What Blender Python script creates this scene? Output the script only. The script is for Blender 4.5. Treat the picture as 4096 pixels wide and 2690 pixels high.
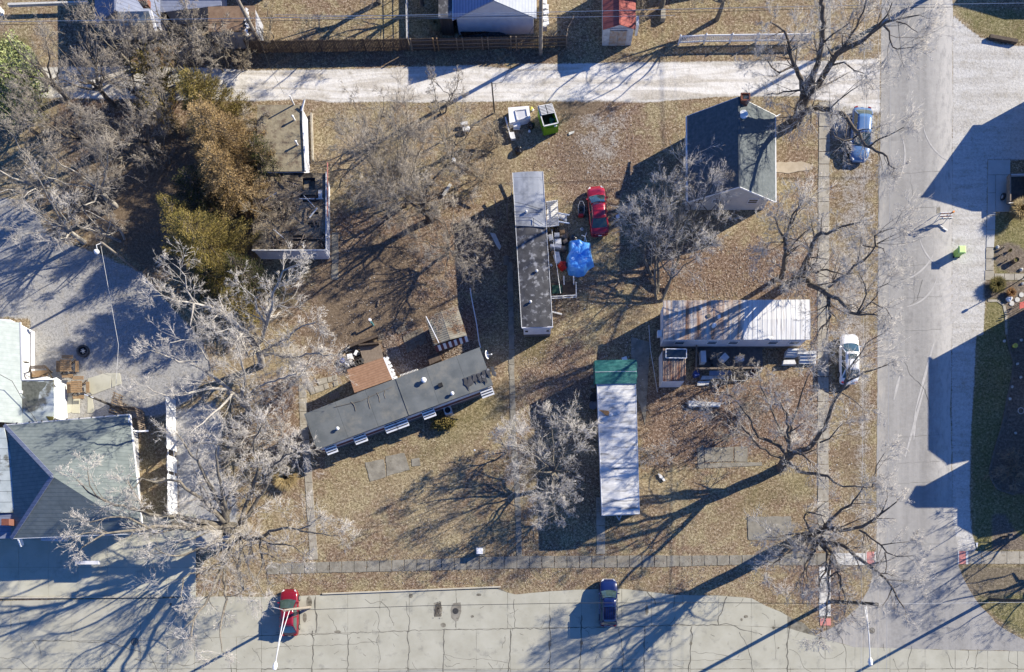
import bpy, math, random
import numpy as np
from mathutils import Vector, Matrix

# ------------------------------------------------------------------ camera, sky, sun, exposure
for o in list(bpy.data.objects):
    bpy.data.objects.remove(o)
S = bpy.context.scene
COL = S.collection
K, NX, NY, CH = 0.025, 2150.0, 2320.0, 70.0        # metres per photo pixel on the ground, point under the drone, drone height

cam_d = bpy.data.cameras.new('camera')
cam_d.sensor_width = 36.0
cam_d.lens = 36.0 * (CH / K) / 4096.0
cam_d.shift_x = (2048.0 - NX) / 4096.0
cam_d.shift_y = (NY - 1345.0) / 4096.0
cam_d.clip_start = 1.0
cam_d.clip_end = 2000.0
cam = bpy.data.objects.new('camera', cam_d)
cam.location = (0, 0, CH)
COL.objects.link(cam)
S.camera = cam

SUN_EL = math.radians(24.5)
SUN_DIR = Vector((-0.877 * math.cos(SUN_EL), -0.480 * math.cos(SUN_EL), -math.sin(SUN_EL)))   # the way the light travels
world = bpy.data.worlds.new('World')
S.world = world
world.use_nodes = True
wn = world.node_tree
wn.nodes.clear()
sky = wn.nodes.new('ShaderNodeTexSky')
sky.sky_type = 'NISHITA'
sky.sun_disc = False
sky.sun_elevation = SUN_EL
sky.sun_rotation = math.atan2(-SUN_DIR.x, -SUN_DIR.y)
sky.altitude = 100
sky.air_density = 1.0
sky.dust_density = 0.1
sky.ozone_density = 10.0
bgn = wn.nodes.new('ShaderNodeBackground')
bgn.inputs['Strength'].default_value = 0.08
wo = wn.nodes.new('ShaderNodeOutputWorld')
hue = wn.nodes.new('ShaderNodeVectorMath')           # cold winter sky: one even tint over all of it
hue.operation = 'MULTIPLY'
hue.inputs[1].default_value = (0.88, 0.98, 1.2)
wn.links.new(sky.outputs[0], hue.inputs[0])
wn.links.new(hue.outputs[0], bgn.inputs[0])
wn.links.new(bgn.outputs[0], wo.inputs[0])

sd = bpy.data.lights.new('sun', 'SUN')
sd.energy = 5.0
sd.angle = math.radians(0.5)
sd.color = (1.0, 0.92, 0.765)
sun = bpy.data.objects.new('sun', sd)
sun.rotation_euler = SUN_DIR.to_track_quat('-Z', 'Y').to_euler()
COL.objects.link(sun)
S.view_settings.view_transform = 'Standard'
S.view_settings.look = 'None'
S.view_settings.exposure = 1.1
S.view_settings.gamma = 1.0
S.view_settings.use_curve_mapping = False
S.cycles.max_bounces = 4
S.cycles.diffuse_bounces = 2
S.cycles.glossy_bounces = 2
S.cycles.transmission_bounces = 2
S.cycles.transparent_max_bounces = 4

# ------------------------------------------------------------------ places
# d: a pixel of the 2380-wide overview; t: a pixel of an enlarged tile; both give a full photo pixel
def d(x, y): return (x * 1.72101, y * 1.72101)
def t(c, r, x, y): return (1024 * c + x / 2.2988, 670 * r + y / 2.2988)
def q(x0, y0, s, x, y): return (x0 + x / s, y0 + y / s)
def P(uv, z=0.0):
    s = K * (CH - z) / CH
    return Vector(((uv[0] - NX) * s, (NY - uv[1]) * s, z))
def G(u, v, z=0.0):                                  # ground pixel, height does not shift it
    return Vector(((u - NX) * K, (NY - v) * K, z))

rng = random.Random(7)
npr = np.random.default_rng(11)

# ------------------------------------------------------------------ materials
def srgb(r, g, b):
    f = lambda c: (c / 255 / 12.92) if c / 255 <= 0.04045 else ((c / 255 + 0.055) / 1.055) ** 2.4
    return (f(r), f(g), f(b))

class NT:
    def __init__(s, m):
        s.nt = m.node_tree; s.n = s.nt.nodes; s.l = s.nt.links
    def node(s, typ, **kw):
        x = s.n.new(typ)
        for k, v in kw.items():
            if k.startswith('_'):
                x.inputs[k[1:]].default_value = v
            else:
                setattr(x, k, v)
        return x
    def noise(s, vec, scale, detail=5, rough=0.6, dist=0.0):
        x = s.node('ShaderNodeTexNoise')
        x.inputs['Scale'].default_value = scale; x.inputs['Detail'].default_value = detail
        x.inputs['Roughness'].default_value = rough; x.inputs['Distortion'].default_value = dist
        s.l.new(vec, x.inputs['Vector'])
        return x.outputs['Fac']
    def ramp(s, fac, stops, interp='LINEAR'):
        r = s.node('ShaderNodeValToRGB'); cr = r.color_ramp; cr.interpolation = interp
        while len(cr.elements) < len(stops): cr.elements.new(0.5)
        for e, (p, c) in zip(cr.elements, stops):
            e.position = p; e.color = (*c, 1) if len(c) == 3 else c
        s.l.new(fac, r.inputs[0]); return r.outputs[0]
    def mix(s, f, a, b, mode='MIX'):
        m = s.node('ShaderNodeMix', data_type='RGBA', blend_type=mode)
        for i, x in ((0, f), (6, a), (7, b)):
            if isinstance(x, (int, float)): m.inputs[i].default_value = x
            elif isinstance(x, tuple): m.inputs[i].default_value = (*x[:3], 1)
            else: s.l.new(x, m.inputs[i])
        return m.outputs[2]
    def math(s, op, a, b=0.0, c=None, clamp=False):
        m = s.node('ShaderNodeMath', operation=op, use_clamp=clamp)
        for i, x in enumerate((a, b, c)):
            if x is None: continue
            if isinstance(x, (int, float)): m.inputs[i].default_value = x
            else: s.l.new(x, m.inputs[i])
        return m.outputs[0]
    def mapr(s, x, a, b, c=0.0, e=1.0):
        m = s.node('ShaderNodeMapRange'); m.clamp = True
        s.l.new(x, m.inputs[0])
        for i, v in ((1, a), (2, b), (3, c), (4, e)): m.inputs[i].default_value = v
        return m.outputs[0]

def newmat(name):
    m = bpy.data.materials.new(name); m.use_nodes = True
    n = NT(m); b = n.n['Principled BSDF']
    return m, n, b

def M(name, c1, c2=None, scale=3.0, stretch=(1, 1, 1), rot=0.0, rough=0.8, metal=0.0, c3=None, s3=1.0, t3=(0.55, 0.65),
      bump=0.0, bscale=20.0, spec=0.3, lo=0.35, hi=0.65, coat=0.0, detail=6, st3=None, lines=None, world_pos=True, emit=None):
    """A procedural material: two-colour noise, an optional third colour in patches, optional joint lines, bump."""
    m, n, b = newmat(name)
    if world_pos:
        g = n.node('ShaderNodeNewGeometry'); src = g.outputs['Position']
    else:
        g = n.node('ShaderNodeTexCoord'); src = g.outputs['Object']
    mp = n.node('ShaderNodeMapping'); mp.inputs['Rotation'].default_value = (0, 0, rot)
    mp.vector_type = 'TEXTURE'
    n.l.new(src, mp.inputs[0])
    st = n.node('ShaderNodeVectorMath', operation='MULTIPLY'); st.inputs[1].default_value = stretch
    n.l.new(mp.outputs[0], st.inputs[0])
    c2 = c2 or tuple(x * 0.8 for x in c1)
    f = n.noise(st.outputs[0], scale, detail)
    col = n.ramp(f, [(lo, c1), (hi, c2)])
    if c3:
        v3 = st.outputs[0]
        if st3:
            s3n = n.node('ShaderNodeVectorMath', operation='MULTIPLY'); s3n.inputs[1].default_value = st3
            n.l.new(mp.outputs[0], s3n.inputs[0]); v3 = s3n.outputs[0]
        f3 = n.noise(v3, s3, 6, 0.65)
        col = n.mix(n.mapr(f3, t3[0], t3[1]), col, c3)
    if lines:                                       # (axis, spacing, width share, colour)
        for ax, sp, wd, lc in lines:
            sep = n.node('ShaderNodeSeparateXYZ'); n.l.new(mp.outputs[0], sep.inputs[0])
            x = n.math('MULTIPLY', sep.outputs[ax], 1.0 / sp)
            x = n.math('FRACT', x)
            x = n.math('LESS_THAN', x, wd)
            x = n.math('MULTIPLY', x, 0.75)
            col = n.mix(x, col, lc)
    n.l.new(col, b.inputs['Base Color'])
    b.inputs['Roughness'].default_value = rough
    b.inputs['Metallic'].default_value = metal
    b.inputs['Specular IOR Level'].default_value = spec
    b.inputs['Coat Weight'].default_value = coat
    b.inputs['Coat Roughness'].default_value = 0.08
    if bump:
        fb = n.noise(mp.outputs[0], bscale, 3)
        bp = n.node('ShaderNodeBump'); bp.inputs['Strength'].default_value = bump; bp.inputs['Distance'].default_value = 0.05
        n.l.new(fb, bp.inputs['Height']); n.l.new(bp.outputs[0], b.inputs['Normal'])
    if emit:
        b.inputs['Emission Color'].default_value = (*emit, 1); b.inputs['Emission Strength'].default_value = 1
    return m

# ------------------------------------------------------------------ mesh building
class MB:
    def __init__(s): s.v = []; s.f = []; s.mi = []; s.sm = False
    def add(s, vs, fs, mi=0):
        b = len(s.v); s.v += [tuple(x) for x in vs]
        for f in fs: s.f.append(tuple(b + i for i in f)); s.mi.append(mi)
    def box(s, c, size, rz=0.0, mi=0, tilt=None):
        hx, hy, hz = (x / 2 for x in size); R = Matrix.Rotation(rz, 3, 'Z')
        if tilt is not None: R = R @ tilt
        vs = [R @ Vector((x, y, z)) + Vector(c) for z in (-hz, hz) for x, y in ((-hx, -hy), (hx, -hy), (hx, hy), (-hx, hy))]
        s.add(vs, [(3, 2, 1, 0), (4, 5, 6, 7), (0, 1, 5, 4), (1, 2, 6, 5), (2, 3, 7, 6), (3, 0, 4, 7)], mi); return s
    def beam(s, a, b, w=0.1, h=None, mi=0):
        a = Vector(a); b = Vector(b); dr = b - a; L = dr.length
        if L < 1e-5: return s
        x = dr / L; up = Vector((0, 0, 1)) if abs(x.z) < 0.95 else Vector((0, 1, 0))
        y = up.cross(x).normalized(); z = x.cross(y); h = h or w
        vs = [a + x * (L * i) + y * (w / 2 * j) + z * (h / 2 * k) for i in (0, 1) for j, k in ((-1, -1), (1, -1), (1, 1), (-1, 1))]
        s.add(vs, [(0, 3, 2, 1), (4, 5, 6, 7), (0, 1, 5, 4), (1, 2, 6, 5), (2, 3, 7, 6), (3, 0, 4, 7)], mi); return s
    def prism(s, pts, z0, z1, mi=0, bottom=True):
        n = len(pts); p2 = [(p[0], p[1]) for p in pts]
        area = sum(p2[i][0] * p2[(i + 1) % n][1] - p2[(i + 1) % n][0] * p2[i][1] for i in range(n))
        if area < 0: p2 = p2[::-1]
        vs = [(x, y, z0) for x, y in p2] + [(x, y, z1) for x, y in p2]
        fs = [tuple(range(n, 2 * n))] + [(i, (i + 1) % n, n + (i + 1) % n, n + i) for i in range(n)]
        if bottom: fs.append(tuple(range(n - 1, -1, -1)))
        s.add(vs, fs, mi); return s
    def sheet(s, pts, z=0.0, mi=0):
        n = len(pts); p2 = [(p[0], p[1]) for p in pts]
        area = sum(p2[i][0] * p2[(i + 1) % n][1] - p2[(i + 1) % n][0] * p2[i][1] for i in range(n))
        if area < 0: p2 = p2[::-1]
        s.add([(x, y, z) for x, y in p2], [tuple(range(n))], mi); return s
    def poly(s, pts, mi=0, thick=0.0):
        pts = [Vector(p) for p in pts]; n = len(pts)
        if thick:
            nr = (pts[1] - pts[0]).cross(pts[2] - pts[0]).normalized()
            if nr.z < 0: pts = pts[::-1]; nr = -nr
            vs = pts + [p - nr * thick for p in pts]
            s.add(vs, [tuple(range(n)), tuple(range(2 * n - 1, n - 1, -1))] + [(i, n + i, n + (i + 1) % n, (i + 1) % n) for i in range(n)], mi)
        else: s.add(pts, [tuple(range(n))], mi)
        return s
    def cyl(s, c, r, h, n=16, mi=0, r2=None):
        r2 = r if r2 is None else r2; c = Vector(c)
        vs = [c + Vector((r * math.cos(a), r * math.sin(a), 0)) for a in (2 * math.pi * i / n for i in range(n))]
        vs += [c + Vector((r2 * math.cos(a), r2 * math.sin(a), h)) for a in (2 * math.pi * i / n for i in range(n))]
        s.add(vs, [tuple(range(n - 1, -1, -1)), tuple(range(n, 2 * n))] + [(i, (i + 1) % n, n + (i + 1) % n, n + i) for i in range(n)], mi); return s
    def lathe(s, c, prof, n=16, mi=0, axis=None):
        c = Vector(c); R = axis.to_track_quat('Z', 'Y').to_matrix() if axis is not None else Matrix.Identity(3)
        vs = []; m = len(prof)
        for r, z in prof:
            for i in range(n):
                a = 2 * math.pi * i / n
                vs.append(R @ Vector((r * math.cos(a), r * math.sin(a), z)) + c)
        fs = [(k * n + i, k * n + (i + 1) % n, (k + 1) * n + (i + 1) % n, (k + 1) * n + i) for k in range(m - 1) for i in range(n)]
        fs += [tuple(range(n - 1, -1, -1)), tuple(range((m - 1) * n, m * n))]
        s.add(vs, fs, mi); return s
    def tube(s, pts, r, n=6, mi=0, r2=None):
        pts = [Vector(p) for p in pts]; m = len(pts); r2 = r if r2 is None else r2
        vs = []
        for k, p in enumerate(pts):
            tg = (pts[min(k + 1, m - 1)] - pts[max(k - 1, 0)]).normalized()
            ref = Vector((0, 0, 1)) if abs(tg.z) < 0.9 else Vector((1, 0, 0))
            a = tg.cross(ref).normalized(); b = tg.cross(a); rr = r + (r2 - r) * k / max(1, m - 1)
            vs += [p + a * (rr * math.cos(2 * math.pi * i / n)) + b * (rr * math.sin(2 * math.pi * i / n)) for i in range(n)]
        fs = [(k * n + i, k * n + (i + 1) % n, (k + 1) * n + (i + 1) % n, (k + 1) * n + i) for k in range(m - 1) for i in range(n)]
        fs += [tuple(range(n - 1, -1, -1)), tuple(range((m - 1) * n, m * n))]
        s.add(vs, fs, mi); return s
    def build(s, name, mats, parent=None, smooth=False):
        off = Vector(parent['_o']) if parent is not None and '_o' in parent else None
        if parent is None and s.v:                     # own origin at the foot of its middle
            a = np.array(s.v); off = Vector((float((a[:, 0].min() + a[:, 0].max()) / 2), float((a[:, 1].min() + a[:, 1].max()) / 2), float(a[:, 2].min())))
        vs = s.v if off is None else [(x - off.x, y - off.y, z - off.z) for x, y, z in s.v]
        me = bpy.data.meshes.new(name); me.from_pydata(vs, [], s.f)
        if not isinstance(mats, (list, tuple)): mats = [mats]
        for m in mats: me.materials.append(m)
        if len(mats) > 1: me.polygons.foreach_set('material_index', s.mi)
        if smooth: me.polygons.foreach_set('use_smooth', [True] * len(me.polygons))
        me.update()
        o = bpy.data.objects.new(name, me); COL.objects.link(o)
        if parent is not None: o.parent = parent
        elif off is not None: o.location = off
        return o

def tag(o, label, cat, group=None):
    o['label'] = label; o['category'] = cat
    if group: o['group'] = group
    return o
def thing(name, label, cat, loc, group=None, rz=None):
    """Empty at the base of a thing. With rz the parts are given in the thing's own frame, without it in world coordinates."""
    o = bpy.data.objects.new(name, None); COL.objects.link(o); o.location = loc
    o.empty_display_size = 0.3
    if rz is None: o['_o'] = tuple(float(x) for x in loc)
    else: o.rotation_euler = (0, 0, rz)
    return tag(o, label, cat, group)
def sub(mb, name, mats, part, smooth=False):
    """A sub-part: child of a part, built in the same coordinates as the part."""
    root = part.parent
    off = Vector(root['_o']) if root is not None and '_o' in root else Vector((0, 0, 0))
    if part.parent is None: off = part.location.copy()
    mb.v = [(x - off.x, y - off.y, z - off.z) for x, y, z in mb.v]
    me = bpy.data.meshes.new(name); me.from_pydata(mb.v, [], mb.f)
    if not isinstance(mats, (list, tuple)): mats = [mats]
    for m in mats: me.materials.append(m)
    if len(mats) > 1: me.polygons.foreach_set('material_index', mb.mi)
    if smooth: me.polygons.foreach_set('use_smooth', [True] * len(me.polygons))
    o = bpy.data.objects.new(name, me); COL.objects.link(o); o.parent = part
    return o
def structure(o): o['kind'] = 'structure'; return o
def stuff(o): o['kind'] = 'stuff'; return o
def copy_tree(o, parent=None):
    c = o.copy(); COL.objects.link(c); c.parent = parent
    for ch in list(o.children): copy_tree(ch, c)
    return c

def wob(pts, step=0.5, amp=0.06, closed=True, seed=None):
    """Subdivide an outline and make it ragged."""
    r = random.Random(seed if seed is not None else rng.random()); out = []; n = len(pts)
    for i in range(n if closed else n - 1):
        a = Vector((pts[i][0], pts[i][1])); b = Vector((pts[(i + 1) % n][0], pts[(i + 1) % n][1]))
        L = (b - a).length; k = max(1, int(L / step)); nr = Vector((-(b - a).y, (b - a).x)) / max(L, 1e-6)
        for j in range(k):
            p = a.lerp(b, j / k)
            if j or closed: p = p + nr * r.uniform(-amp, amp)
            out.append((p.x, p.y))
    if not closed: out.append((pts[-1][0], pts[-1][1]))
    return out
def GP(pts): return [G(u, v) for u, v in pts]
# ------------------------------------------------------------------ material library
def asphalt_material():
    m, n, b = newmat('asphalt'); g = n.node('ShaderNodeNewGeometry'); pos = g.outputs['Position']
    def st(v):
        x = n.node('ShaderNodeVectorMath', operation='MULTIPLY'); x.inputs[1].default_value = v; n.l.new(pos, x.inputs[0]); return x.outputs[0]
    base = n.ramp(n.noise(pos, 2.5, 6, 0.7), [(0.35, (0.235, 0.225, 0.21)), (0.65, (0.3, 0.29, 0.27))])
    lane = n.noise(st((1.1, 0.05, 1)), 0.9, 5, 0.6, 0.3)
    c = n.mix(n.mapr(lane, 0.42, 0.66, 0, 0.6), base, (0.36, 0.345, 0.32))
    patch = n.noise(st((1, 0.35, 1)), 0.32, 5, 0.6)
    c = n.mix(n.mapr(patch, 0.52, 0.7, 0, 0.5), c, (0.2, 0.19, 0.175))
    sp = n.node('ShaderNodeSeparateXYZ'); n.l.new(pos, sp.inputs[0]); e = n.noise(pos, 1.3, 5, 0.7); dst = n.noise(st((1, 0.3, 1)), 2.2, 5, 0.75)
    xr = n.math('ADD', sp.outputs[0], n.math('MULTIPLY', n.math('SUBTRACT', e, 0.5), 2.2))
    north = n.mapr(sp.outputs[1], 2.0, 12.0)
    dust = n.math('MULTIPLY', n.math('MULTIPLY', n.mapr(xr, 38.8, 40.8), north), n.mapr(dst, 0.3, 0.52))
    c = n.mix(n.math('MULTIPLY', dust, 0.85), c, (0.5, 0.475, 0.43))
    left = n.math('MULTIPLY', n.mapr(xr, 35.2, 34.2), n.mapr(dst, 0.42, 0.62))
    c = n.mix(n.math('MULTIPLY', left, 0.8), c, (0.4, 0.37, 0.32))
    oil = n.noise(pos, 0.55, 3, 0.5); c = n.mix(n.mapr(oil, 0.66, 0.76, 0, 0.5), c, (0.13, 0.125, 0.12))
    n.l.new(c, b.inputs['Base Color']); b.inputs['Roughness'].default_value = 0.9; b.inputs['Specular IOR Level'].default_value = 0.2
    bp = n.node('ShaderNodeBump'); bp.inputs['Strength'].default_value = 0.3; bp.inputs['Distance'].default_value = 0.04; n.l.new(n.noise(pos, 9, 3), bp.inputs['Height']); n.l.new(bp.outputs[0], b.inputs['Normal'])
    return m
m_asphalt = asphalt_material()
m_conc_st = M('street_concrete', (0.345, 0.33, 0.262), (0.41, 0.395, 0.322), scale=0.5, c3=(0.22, 0.215, 0.185), s3=0.9, t3=(0.56, 0.78), rough=0.9, bump=0.15, bscale=20)
m_conc_old = M('old_concrete', (0.17, 0.155, 0.125), (0.27, 0.25, 0.205), scale=1.3, c3=(0.11, 0.095, 0.07), s3=2.5, t3=(0.56, 0.72), rough=0.9, bump=0.3)
m_conc_walk = M('walk_concrete', (0.26, 0.235, 0.19), (0.36, 0.33, 0.27), scale=1.2, c3=(0.16, 0.13, 0.095), s3=1.6, t3=(0.55, 0.7), rough=0.9, bump=0.3)
m_conc_new = M('new_concrete', (0.52, 0.5, 0.45), (0.6, 0.585, 0.54), scale=2, rough=0.85, bump=0.1)
m_joint = M('joint_filler', (0.09, 0.08, 0.06), (0.26, 0.24, 0.19), scale=1.5, rough=1)
m_crack = M('crack_dark', (0.07, 0.065, 0.055), (0.17, 0.16, 0.13), scale=1.2, rough=1)
m_pink = M('tactile_pink', (0.56, 0.22, 0.19), (0.48, 0.19, 0.16), scale=8, rough=0.8)
m_sand = M('sandy_pad', (0.34, 0.28, 0.2), (0.42, 0.35, 0.26), scale=1.5, rough=0.95)
m_kerb = M('kerb_concrete', (0.4, 0.36, 0.28), (0.48, 0.44, 0.35), scale=2, rough=0.9)
m_white = M('white_paint', (0.78, 0.78, 0.77), (0.7, 0.7, 0.7), scale=2, rough=0.6)
m_white_dirty = M('weathered_white', (0.66, 0.66, 0.65), (0.5, 0.49, 0.47), scale=3, c3=(0.3, 0.27, 0.23), s3=4, t3=(0.6, 0.75), rough=0.7)
m_siding = M('siding_white', (0.66, 0.66, 0.68), (0.56, 0.56, 0.6), scale=1.5, rough=0.6)
m_siding_dull = M('siding_dull', (0.26, 0.27, 0.31), (0.34, 0.35, 0.39), scale=1.5, rough=0.7)
m_siding_cream = M('siding_cream', (0.6, 0.58, 0.54), (0.52, 0.5, 0.46), scale=1.5, rough=0.6)
m_maroon = M('maroon_siding', (0.14, 0.045, 0.05), (0.1, 0.035, 0.04), scale=3, rough=0.6)
m_skirt = M('dark_skirting', (0.09, 0.085, 0.08), (0.14, 0.13, 0.12), scale=3, rough=0.9)
m_glass = M('glass_dark', (0.02, 0.03, 0.035), (0.03, 0.04, 0.045), rough=0.06, spec=0.8)
m_cglass = M('car_glass', (0.035, 0.06, 0.055), (0.05, 0.08, 0.07), scale=2, rough=0.04, spec=0.9, coat=0.6, world_pos=False)
m_black = M('black_rubber', (0.015, 0.015, 0.016), (0.025, 0.025, 0.025), rough=0.75)
m_bag = M('black_bag', (0.012, 0.012, 0.014), (0.02, 0.02, 0.022), rough=0.25, spec=0.6, bump=0.6, bscale=8)
m_rim = M('wheel_rim', (0.5, 0.5, 0.5), (0.4, 0.4, 0.4), rough=0.3, metal=0.8)
m_chrome = M('chrome', (0.6, 0.6, 0.6), (0.5, 0.5, 0.5), rough=0.2, metal=1.0)
m_lamp = M('lamp_lens', (0.55, 0.56, 0.58), (0.6, 0.6, 0.6), rough=0.1, coat=0.5)
m_tail = M('tail_lens', (0.25, 0.012, 0.012), (0.3, 0.02, 0.02), rough=0.15, coat=0.5)
m_wood = M('grey_wood', (0.16, 0.125, 0.095), (0.25, 0.2, 0.155), scale=3, stretch=(6, 1, 1), rough=0.9)
m_wood_dark = M('dark_wood', (0.06, 0.045, 0.035), (0.1, 0.075, 0.055), scale=4, rough=0.9)
m_wood_tan = M('tan_wood', (0.3, 0.2, 0.11), (0.22, 0.14, 0.075), scale=4, rough=0.8)
m_wood_red = M('brown_fence_wood', (0.065, 0.048, 0.038), (0.115, 0.088, 0.068), scale=1.2, stretch=(7, 1, 0.4), rough=0.9)
m_pole = M('pole_wood', (0.2, 0.17, 0.14), (0.28, 0.25, 0.21), scale=3, rough=0.9)
m_pole_dark = M('pole_dark', (0.05, 0.045, 0.04), (0.09, 0.08, 0.07), scale=3, rough=0.9)
m_galv = M('galvanised', (0.62, 0.62, 0.62), (0.55, 0.55, 0.55), rough=0.4, metal=0.2)
m_wire = M('wire_grey', (0.45, 0.45, 0.45), (0.4, 0.4, 0.4), rough=0.6)
m_wire_dark = M('wire_dark', (0.05, 0.05, 0.05), rough=0.6)
m_brick = M('brick', (0.2, 0.07, 0.045), (0.13, 0.05, 0.035), scale=8, rough=0.9, lines=[(2, 0.075, 0.15, (0.3, 0.26, 0.22))])
m_stone = M('paving_stone', (0.2, 0.175, 0.14), (0.13, 0.11, 0.09), scale=2, rough=0.95, bump=0.3)
m_rock = M('pale_rock', (0.55, 0.54, 0.5), (0.42, 0.41, 0.38), scale=5, rough=0.9, bump=0.4)
m_pot = M('terracotta', (0.12, 0.085, 0.06), (0.17, 0.12, 0.08), rough=0.8)
m_bluetarp = M('blue_tarp', (0.07, 0.33, 0.85), (0.16, 0.48, 0.92), scale=2.2, rough=0.3, spec=0.7, bump=0.25, bscale=4, coat=0.15)
m_greentarp = M('green_tarp', (0.012, 0.085, 0.08), (0.035, 0.15, 0.135), scale=1.8, stretch=(1, 3, 1), c3=(0.09, 0.2, 0.19), s3=2.2, st3=(0.6, 3, 1), t3=(0.58, 0.68), rough=0.5, bump=0.5, bscale=3)
m_lime = M('lime_plastic', (0.32, 0.55, 0.1), (0.36, 0.6, 0.14), rough=0.45)
m_limelid = M('lime_lid', (0.5, 0.7, 0.25), (0.45, 0.66, 0.22), rough=0.45)
m_green = M('bright_green_steel', (0.16, 0.36, 0.015), (0.13, 0.3, 0.015), scale=3, rough=0.5)
m_red = M('red_plastic', (0.5, 0.03, 0.025), (0.4, 0.025, 0.02), rough=0.4)
m_yellow = M('yellow_plastic', (0.6, 0.55, 0.1), (0.55, 0.5, 0.1), rough=0.5)
m_orange = M('orange_plastic', (0.7, 0.22, 0.03), (0.6, 0.2, 0.03), rough=0.5)
m_teal = M('teal_drum', (0.08, 0.22, 0.24), (0.06, 0.18, 0.2), rough=0.5)
m_iron = M('cast_iron', (0.06, 0.058, 0.055), (0.1, 0.095, 0.09), scale=10, rough=0.7)
m_blue_junk = M('blue_plastic', (0.02, 0.05, 0.2), (0.03, 0.06, 0.24), rough=0.5)
# roofs
m_rf_house = M('blue_grey_shingles', (0.075, 0.088, 0.093), (0.12, 0.135, 0.14), scale=3.5, rough=0.9, lines=[(0, 0.30, 0.12, (0.085, 0.1, 0.108)), ])
m_rf_metal = M('galvanised_roof', (0.27, 0.285, 0.31), (0.37, 0.385, 0.41), scale=0.8, c3=(0.15, 0.16, 0.18), s3=0.6, t3=(0.5, 0.7), rough=0.5, metal=0.15, lines=[(1, 1.6, 0.02, (0.14, 0.15, 0.16))])
m_rf_tar = M('tarred_roof', (0.03, 0.03, 0.033), (0.075, 0.075, 0.08), scale=1.2, c3=(0.26, 0.26, 0.27), s3=1.7, t3=(0.53, 0.66), rough=0.75, lo=0.3, hi=0.7, bump=0.3)
m_rf_tilt = M('grey_green_rolled_roof', (0.095, 0.105, 0.108), (0.14, 0.15, 0.15), scale=0.7, c3=(0.21, 0.2, 0.17), s3=0.5, t3=(0.5, 0.78), rough=0.85, bump=0.2, rot=math.radians(20), lines=[(0, 3.1, 0.012, (0.05, 0.055, 0.055))])
m_rf_white = M('white_coated_roof', (0.7, 0.69, 0.66), (0.47, 0.46, 0.44), scale=1.0, stretch=(0.6, 3.5, 1), c3=(0.16, 0.155, 0.15), s3=0.9, st3=(0.55, 3.2, 1), t3=(0.52, 0.68), spec=0.1, rough=0.8)
m_rf_rust = M('rust_streaked_roof', (0.55, 0.53, 0.5), (0.36, 0.29, 0.23), scale=1.2, stretch=(4, 0.3, 1), c3=(0.25, 0.125, 0.065), s3=0.7, st3=(2.4, 0.2, 1), t3=(0.44, 0.66), rough=0.6)
m_rf_whitemetal = M('white_metal_roof', (0.72, 0.72, 0.71), (0.55, 0.54, 0.52), scale=1.0, stretch=(5, 0.3, 1), c3=(0.33, 0.28, 0.24), s3=1.4, st3=(4, 0.25, 1), t3=(0.56, 0.72), rough=0.55)
m_rf_brown = M('brown_shingles', (0.24, 0.135, 0.08), (0.31, 0.185, 0.115), scale=3, rough=0.9, rot=math.radians(20), lines=[(1, 0.24, 0.14, (0.13, 0.075, 0.05))])
m_rf_leaf = M('leaf_covered_roof', (0.2, 0.17, 0.115), (0.3, 0.26, 0.18), scale=2.5, c3=(0.11, 0.08, 0.06), s3=1.3, t3=(0.5, 0.66), rough=1.0, bump=0.5, bscale=8, lo=0.3, hi=0.7)
m_rf_derelict = M('rotten_roof', (0.13, 0.1, 0.07), (0.3, 0.25, 0.175), scale=2.2, c3=(0.035, 0.03, 0.025), s3=0.6, t3=(0.48, 0.6), rough=1.0, bump=0.6, bscale=8, lo=0.3, hi=0.7)
m_rf_light = M('pale_green_shingles', (0.33, 0.37, 0.35), (0.4, 0.44, 0.42), scale=2, rough=0.85, lines=[(1, 0.4, 0.1, (0.3, 0.34, 0.33))])
m_rf_flat = M('pale_flat_roof', (0.42, 0.46, 0.46), (0.32, 0.36, 0.36), scale=1.2, c3=(0.12, 0.12, 0.1), s3=0.42, t3=(0.52, 0.6), rough=0.8)
m_rf_green = M('grey_green_shingles', (0.125, 0.148, 0.145), (0.175, 0.2, 0.193), scale=1.5, rough=0.9, lines=[(1, 0.36, 0.14, (0.09, 0.11, 0.11))], bump=0.2)
m_rf_blue = M('blue_metal_roof', (0.2, 0.25, 0.38), (0.27, 0.32, 0.45), scale=1.5, rough=0.5, lines=[(0, 0.3, 0.25, (0.1, 0.13, 0.22))])
m_rf_red = M('red_shingles', (0.34, 0.1, 0.08), (0.28, 0.08, 0.065), scale=3, rough=0.85, lines=[(1, 0.42, 0.12, (0.12, 0.035, 0.03))])
m_rf_lav = M('slate_roof', (0.16, 0.18, 0.25), (0.2, 0.225, 0.3), scale=2, rough=0.8, lines=[(1, 0.35, 0.14, (0.1, 0.11, 0.16))])
m_rf_corr = M('corrugated_plastic', (0.3, 0.28, 0.22), (0.2, 0.18, 0.14), scale=1.4, c3=(0.15, 0.09, 0.05), s3=0.8, t3=(0.5, 0.62), rough=0.7)
m_rf_rustcorr = M('rusty_corrugated', (0.25, 0.15, 0.1), (0.32, 0.26, 0.21), scale=1.2, stretch=(3, 0.5, 1), c3=(0.2, 0.07, 0.035), s3=1, t3=(0.5, 0.65), rough=0.8)
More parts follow.
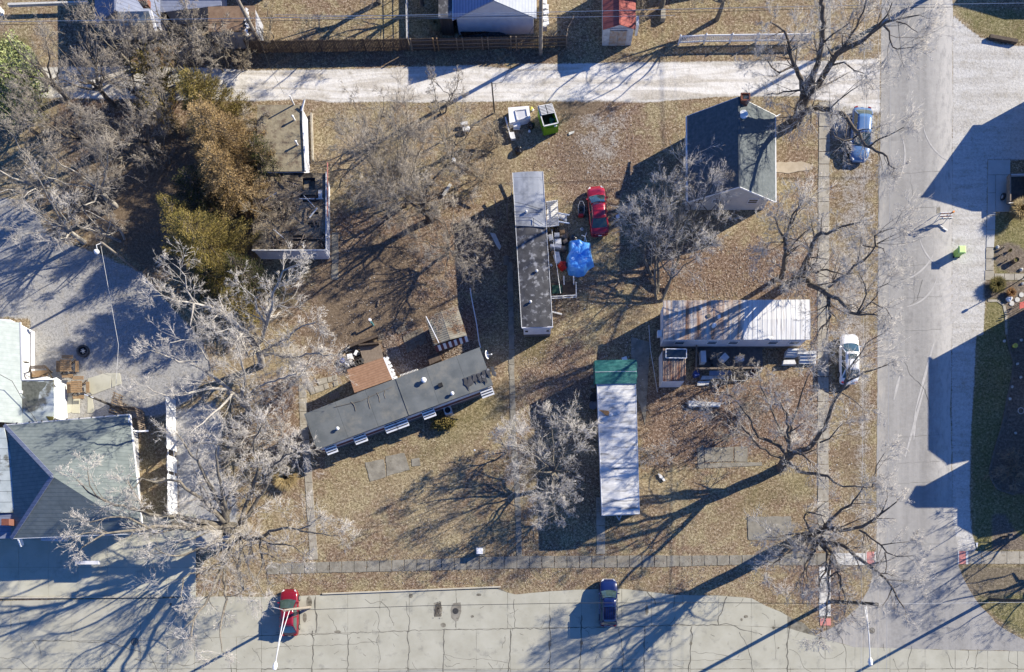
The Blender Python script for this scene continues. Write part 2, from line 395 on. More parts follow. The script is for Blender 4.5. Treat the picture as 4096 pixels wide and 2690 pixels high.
# bark, foliage
m_bark = M('dark_bark', (0.075, 0.06, 0.048), (0.16, 0.135, 0.11), scale=5, rough=1.0, bump=0.4)
m_bark_pale = M('pale_bark', (0.4, 0.375, 0.34), (0.22, 0.2, 0.175), scale=4, rough=0.95)
m_bark_mid = M('grey_bark', (0.1, 0.088, 0.07), (0.21, 0.185, 0.15), scale=4, rough=0.95)
m_twig_grey = M('grey_twigs', (0.23, 0.2, 0.165), (0.38, 0.34, 0.29), scale=0.8, rough=0.95)
m_twig_pale = M('pale_twigs', (0.4, 0.37, 0.335), (0.57, 0.535, 0.495), scale=0.8, rough=0.95)
m_twig_brown = M('brown_twigs', (0.25, 0.2, 0.14), (0.36, 0.31, 0.23), scale=1, rough=0.95)
def leafmat(name, cols, scale=0.5):
    m, n, b = newmat(name)
    g = n.node('ShaderNodeNewGeometry')
    f = n.noise(g.outputs['Position'], scale, 3)
    r = n.node('ShaderNodeAttribute', attribute_name='rnd')
    x = n.math('ADD', n.math('MULTIPLY', f, 0.7), n.math('MULTIPLY', r.outputs['Fac'], 0.4))
    k = len(cols)
    col = n.ramp(x, [(0.3 + 0.45 * i / (k - 1), c) for i, c in enumerate(cols)])
    n.l.new(col, b.inputs['Base Color']); b.inputs['Roughness'].default_value = 0.9
    b.inputs['Specular IOR Level'].default_value = 0.1
    return m
m_cedar_brown = leafmat('cedar_brown', [(0.17, 0.12, 0.045), (0.35, 0.24, 0.11), (0.47, 0.345, 0.19)])
m_cedar_olive = leafmat('cedar_olive', [(0.085, 0.08, 0.022), (0.2, 0.16, 0.045), (0.32, 0.245, 0.09)])
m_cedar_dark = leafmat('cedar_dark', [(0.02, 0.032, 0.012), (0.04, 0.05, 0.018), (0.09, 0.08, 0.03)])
m_leaf_green = leafmat('bright_green_leaves', [(0.14, 0.17, 0.06), (0.24, 0.28, 0.11), (0.34, 0.36, 0.18)])
m_grass_tan = leafmat('tan_grass', [(0.22, 0.15, 0.06), (0.36, 0.27, 0.13), (0.45, 0.36, 0.2)])
m_olive_bush = leafmat('olive_bush', [(0.07, 0.065, 0.02), (0.14, 0.12, 0.04), (0.2, 0.15, 0.06)])
m_leaf_litter = leafmat('fallen_leaves', [(0.1, 0.07, 0.05), (0.21, 0.155, 0.115), (0.42, 0.36, 0.3)], 1.5)
# ------------------------------------------------------------------ ground: one grid, cut into plain structures, coloured by what lies on it
def axis(lo, hi, step):
    core = np.arange(lo, hi + 1e-6, step)
    out = [4, 10, 25, 60, 150, 320]
    return np.concatenate([[lo - x for x in out[::-1]], core, [hi + x for x in out]])
gx = axis(-58.0, 54.0, 0.28); gy = axis(-14.0, 62.0, 0.28)
GX, GY = np.meshgrid(gx, gy)                       # rows = y
U = GX / K + NX; V = NY - GY / K                   # photo pixels on the ground
def sdist(poly, U, V):
    """Signed distance in pixels, positive inside."""
    p = np.array(poly, float); n = len(p); inside = np.zeros(U.shape, bool); dm = np.full(U.shape, 1e9)
    for i in range(n):
        x1, y1 = p[i]; x2, y2 = p[(i + 1) % n]
        c = ((y1 > V) != (y2 > V)) & (U < (x2 - x1) * (V - y1) / ((y2 - y1) + 1e-9) + x1)
        inside ^= c
        L2 = (x2 - x1) ** 2 + (y2 - y1) ** 2 + 1e-9
        tt = np.clip(((U - x1) * (x2 - x1) + (V - y1) * (y2 - y1)) / L2, 0, 1)
        dm = np.minimum(dm, np.hypot(U - x1 - tt * (x2 - x1), V - y1 - tt * (y2 - y1)))
    return np.where(inside, dm, -dm)
def soft(poly, w=14.0, amt=1.0): return np.clip(0.5 + sdist(poly, U, V) / (2 * w), 0, 1) * amt
def dd(pts): return [d(x, y) for x, y in pts]
alley = [(-400, 262), (90, 272), (300, 268), (480, 266), (830, 272), (1024, 283), (1450, 277), (1640, 268), (1880, 262), (2048, 276), (2091, 258), (2300, 254), (2600, 250), (3000, 246), (3300, 244), (3520, 236), (3520, 452), (3420, 430), (3300, 402), (3200, 386), (2874, 387), (2690, 402), (2613, 409), (2400, 405), (2048, 406), (1655, 411), (1537, 407), (1324, 411), (1228, 398), (1024, 405), (830, 402), (480, 398), (90, 390), (-400, 380)]
lot = dd([(-150, 440), (60, 466), (120, 555), (230, 590), (330, 635), (400, 715), (468, 790), (490, 860), (440, 930), (380, 965), (260, 975), (150, 985), (60, 985), (70, 740), (-150, 735)])
shoulder = [(3811, 60), (3860, 105), (3920, 150), (4000, 178), (4300, 200), (4500, 210), (4500, 640), (3951, 640), (3951, 700), (3945, 1100), (3935, 1340), (3905, 1345), (3895, 1560), (3885, 1700), (3880, 2010), (3886, 2120), (3900, 2175), (3905, 2210), (3826, 2210), (3811, 2088), (3806, 1645), (3806, 1031), (3807, 609), (3811, 370)]
side_gravel = [(690, 1640), (860, 1600), (900, 1700), (880, 1850), (950, 2000), (960, 2130), (930, 2200), (700, 2200), (700, 2060), (712, 2060)]
verge = [(3330, 430), (3520, 440), (3515, 1000), (3508, 1900), (3506, 2190), (3420, 2190), (3400, 1900), (3400, 1540), (3340, 1400), (3330, 1000)]
g_al = soft(alley, 9); g_lot = soft(lot, 16); g_sh = soft(shoulder, 6); g_sg = soft(side_gravel, 20, 0.75)
g_vg = soft(verge, 45, 0.44)
patch = soft(dd([(1340, 245), (1500, 235), (1470, 330), (1440, 430), (1360, 420), (1310, 320)]), 60, 0.42)
patch2 = soft([(3300, 380), (3520, 380), (3520, 640), (3330, 560), (3240, 450)], 40, 0.6)
gravel = np.maximum.reduce([g_al, g_lot, g_sh, g_sg, g_vg, patch, patch2])
leaf = np.maximum.reduce([
    soft(dd([(1220, 690), (1290, 780), (1400, 830), (1400, 900), (1240, 1000), (1200, 900)]), 40, 0.7),
    soft(dd([(1480, 560), (1700, 560), (1920, 560), (1920, 700), (1540, 700), (1500, 690)]), 50, 0.8),
    soft(dd([(1490, 900), (1720, 880), (1900, 860), (1910, 1060), (1700, 1060), (1500, 1090)]), 50, 1.0),
    soft(dd([(1885, 690), (1930, 690), (1930, 1000), (1885, 1000)]), 30, 0.9),
    soft(dd([(780, 480), (1130, 480), (1180, 600), (1080, 700), (1110, 850), (700, 900), (690, 700)]), 60, 0.7),
    soft(dd([(880, 740), (1000, 720), (1110, 700), (1110, 830), (900, 880)]), 25, 1.0),
    soft(dd([(600, 870), (700, 870), (705, 1130), (620, 1130)]), 40, 0.8),
    soft(dd([(1270, 230), (1500, 230), (1480, 430), (1380, 520), (1260, 400)]), 60, 0.75),
    soft(dd([(1860, 1280), (1990, 1280), (1950, 1450), (1800, 1380)]), 40, 0.6),
    soft(dd([(150, 50), (480, 60), (480, 300), (180, 420), (100, 300)]), 80, 0.7),
    soft(dd([(730, 1265), (1900, 1255), (1900, 1400), (560, 1400), (560, 1300)]), 30, 0.3),
    soft(dd([(1500, 60), (1920, 60), (1920, 150), (1300, 150)]), 30, 0.15)])
dirt = np.maximum.reduce([
    soft(dd([(740, 620), (860, 560), (960, 560), (960, 700), (1080, 720), (860, 800), (700, 840)]), 50, 0.95),
    soft(dd([(1300, 210), (1420, 215), (1400, 260), (1330, 290), (1290, 260)]), 30, 0.9), soft(dd([(1290, 270), (1450, 250), (1440, 430), (1350, 440), (1290, 400)]), 50, 0.5), soft(dd([(1050, 300), (1180, 290), (1190, 440), (1080, 470)]), 40, 0.5),
    soft(dd([(1470, 920), (1520, 900), (1520, 990), (1470, 1000)]), 20, 0.6),
    soft(dd([(250, 300), (600, 300), (600, 640), (330, 640), (240, 560), (80, 470), (200, 400)]), 50, 0.9),
    soft(dd([(1085, 600), (1210, 450), (1215, 1000), (1180, 1000), (1090, 760)]), 40, 0.35),
    soft(dd([(500, 100), (1320, 120), (1320, 150), (500, 160)]), 10, 0.5),
    soft(dd([(1930, 1090), (1960, 1000), (2000, 1090), (1980, 1130)]), 30, 0.4), soft([(3330, 430), (3500, 440), (3490, 1300), (3480, 2190), (3400, 2190), (3330, 1400)], 40, 0.5), soft([(3812, 1000), (3870, 1000), (3880, 1340), (3812, 1340)], 14, 0.85), soft([(3812, 100), (3850, 150), (3860, 600), (3812, 600)], 14, 0.6)])
green = np.maximum.reduce([
    soft([(3940, 850), (4500, 850), (4500, 2210), (3890, 2210), (3880, 1700), (3905, 1345), (3981, 1100)], 14, 0.62),
    soft([(3811, 30), (4500, 30), (4500, 190), (4000, 170), (3900, 140)], 18, 0.55),
    soft([(3835, 2262), (4500, 2262), (4500, 2560), (4096, 2556), (3925, 2428)], 10, 0.6),
    soft(dd([(900, -50), (1060, -50), (1060, 120), (860, 80), (860, 0)]), 40, 0.3),
    soft(dd([(1225, 700), (1300, 760), (1260, 860), (1200, 850)]), 30, 0.4),
    soft(dd([(1740, 1100), (1900, 1080), (1900, 1160), (1700, 1210)]), 40, 0.3),
    soft(dd([(1040, 960), (1190, 850), (1190, 960), (1050, 1060), (900, 1120)]), 50, 0.35),
    soft(dd([(-100, 70), (60, 90), (110, 200), (110, 280), (-100, 300)]), 30, 0.8)])
mulch = np.maximum.reduce([
    soft([q(3600, 680, 2.52, *p) for p in [(950, 800), (985, 760), (1080, 738), (1180, 750), (1260, 810), (1420, 900), (1420, 1050), (1160, 1045), (1040, 1020), (980, 970), (945, 890)]], 3),
    soft([q(3600, 680, 2.52, *p) for p in [(850, 1115), (1500, 1115), (1500, 1600), (1100, 1600), (1062, 1400), (1040, 1340), (990, 1310), (850, 1300)]], 3),
    soft([t(3, 2, *p) for p in [(2190, -60), (2215, 120), (2260, 250), (2240, 420), (2195, 600), (2150, 840), (2080, 1060), (2035, 1250), (2060, 1350), (2110, 1420), (2260, 1470), (3000, 1480), (3000, -60)]], 3),
    soft([t(3, 3, *p) for p in [(2062, 120), (2180, 105), (2260, 240), (2354, 330), (2500, 440), (2062, 440)]], 3),
    soft([t(3, 3, *p) for p in [(1780, 590), (2700, 590), (2700, 860), (2250, 840), (2100, 880), (1900, 860), (1850, 800)]], 8, 0.8)])
reg = np.zeros(U.shape, int)
reg[soft(alley, 9) > 0.5] = 1
reg[(g_lot > 0.5)] = 2
reg[(g_sh > 0.5)] = 3
reg[mulch > 0.5] = 4
ny_, nx_ = GX.shape
vi = np.arange(ny_ * nx_).reshape(ny_, nx_)
fq = np.stack([vi[:-1, :-1], vi[:-1, 1:], vi[1:, 1:], vi[1:, :-1]], -1).reshape(-1, 4)
fr = reg[:-1, :-1].reshape(-1)
allv = np.stack([GX, GY, np.zeros_like(GX)], -1).reshape(-1, 3)
zone1 = np.stack([gravel, leaf, green, dirt], -1).reshape(-1, 4)
zone2 = np.stack([mulch, np.maximum(g_al, g_sh * 0.35), g_lot, np.zeros_like(mulch)], -1).reshape(-1, 4)

def ground_material():
    m, n, b = newmat('ground_cover')
    g = n.node('ShaderNodeNewGeometry'); pos = g.outputs['Position']
    a1 = n.node('ShaderNodeAttribute', attribute_name='zone1'); a2 = n.node('ShaderNodeAttribute', attribute_name='zone2')
    s1 = n.node('ShaderNodeSeparateColor'); n.l.new(a1.outputs['Color'], s1.inputs[0])
    s2 = n.node('ShaderNodeSeparateColor'); n.l.new(a2.outputs['Color'], s2.inputs[0])
    big = n.noise(pos, 0.16, 4); mid = n.noise(pos, 0.9, 5, 0.65); fine = n.noise(pos, 3.9, 4, 0.75); vfine = n.noise(pos, 9.5, 2, 0.7)
    tex = n.math('ADD', n.math('MULTIPLY', fine, 0.55), n.math('MULTIPLY', vfine, 0.45))
    grass = n.ramp(tex, [(0.39, (0.075, 0.06, 0.036)), (0.47, (0.2, 0.16, 0.093)), (0.54, (0.32, 0.265, 0.162)), (0.62, (0.5, 0.435, 0.3))])
    brown = n.ramp(tex, [(0.39, (0.055, 0.038, 0.026)), (0.47, (0.15, 0.102, 0.067)), (0.55, (0.265, 0.19, 0.13)), (0.63, (0.5, 0.44, 0.36))])
    broad = n.noise(pos, 0.3, 5, 0.6, 0.4); c = n.mix(n.mapr(n.math('ADD', n.math('MULTIPLY', mid, 0.5), n.math('MULTIPLY', broad, 0.5)), 0.42, 0.54), grass, brown)
    worn = n.noise(pos, 0.55, 5, 0.65); c = n.mix(n.mapr(worn, 0.6, 0.72, 0, 0.75), c, n.ramp(tex, [(0.38, (0.075, 0.055, 0.04)), (0.5, (0.15, 0.115, 0.085)), (0.64, (0.3, 0.25, 0.2))]))
    c = n.mix(n.mapr(big, 0.4, 0.62, 0, 0.4), c, n.ramp(tex, [(0.39, (0.085, 0.068, 0.035)), (0.5, (0.23, 0.185, 0.095)), (0.64, (0.43, 0.36, 0.21))]))
    vast = n.noise(pos, 0.085, 4, 0.6); c = n.mix(n.mapr(vast, 0.48, 0.62, 0, 0.4), c, n.ramp(tex, [(0.38, (0.13, 0.1, 0.062)), (0.48, (0.29, 0.235, 0.145)), (0.56, (0.42, 0.35, 0.23)), (0.64, (0.56, 0.49, 0.36))]))
    lf = n.ramp(tex, [(0.38, (0.04, 0.024, 0.018)), (0.46, (0.12, 0.078, 0.054)), (0.53, (0.21, 0.145, 0.104)), (0.59, (0.34, 0.27, 0.21)), (0.66, (0.58, 0.52, 0.46))])
    def thr(chan, nz, w=0.5):
        x = n.math('ADD', chan, n.math('MULTIPLY', n.math('SUBTRACT', nz, 0.5), w))
        return x
    c = n.mix(n.mapr(thr(s1.outputs[1], mid, 1.3), 0.2, 0.8), c, lf)
    gr = n.ramp(tex, [(0.36, (0.05, 0.06, 0.022)), (0.5, (0.135, 0.135, 0.05)), (0.66, (0.28, 0.255, 0.12))])
    c = n.mix(n.mapr(thr(s1.outputs[2], mid, 0.9), 0.15, 0.8, 0, 0.9), c, gr)
    dt = n.ramp(tex, [(0.36, (0.075, 0.054, 0.037)), (0.5, (0.15, 0.112, 0.077)), (0.66, (0.26, 0.205, 0.15))])
    c = n.mix(n.mapr(thr(a1.outputs['Alpha'], mid, 0.9), 0.2, 0.85), c, dt)
    # gravel: the alley is clean and white, the lot greyer, with worn tracks
    wv = n.node('ShaderNodeVectorMath', operation='MULTIPLY'); wv.inputs[1].default_value = (0.12, 1.3, 1)
    n.l.new(pos, wv.inputs[0])
    trk = n.noise(wv.outputs[0], 0.9, 5, 0.6, 0.6)
    gv = n.ramp(tex, [(0.33, (0.17, 0.165, 0.155)), (0.44, (0.34, 0.33, 0.31)), (0.6, (0.48, 0.47, 0.44)), (0.7, (0.58, 0.57, 0.54))])
    gw = n.ramp(tex, [(0.3, (0.42, 0.41, 0.385)), (0.42, (0.6, 0.575, 0.53)), (0.62, (0.7, 0.675, 0.63))])
    gw = n.mix(n.mapr(trk, 0.44, 0.6, 0, 0.8), gw, n.ramp(tex, [(0.34, (0.27, 0.24, 0.195)), (0.6, (0.5, 0.455, 0.385))]))
    gv = n.mix(n.math('MULTIPLY', s2.outputs[2], 0.75), gv, n.ramp(tex, [(0.34, (0.1, 0.1, 0.1)), (0.46, (0.25, 0.245, 0.235)), (0.68, (0.4, 0.39, 0.375))]))
    gv = n.mix(s2.outputs[1], gv, gw)
    gv = n.mix(n.mapr(mid, 0.52, 0.72, 0, 0.6), gv, n.ramp(tex, [(0.35, (0.17, 0.15, 0.115)), (0.65, (0.36, 0.32, 0.25))]))
    c = n.mix(n.mapr(thr(s1.outputs[0], n.math('ADD', n.math('MULTIPLY', mid, 0.5), n.math('MULTIPLY', tex, 0.5)), 1.5), 0.36, 0.66), c, gv)
    mu = n.ramp(tex, [(0.36, (0.07, 0.055, 0.04)), (0.5, (0.15, 0.122, 0.095)), (0.66, (0.3, 0.25, 0.2))])
    c = n.mix(s2.outputs[0], c, mu)
    n.l.new(c, b.inputs['Base Color'])
    b.inputs['Roughness'].default_value = 1.0; b.inputs['Specular IOR Level'].default_value = 0.05
    hgt = n.math('ADD', n.math('MULTIPLY', fine, 0.7), n.math('MULTIPLY', mid, 0.6))
    bp = n.node('ShaderNodeBump'); bp.inputs['Strength'].default_value = 0.55; bp.inputs['Distance'].default_value = 0.09
    n.l.new(hgt, bp.inputs['Height']); n.l.new(bp.outputs[0], b.inputs['Normal'])
    return m
m_ground = ground_material()
for code, nm in ((0, 'ground'), (1, 'gravel_alley'), (2, 'gravel_lot'), (3, 'gravel_driveway'), (4, 'mulch_bed')):
    fs = fq[fr == code]
    used, inv = np.unique(fs.reshape(-1), return_inverse=True)
    me = bpy.data.meshes.new(nm)
    me.vertices.add(len(used)); me.vertices.foreach_set('co', allv[used].reshape(-1).astype(np.float32))
    me.loops.add(len(inv)); me.loops.foreach_set('vertex_index', inv.reshape(-1).astype(np.int32))
    me.polygons.add(len(fs)); me.polygons.foreach_set('loop_start', np.arange(0, len(inv), 4, dtype=np.int32))
    me.update(calc_edges=True)
    for an, z in (('zone1', zone1), ('zone2', zone2)):
        at = me.attributes.new(an, 'FLOAT_COLOR', 'POINT'); at.data.foreach_set('color', z[used].reshape(-1).astype(np.float32))
    me.materials.append(m_ground)
    o = bpy.data.objects.new(nm, me); COL.objects.link(o); structure(o)

# ------------------------------------------------------------------ asphalt street (right)
street = [(3528, -3000), (3526, 0), (3521, 540), (3514, 900), (3511, 1300), (3507, 1900), (3506, 2210), (3500, 2270), (3476, 2358), (3450, 2400), (3433, 2428), (3376, 2480), (3315, 2519), (3262, 2541), (3330, 2566), (3420, 2590), (3600, 2594), (3780, 2600), (4096, 2606), (4700, 2612), (4700, 2600), (4200, 2592), (4096, 2558), (4029, 2523), (3985, 2493), (3925, 2428), (3877, 2362), (3850, 2310), (3831, 2258), (3829, 2175), (3811, 2088), (3806, 1840), (3801, 1645), (3806, 1340), (3807, 1031), (3808, 609), (3811, 370), (3810, 0), (3812, -3000)]
mb = MB().sheet(wob(GP(street), 0.8, 0.05, seed=3), 0.008)
structure(mb.build('street', m_asphalt))
m_wear = M('pale_tyre_wear', (0.46, 0.44, 0.41), (0.36, 0.345, 0.32), scale=2.5, rough=0.9)
mb = MB()
def ribbon(mb, pts, w, z, taper=False):
    pts = [Vector((p[0], p[1])) for p in pts]; m = len(pts); L = []; R = []
    for i, p in enumerate(pts):
        tg = (pts[min(i + 1, m - 1)] - pts[max(i - 1, 0)]).normalized(); nr = Vector((-tg.y, tg.x))
        ww = w * (0.25 + 0.75 * math.sin(math.pi * (i + 0.3) / (m - 0.4))) if taper else w * rng.uniform(0.55, 1.35)
        L.append(p + nr * ww / 2); R.append(p - nr * ww / 2)
    vs = [(p.x, p.y, z) for p in L] + [(p.x, p.y, z) for p in R]
    mb.add(vs, [(i + 1, i, m + i, m + i + 1) for i in range(m - 1)])
def arc(cu, cv, r, a0, a1, n=14): return [G(cu + r * math.cos(math.radians(a0 + (a1 - a0) * i / n)), cv + r * math.sin(math.radians(a0 + (a1 - a0) * i / n))) for i in range(n + 1)]
for i in range(7):                                  # loose gravel swept across the mouth of the drive
    ribbon(mb, arc(3720 - 6 * i, 980 + 26 * i, 160 + 6 * i, 82 - 3 * i, 36, 14), 0.3, 0.0122 + i * 0.0006, True)
for a, b_ in (((3740, 1355), (3662, 1640)), ((3662, 1640), (3655, 1760)), ((3700, 1540), (3620, 1830)), ((3600, 1500), (3575, 1600))):
    ribbon(mb, [G(*a).lerp(G(*b_), i / 8) for i in range(9)], 0.25, 0.0124 + a[1] * 2e-6, True)
for j, (cu, cv, rr, a0, a1) in enumerate(((3560, 940, 190, 20, 75), (3600, 1080, 150, 10, 80), (3880, 900, 210, 120, 165), (3560, 700, 230, 0, 40), (3890, 470, 200, 110, 170), (3420, 620, 200, -20, 30))):
    ribbon(mb, arc(cu, cv, rr, a0, a1, 14), 0.16, 0.0171 + j * 0.0005, True)
structure(mb.build('swept_gravel', m_wear))
cr = MB()
def crack(pts, w=0.05, z=0.0165, amp=0.09, step=0.35):
    p = wob(pts, step, amp, closed=False); ribbon(cr, p, w, z)
def crk(pts, w=0.05, amp=0.09): crack([G(*p) for p in pts], w, 0.0165, amp)
for u, v0, v1 in ((3650, 1030, 1210), (3600, 860, 1100), (3640, 700, 880)):
    crk([(u, v0), (u + 8, (v0 + v1) / 2), (u + 4, v1)], 0.02, 0.12)
for v in (690, 832, 1060, 1190, 1322, 1744, 1850, 1930, 2180): crk([(3590, v + 6), (3680, v), (3760, v - 4)], 0.018, 0.06)
crk([(3618, 1450), (3640, 1500), (3700, 1560), (3720, 1640)], 0.035, 0.1); crk([(3640, 1220), (3670, 1200), (3690, 1120)], 0.035)

# ------------------------------------------------------------------ concrete street (bottom)
topedge = [(-600, 2412), (0, 2404), (300, 2398), (653, 2394), (760, 2388), (900, 2386), (1024, 2388), (1202, 2384), (1600, 2366), (2003, 2356), (2048, 2380), (2178, 2367), (2331, 2358), (2474, 2354), (2592, 2367), (2700, 2380), (2874, 2382), (3005, 2393), (3072, 2428), (3128, 2449), (3168, 2475), (3215, 2493), (3262, 2541), (3330, 2566), (3420, 2590), (3600, 2594), (3780, 2600), (4096, 2606), (4700, 2612)]
def vtop(u): return float(np.interp(u, [p[0] for p in topedge], [p[1] for p in topedge]))
def vseam(u): return float(np.interp(u, [-600, 0, 600, 1200, 1700, 2048, 2420, 2900, 3150, 3262], [2570, 2566, 2563, 2538, 2522, 2514, 2508, 2502, 2512, 2545]))
base = [G(u, v) for u, v in topedge] + [G(4700, 2960), G(-600, 2960)]
st = structure(MB().sheet(base, 0.005).build('concrete_street', m_joint))
cols_b = [-500, -370, -240, -110, 44, 154, 285, 420, 563, 670, 779, 946, 1046, 1250, 1391, 1515, 1635, 1774, 1905, 2042, 2199, 2322, 2487, 2578, 2761, 3005, 3150, 3300, 3420, 3560, 3700, 3820, 3950, 4070, 4200, 4340, 4500]
cols_a = [-500, -240, 44, 285, 563, 779, 1046, 1262, 1391, 1520, 1637, 1824, 2030, 2198, 2326, 2487, 2605, 2700, 2874, 3005, 3150]
def slab(poly, parent, m, z0, z1, name='slab', amp=0.02, step=0.7):
    cx = sum(p[0] for p in poly) / len(poly); cy = sum(p[1] for p in poly) / len(poly)
    mb = MB(); mb.prism(wob(poly, step, amp), z0, z1, bottom=False)
    zz = rng.uniform(0, 0.003)
    mb.v = [(x - parent.location.x, y - parent.location.y, z + (zz if z > z0 + 1e-6 else 0) - parent.location.z) for x, y, z in mb.v]
    me = bpy.data.meshes.new(name); me.from_pydata(mb.v, [], mb.f); me.materials.append(m)
    o = bpy.data.objects.new(name, me); COL.objects.link(o); o.parent = parent; return o
def lerp_edge(f, u0, u1, n=4, dv=0): return [(u0 + (u1 - u0) * i / n, f(u0 + (u1 - u0) * i / n) + dv) for i in range(n + 1)]
for a, b_ in zip(cols_a[:-1], cols_a[1:]):
    up = lerp_edge(vtop, a + .5, b_ - .5, 5, 1); lo = lerp_edge(vseam, a + .5, b_ - .5, 2, -.6)[::-1]
    slab([G(*p) for p in up + lo], st, m_conc_st, 0.004, 0.012)
for a, b_ in zip(cols_b[:-1], cols_b[1:]):
    f = (lambda u: max(vseam(u), vtop(u)) if u < 3262 else vtop(u))
    up = lerp_edge(f, a + .5, b_ - .5, 3, .6)
    slab([G(*p) for p in up + [(b_ - .5, 2674.6), (a + .5, 2676.6)]], st, m_conc_st, 0.004, 0.012)
    slab([G(*p) for p in [(a + 1, 2679), (b_ - 1, 2677), (b_ - 1, 2806), (a + 1, 2806)]], st, m_conc_st, 0.004, 0.012)
    slab([G(*p) for p in [(a + 1, 2809), (b_ - 1, 2809), (b_ - 1, 2950), (a + 1, 2950)]], st, m_conc_st, 0.004, 0.012)
def T13(x, y): return t(1, 3, x, y)
def T23(x, y): return t(2, 3, x, y)
def T33(x, y): return t(3, 3, x, y)
for pts, w in [
    ([T13(1000, 890), T13(1050, 930), T13(1150, 915), T13(1210, 970), T13(1260, 1110)], 0.06), ([T13(1100, 1000), T13(1130, 1060), T13(1120, 1160), T13(1140, 1190)], 0.05),
    ([T13(1380, 910), T13(1385, 980), T13(1410, 1060), T13(1405, 1180)], 0.08), ([T13(1840, 830), T13(1845, 900), T13(1830, 1060), T13(1835, 1150)], 0.07),
    ([T13(0, 1350), T13(90, 1350), T13(200, 1330), T13(330, 1320)], 0.05), ([T13(340, 1320), T13(560, 1320), T13(830, 1310), T13(960, 1290), T13(1120, 1290)], 0.05),
    ([T13(1130, 1220), T13(1110, 1290), T13(1140, 1400), T13(1130, 1480)], 0.05), ([T13(660, 1030), T13(710, 1090), T13(745, 1180)], 0.05), ([T13(1400, 1180), T13(1400, 1290), T13(1415, 1370), T13(1385, 1563)], 0.1),
    ([T13(550, 870), T13(540, 950), T13(560, 1040), T13(550, 1200)], 0.16), ([T13(1720, 1400), T13(1900, 1440), T13(2100, 1440), T13(2330, 1480)], 0.04), ([T13(520, 1180), T13(530, 1300), T13(510, 1563)], 0.11),
    ([T13(840, 1220), T13(850, 1400), T13(840, 1563)], 0.1), ([T13(1730, 1170), T13(1725, 1350), T13(1715, 1563)], 0.11), ([T13(2340, 1180), T13(2335, 1330), T13(2315, 1563)], 0.13),
    ([T13(50, 1530), T13(330, 1535)], 0.09), ([T13(-50, 1230), T13(560, 1215), T13(1200, 1190), T13(1800, 1170), T13(2354, 1168)], 0.06),
    ([T23(345, 1040), T23(350, 1180), T23(350, 1300), T23(345, 1563)], 0.12), ([T23(640, 1040), T23(635, 1180), T23(640, 1300), T23(610, 1563)], 0.12), ([T23(980, 1160), T23(1010, 1300), T23(1028, 1563)], 0.08),
    ([T23(1218, 1140), T23(1215, 1330), T23(1218, 1563)], 0.08), ([T23(1655, 1140), T23(1645, 1300), T23(1625, 1563)], 0.12), ([T23(0, 1165), T23(600, 1155), T23(1200, 1145), T23(1400, 1130), T23(1900, 1130)], 0.09),
    ([T23(1900, 1130), T23(1970, 1115), T23(2090, 1165), T23(2300, 1220)], 0.09), ([T23(1975, 870), T23(1940, 970), T23(1900, 1050), T23(1900, 1130)], 0.12), ([T23(2090, 1195), T23(2150, 1300), T23(2200, 1440), T23(2225, 1563)], 0.08),
    ([T23(1645, 1370), T23(1750, 1390), T23(1850, 1385), T23(2000, 1420)], 0.05), ([T23(720, 1330), T23(800, 1390), T23(820, 1440), T23(1100, 1450), T23(1580, 1455), T23(2200, 1450)], 0.04),
    ([T23(1240, 820), T23(1310, 890), T23(1320, 940)], 0.12), ([T23(20, 890), T23(25, 1010), T23(25, 1150)], 0.08), ([T23(1500, 850), T23(1490, 930), T23(1480, 990)], 0.06), ([T23(1570, 860), T23(1580, 990)], 0.05),
    ([T33(180, 1563), T33(175, 1340), T33(190, 1200), T33(220, 1080)], 0.14), ([T33(190, 1350), T33(270, 1390), T33(330, 1520), T33(400, 1563)], 0.05), ([T33(460, 1360), T33(520, 1440), T33(610, 1430), T33(700, 1370)], 0.05),
    ([T33(610, 1140), T33(660, 1230), T33(710, 1340), T33(710, 1563)], 0.06), ([T33(1060, 1300), T33(1070, 1370)], 0.05), ([T33(1320, 1320), T33(1290, 1440), T33(1280, 1563)], 0.07), ([T33(1640, 1380), T33(1670, 1460), T33(1700, 1530), T33(1980, 1525)], 0.06),
    ([T33(1840, 1360), T33(1830, 1500)], 0.06), ([T33(1930, 1350), T33(1900, 1540)], 0.06), ([T33(2220, 1370), T33(2210, 1460), T33(2300, 1510)], 0.06), ([T33(1150, 1440), T33(1210, 1563)], 0.06), ([T33(60, 1080), T33(60, 1250), T33(70, 1440)], 0.05),
    ([t(0, 3, 300, 1270), t(0, 3, 600, 1275), t(0, 3, 1000, 1290), t(0, 3, 1300, 1380)], 0.09), ([t(0, 3, 1240, 1440), t(0, 3, 1460, 1480), t(0, 3, 1560, 1480), t(0, 3, 1730, 1500), t(0, 3, 2100, 1400)], 0.06), ([t(0, 3, 0, 1430), t(0, 3, 180, 1440), t(0, 3, 300, 1560)], 0.05),
    ([t(0, 3, 2120, 1400), t(0, 3, 2130, 1563)], 0.08), ([t(0, 3, 920, 1400), t(0, 3, 930, 1563)], 0.05), ([t(0, 3, 1370, 1390), t(0, 3, 1460, 1563)], 0.05)]:
    crk(pts, w * .75, 0.1)
for i in range(110):                                # tar spots and short cracks
    u = rng.uniform(0, 3300); v = rng.uniform(2410, 2690); a = rng.uniform(0, 6.3); L = rng.uniform(5, 50)
    if v > vtop(u) + 12: crk([(u, v), (u + L * math.cos(a), v + L * math.sin(a))], rng.uniform(0.02, 0.045), 0.12)
stuff(cr.build('pavement_cracks', m_crack))
mb = MB()
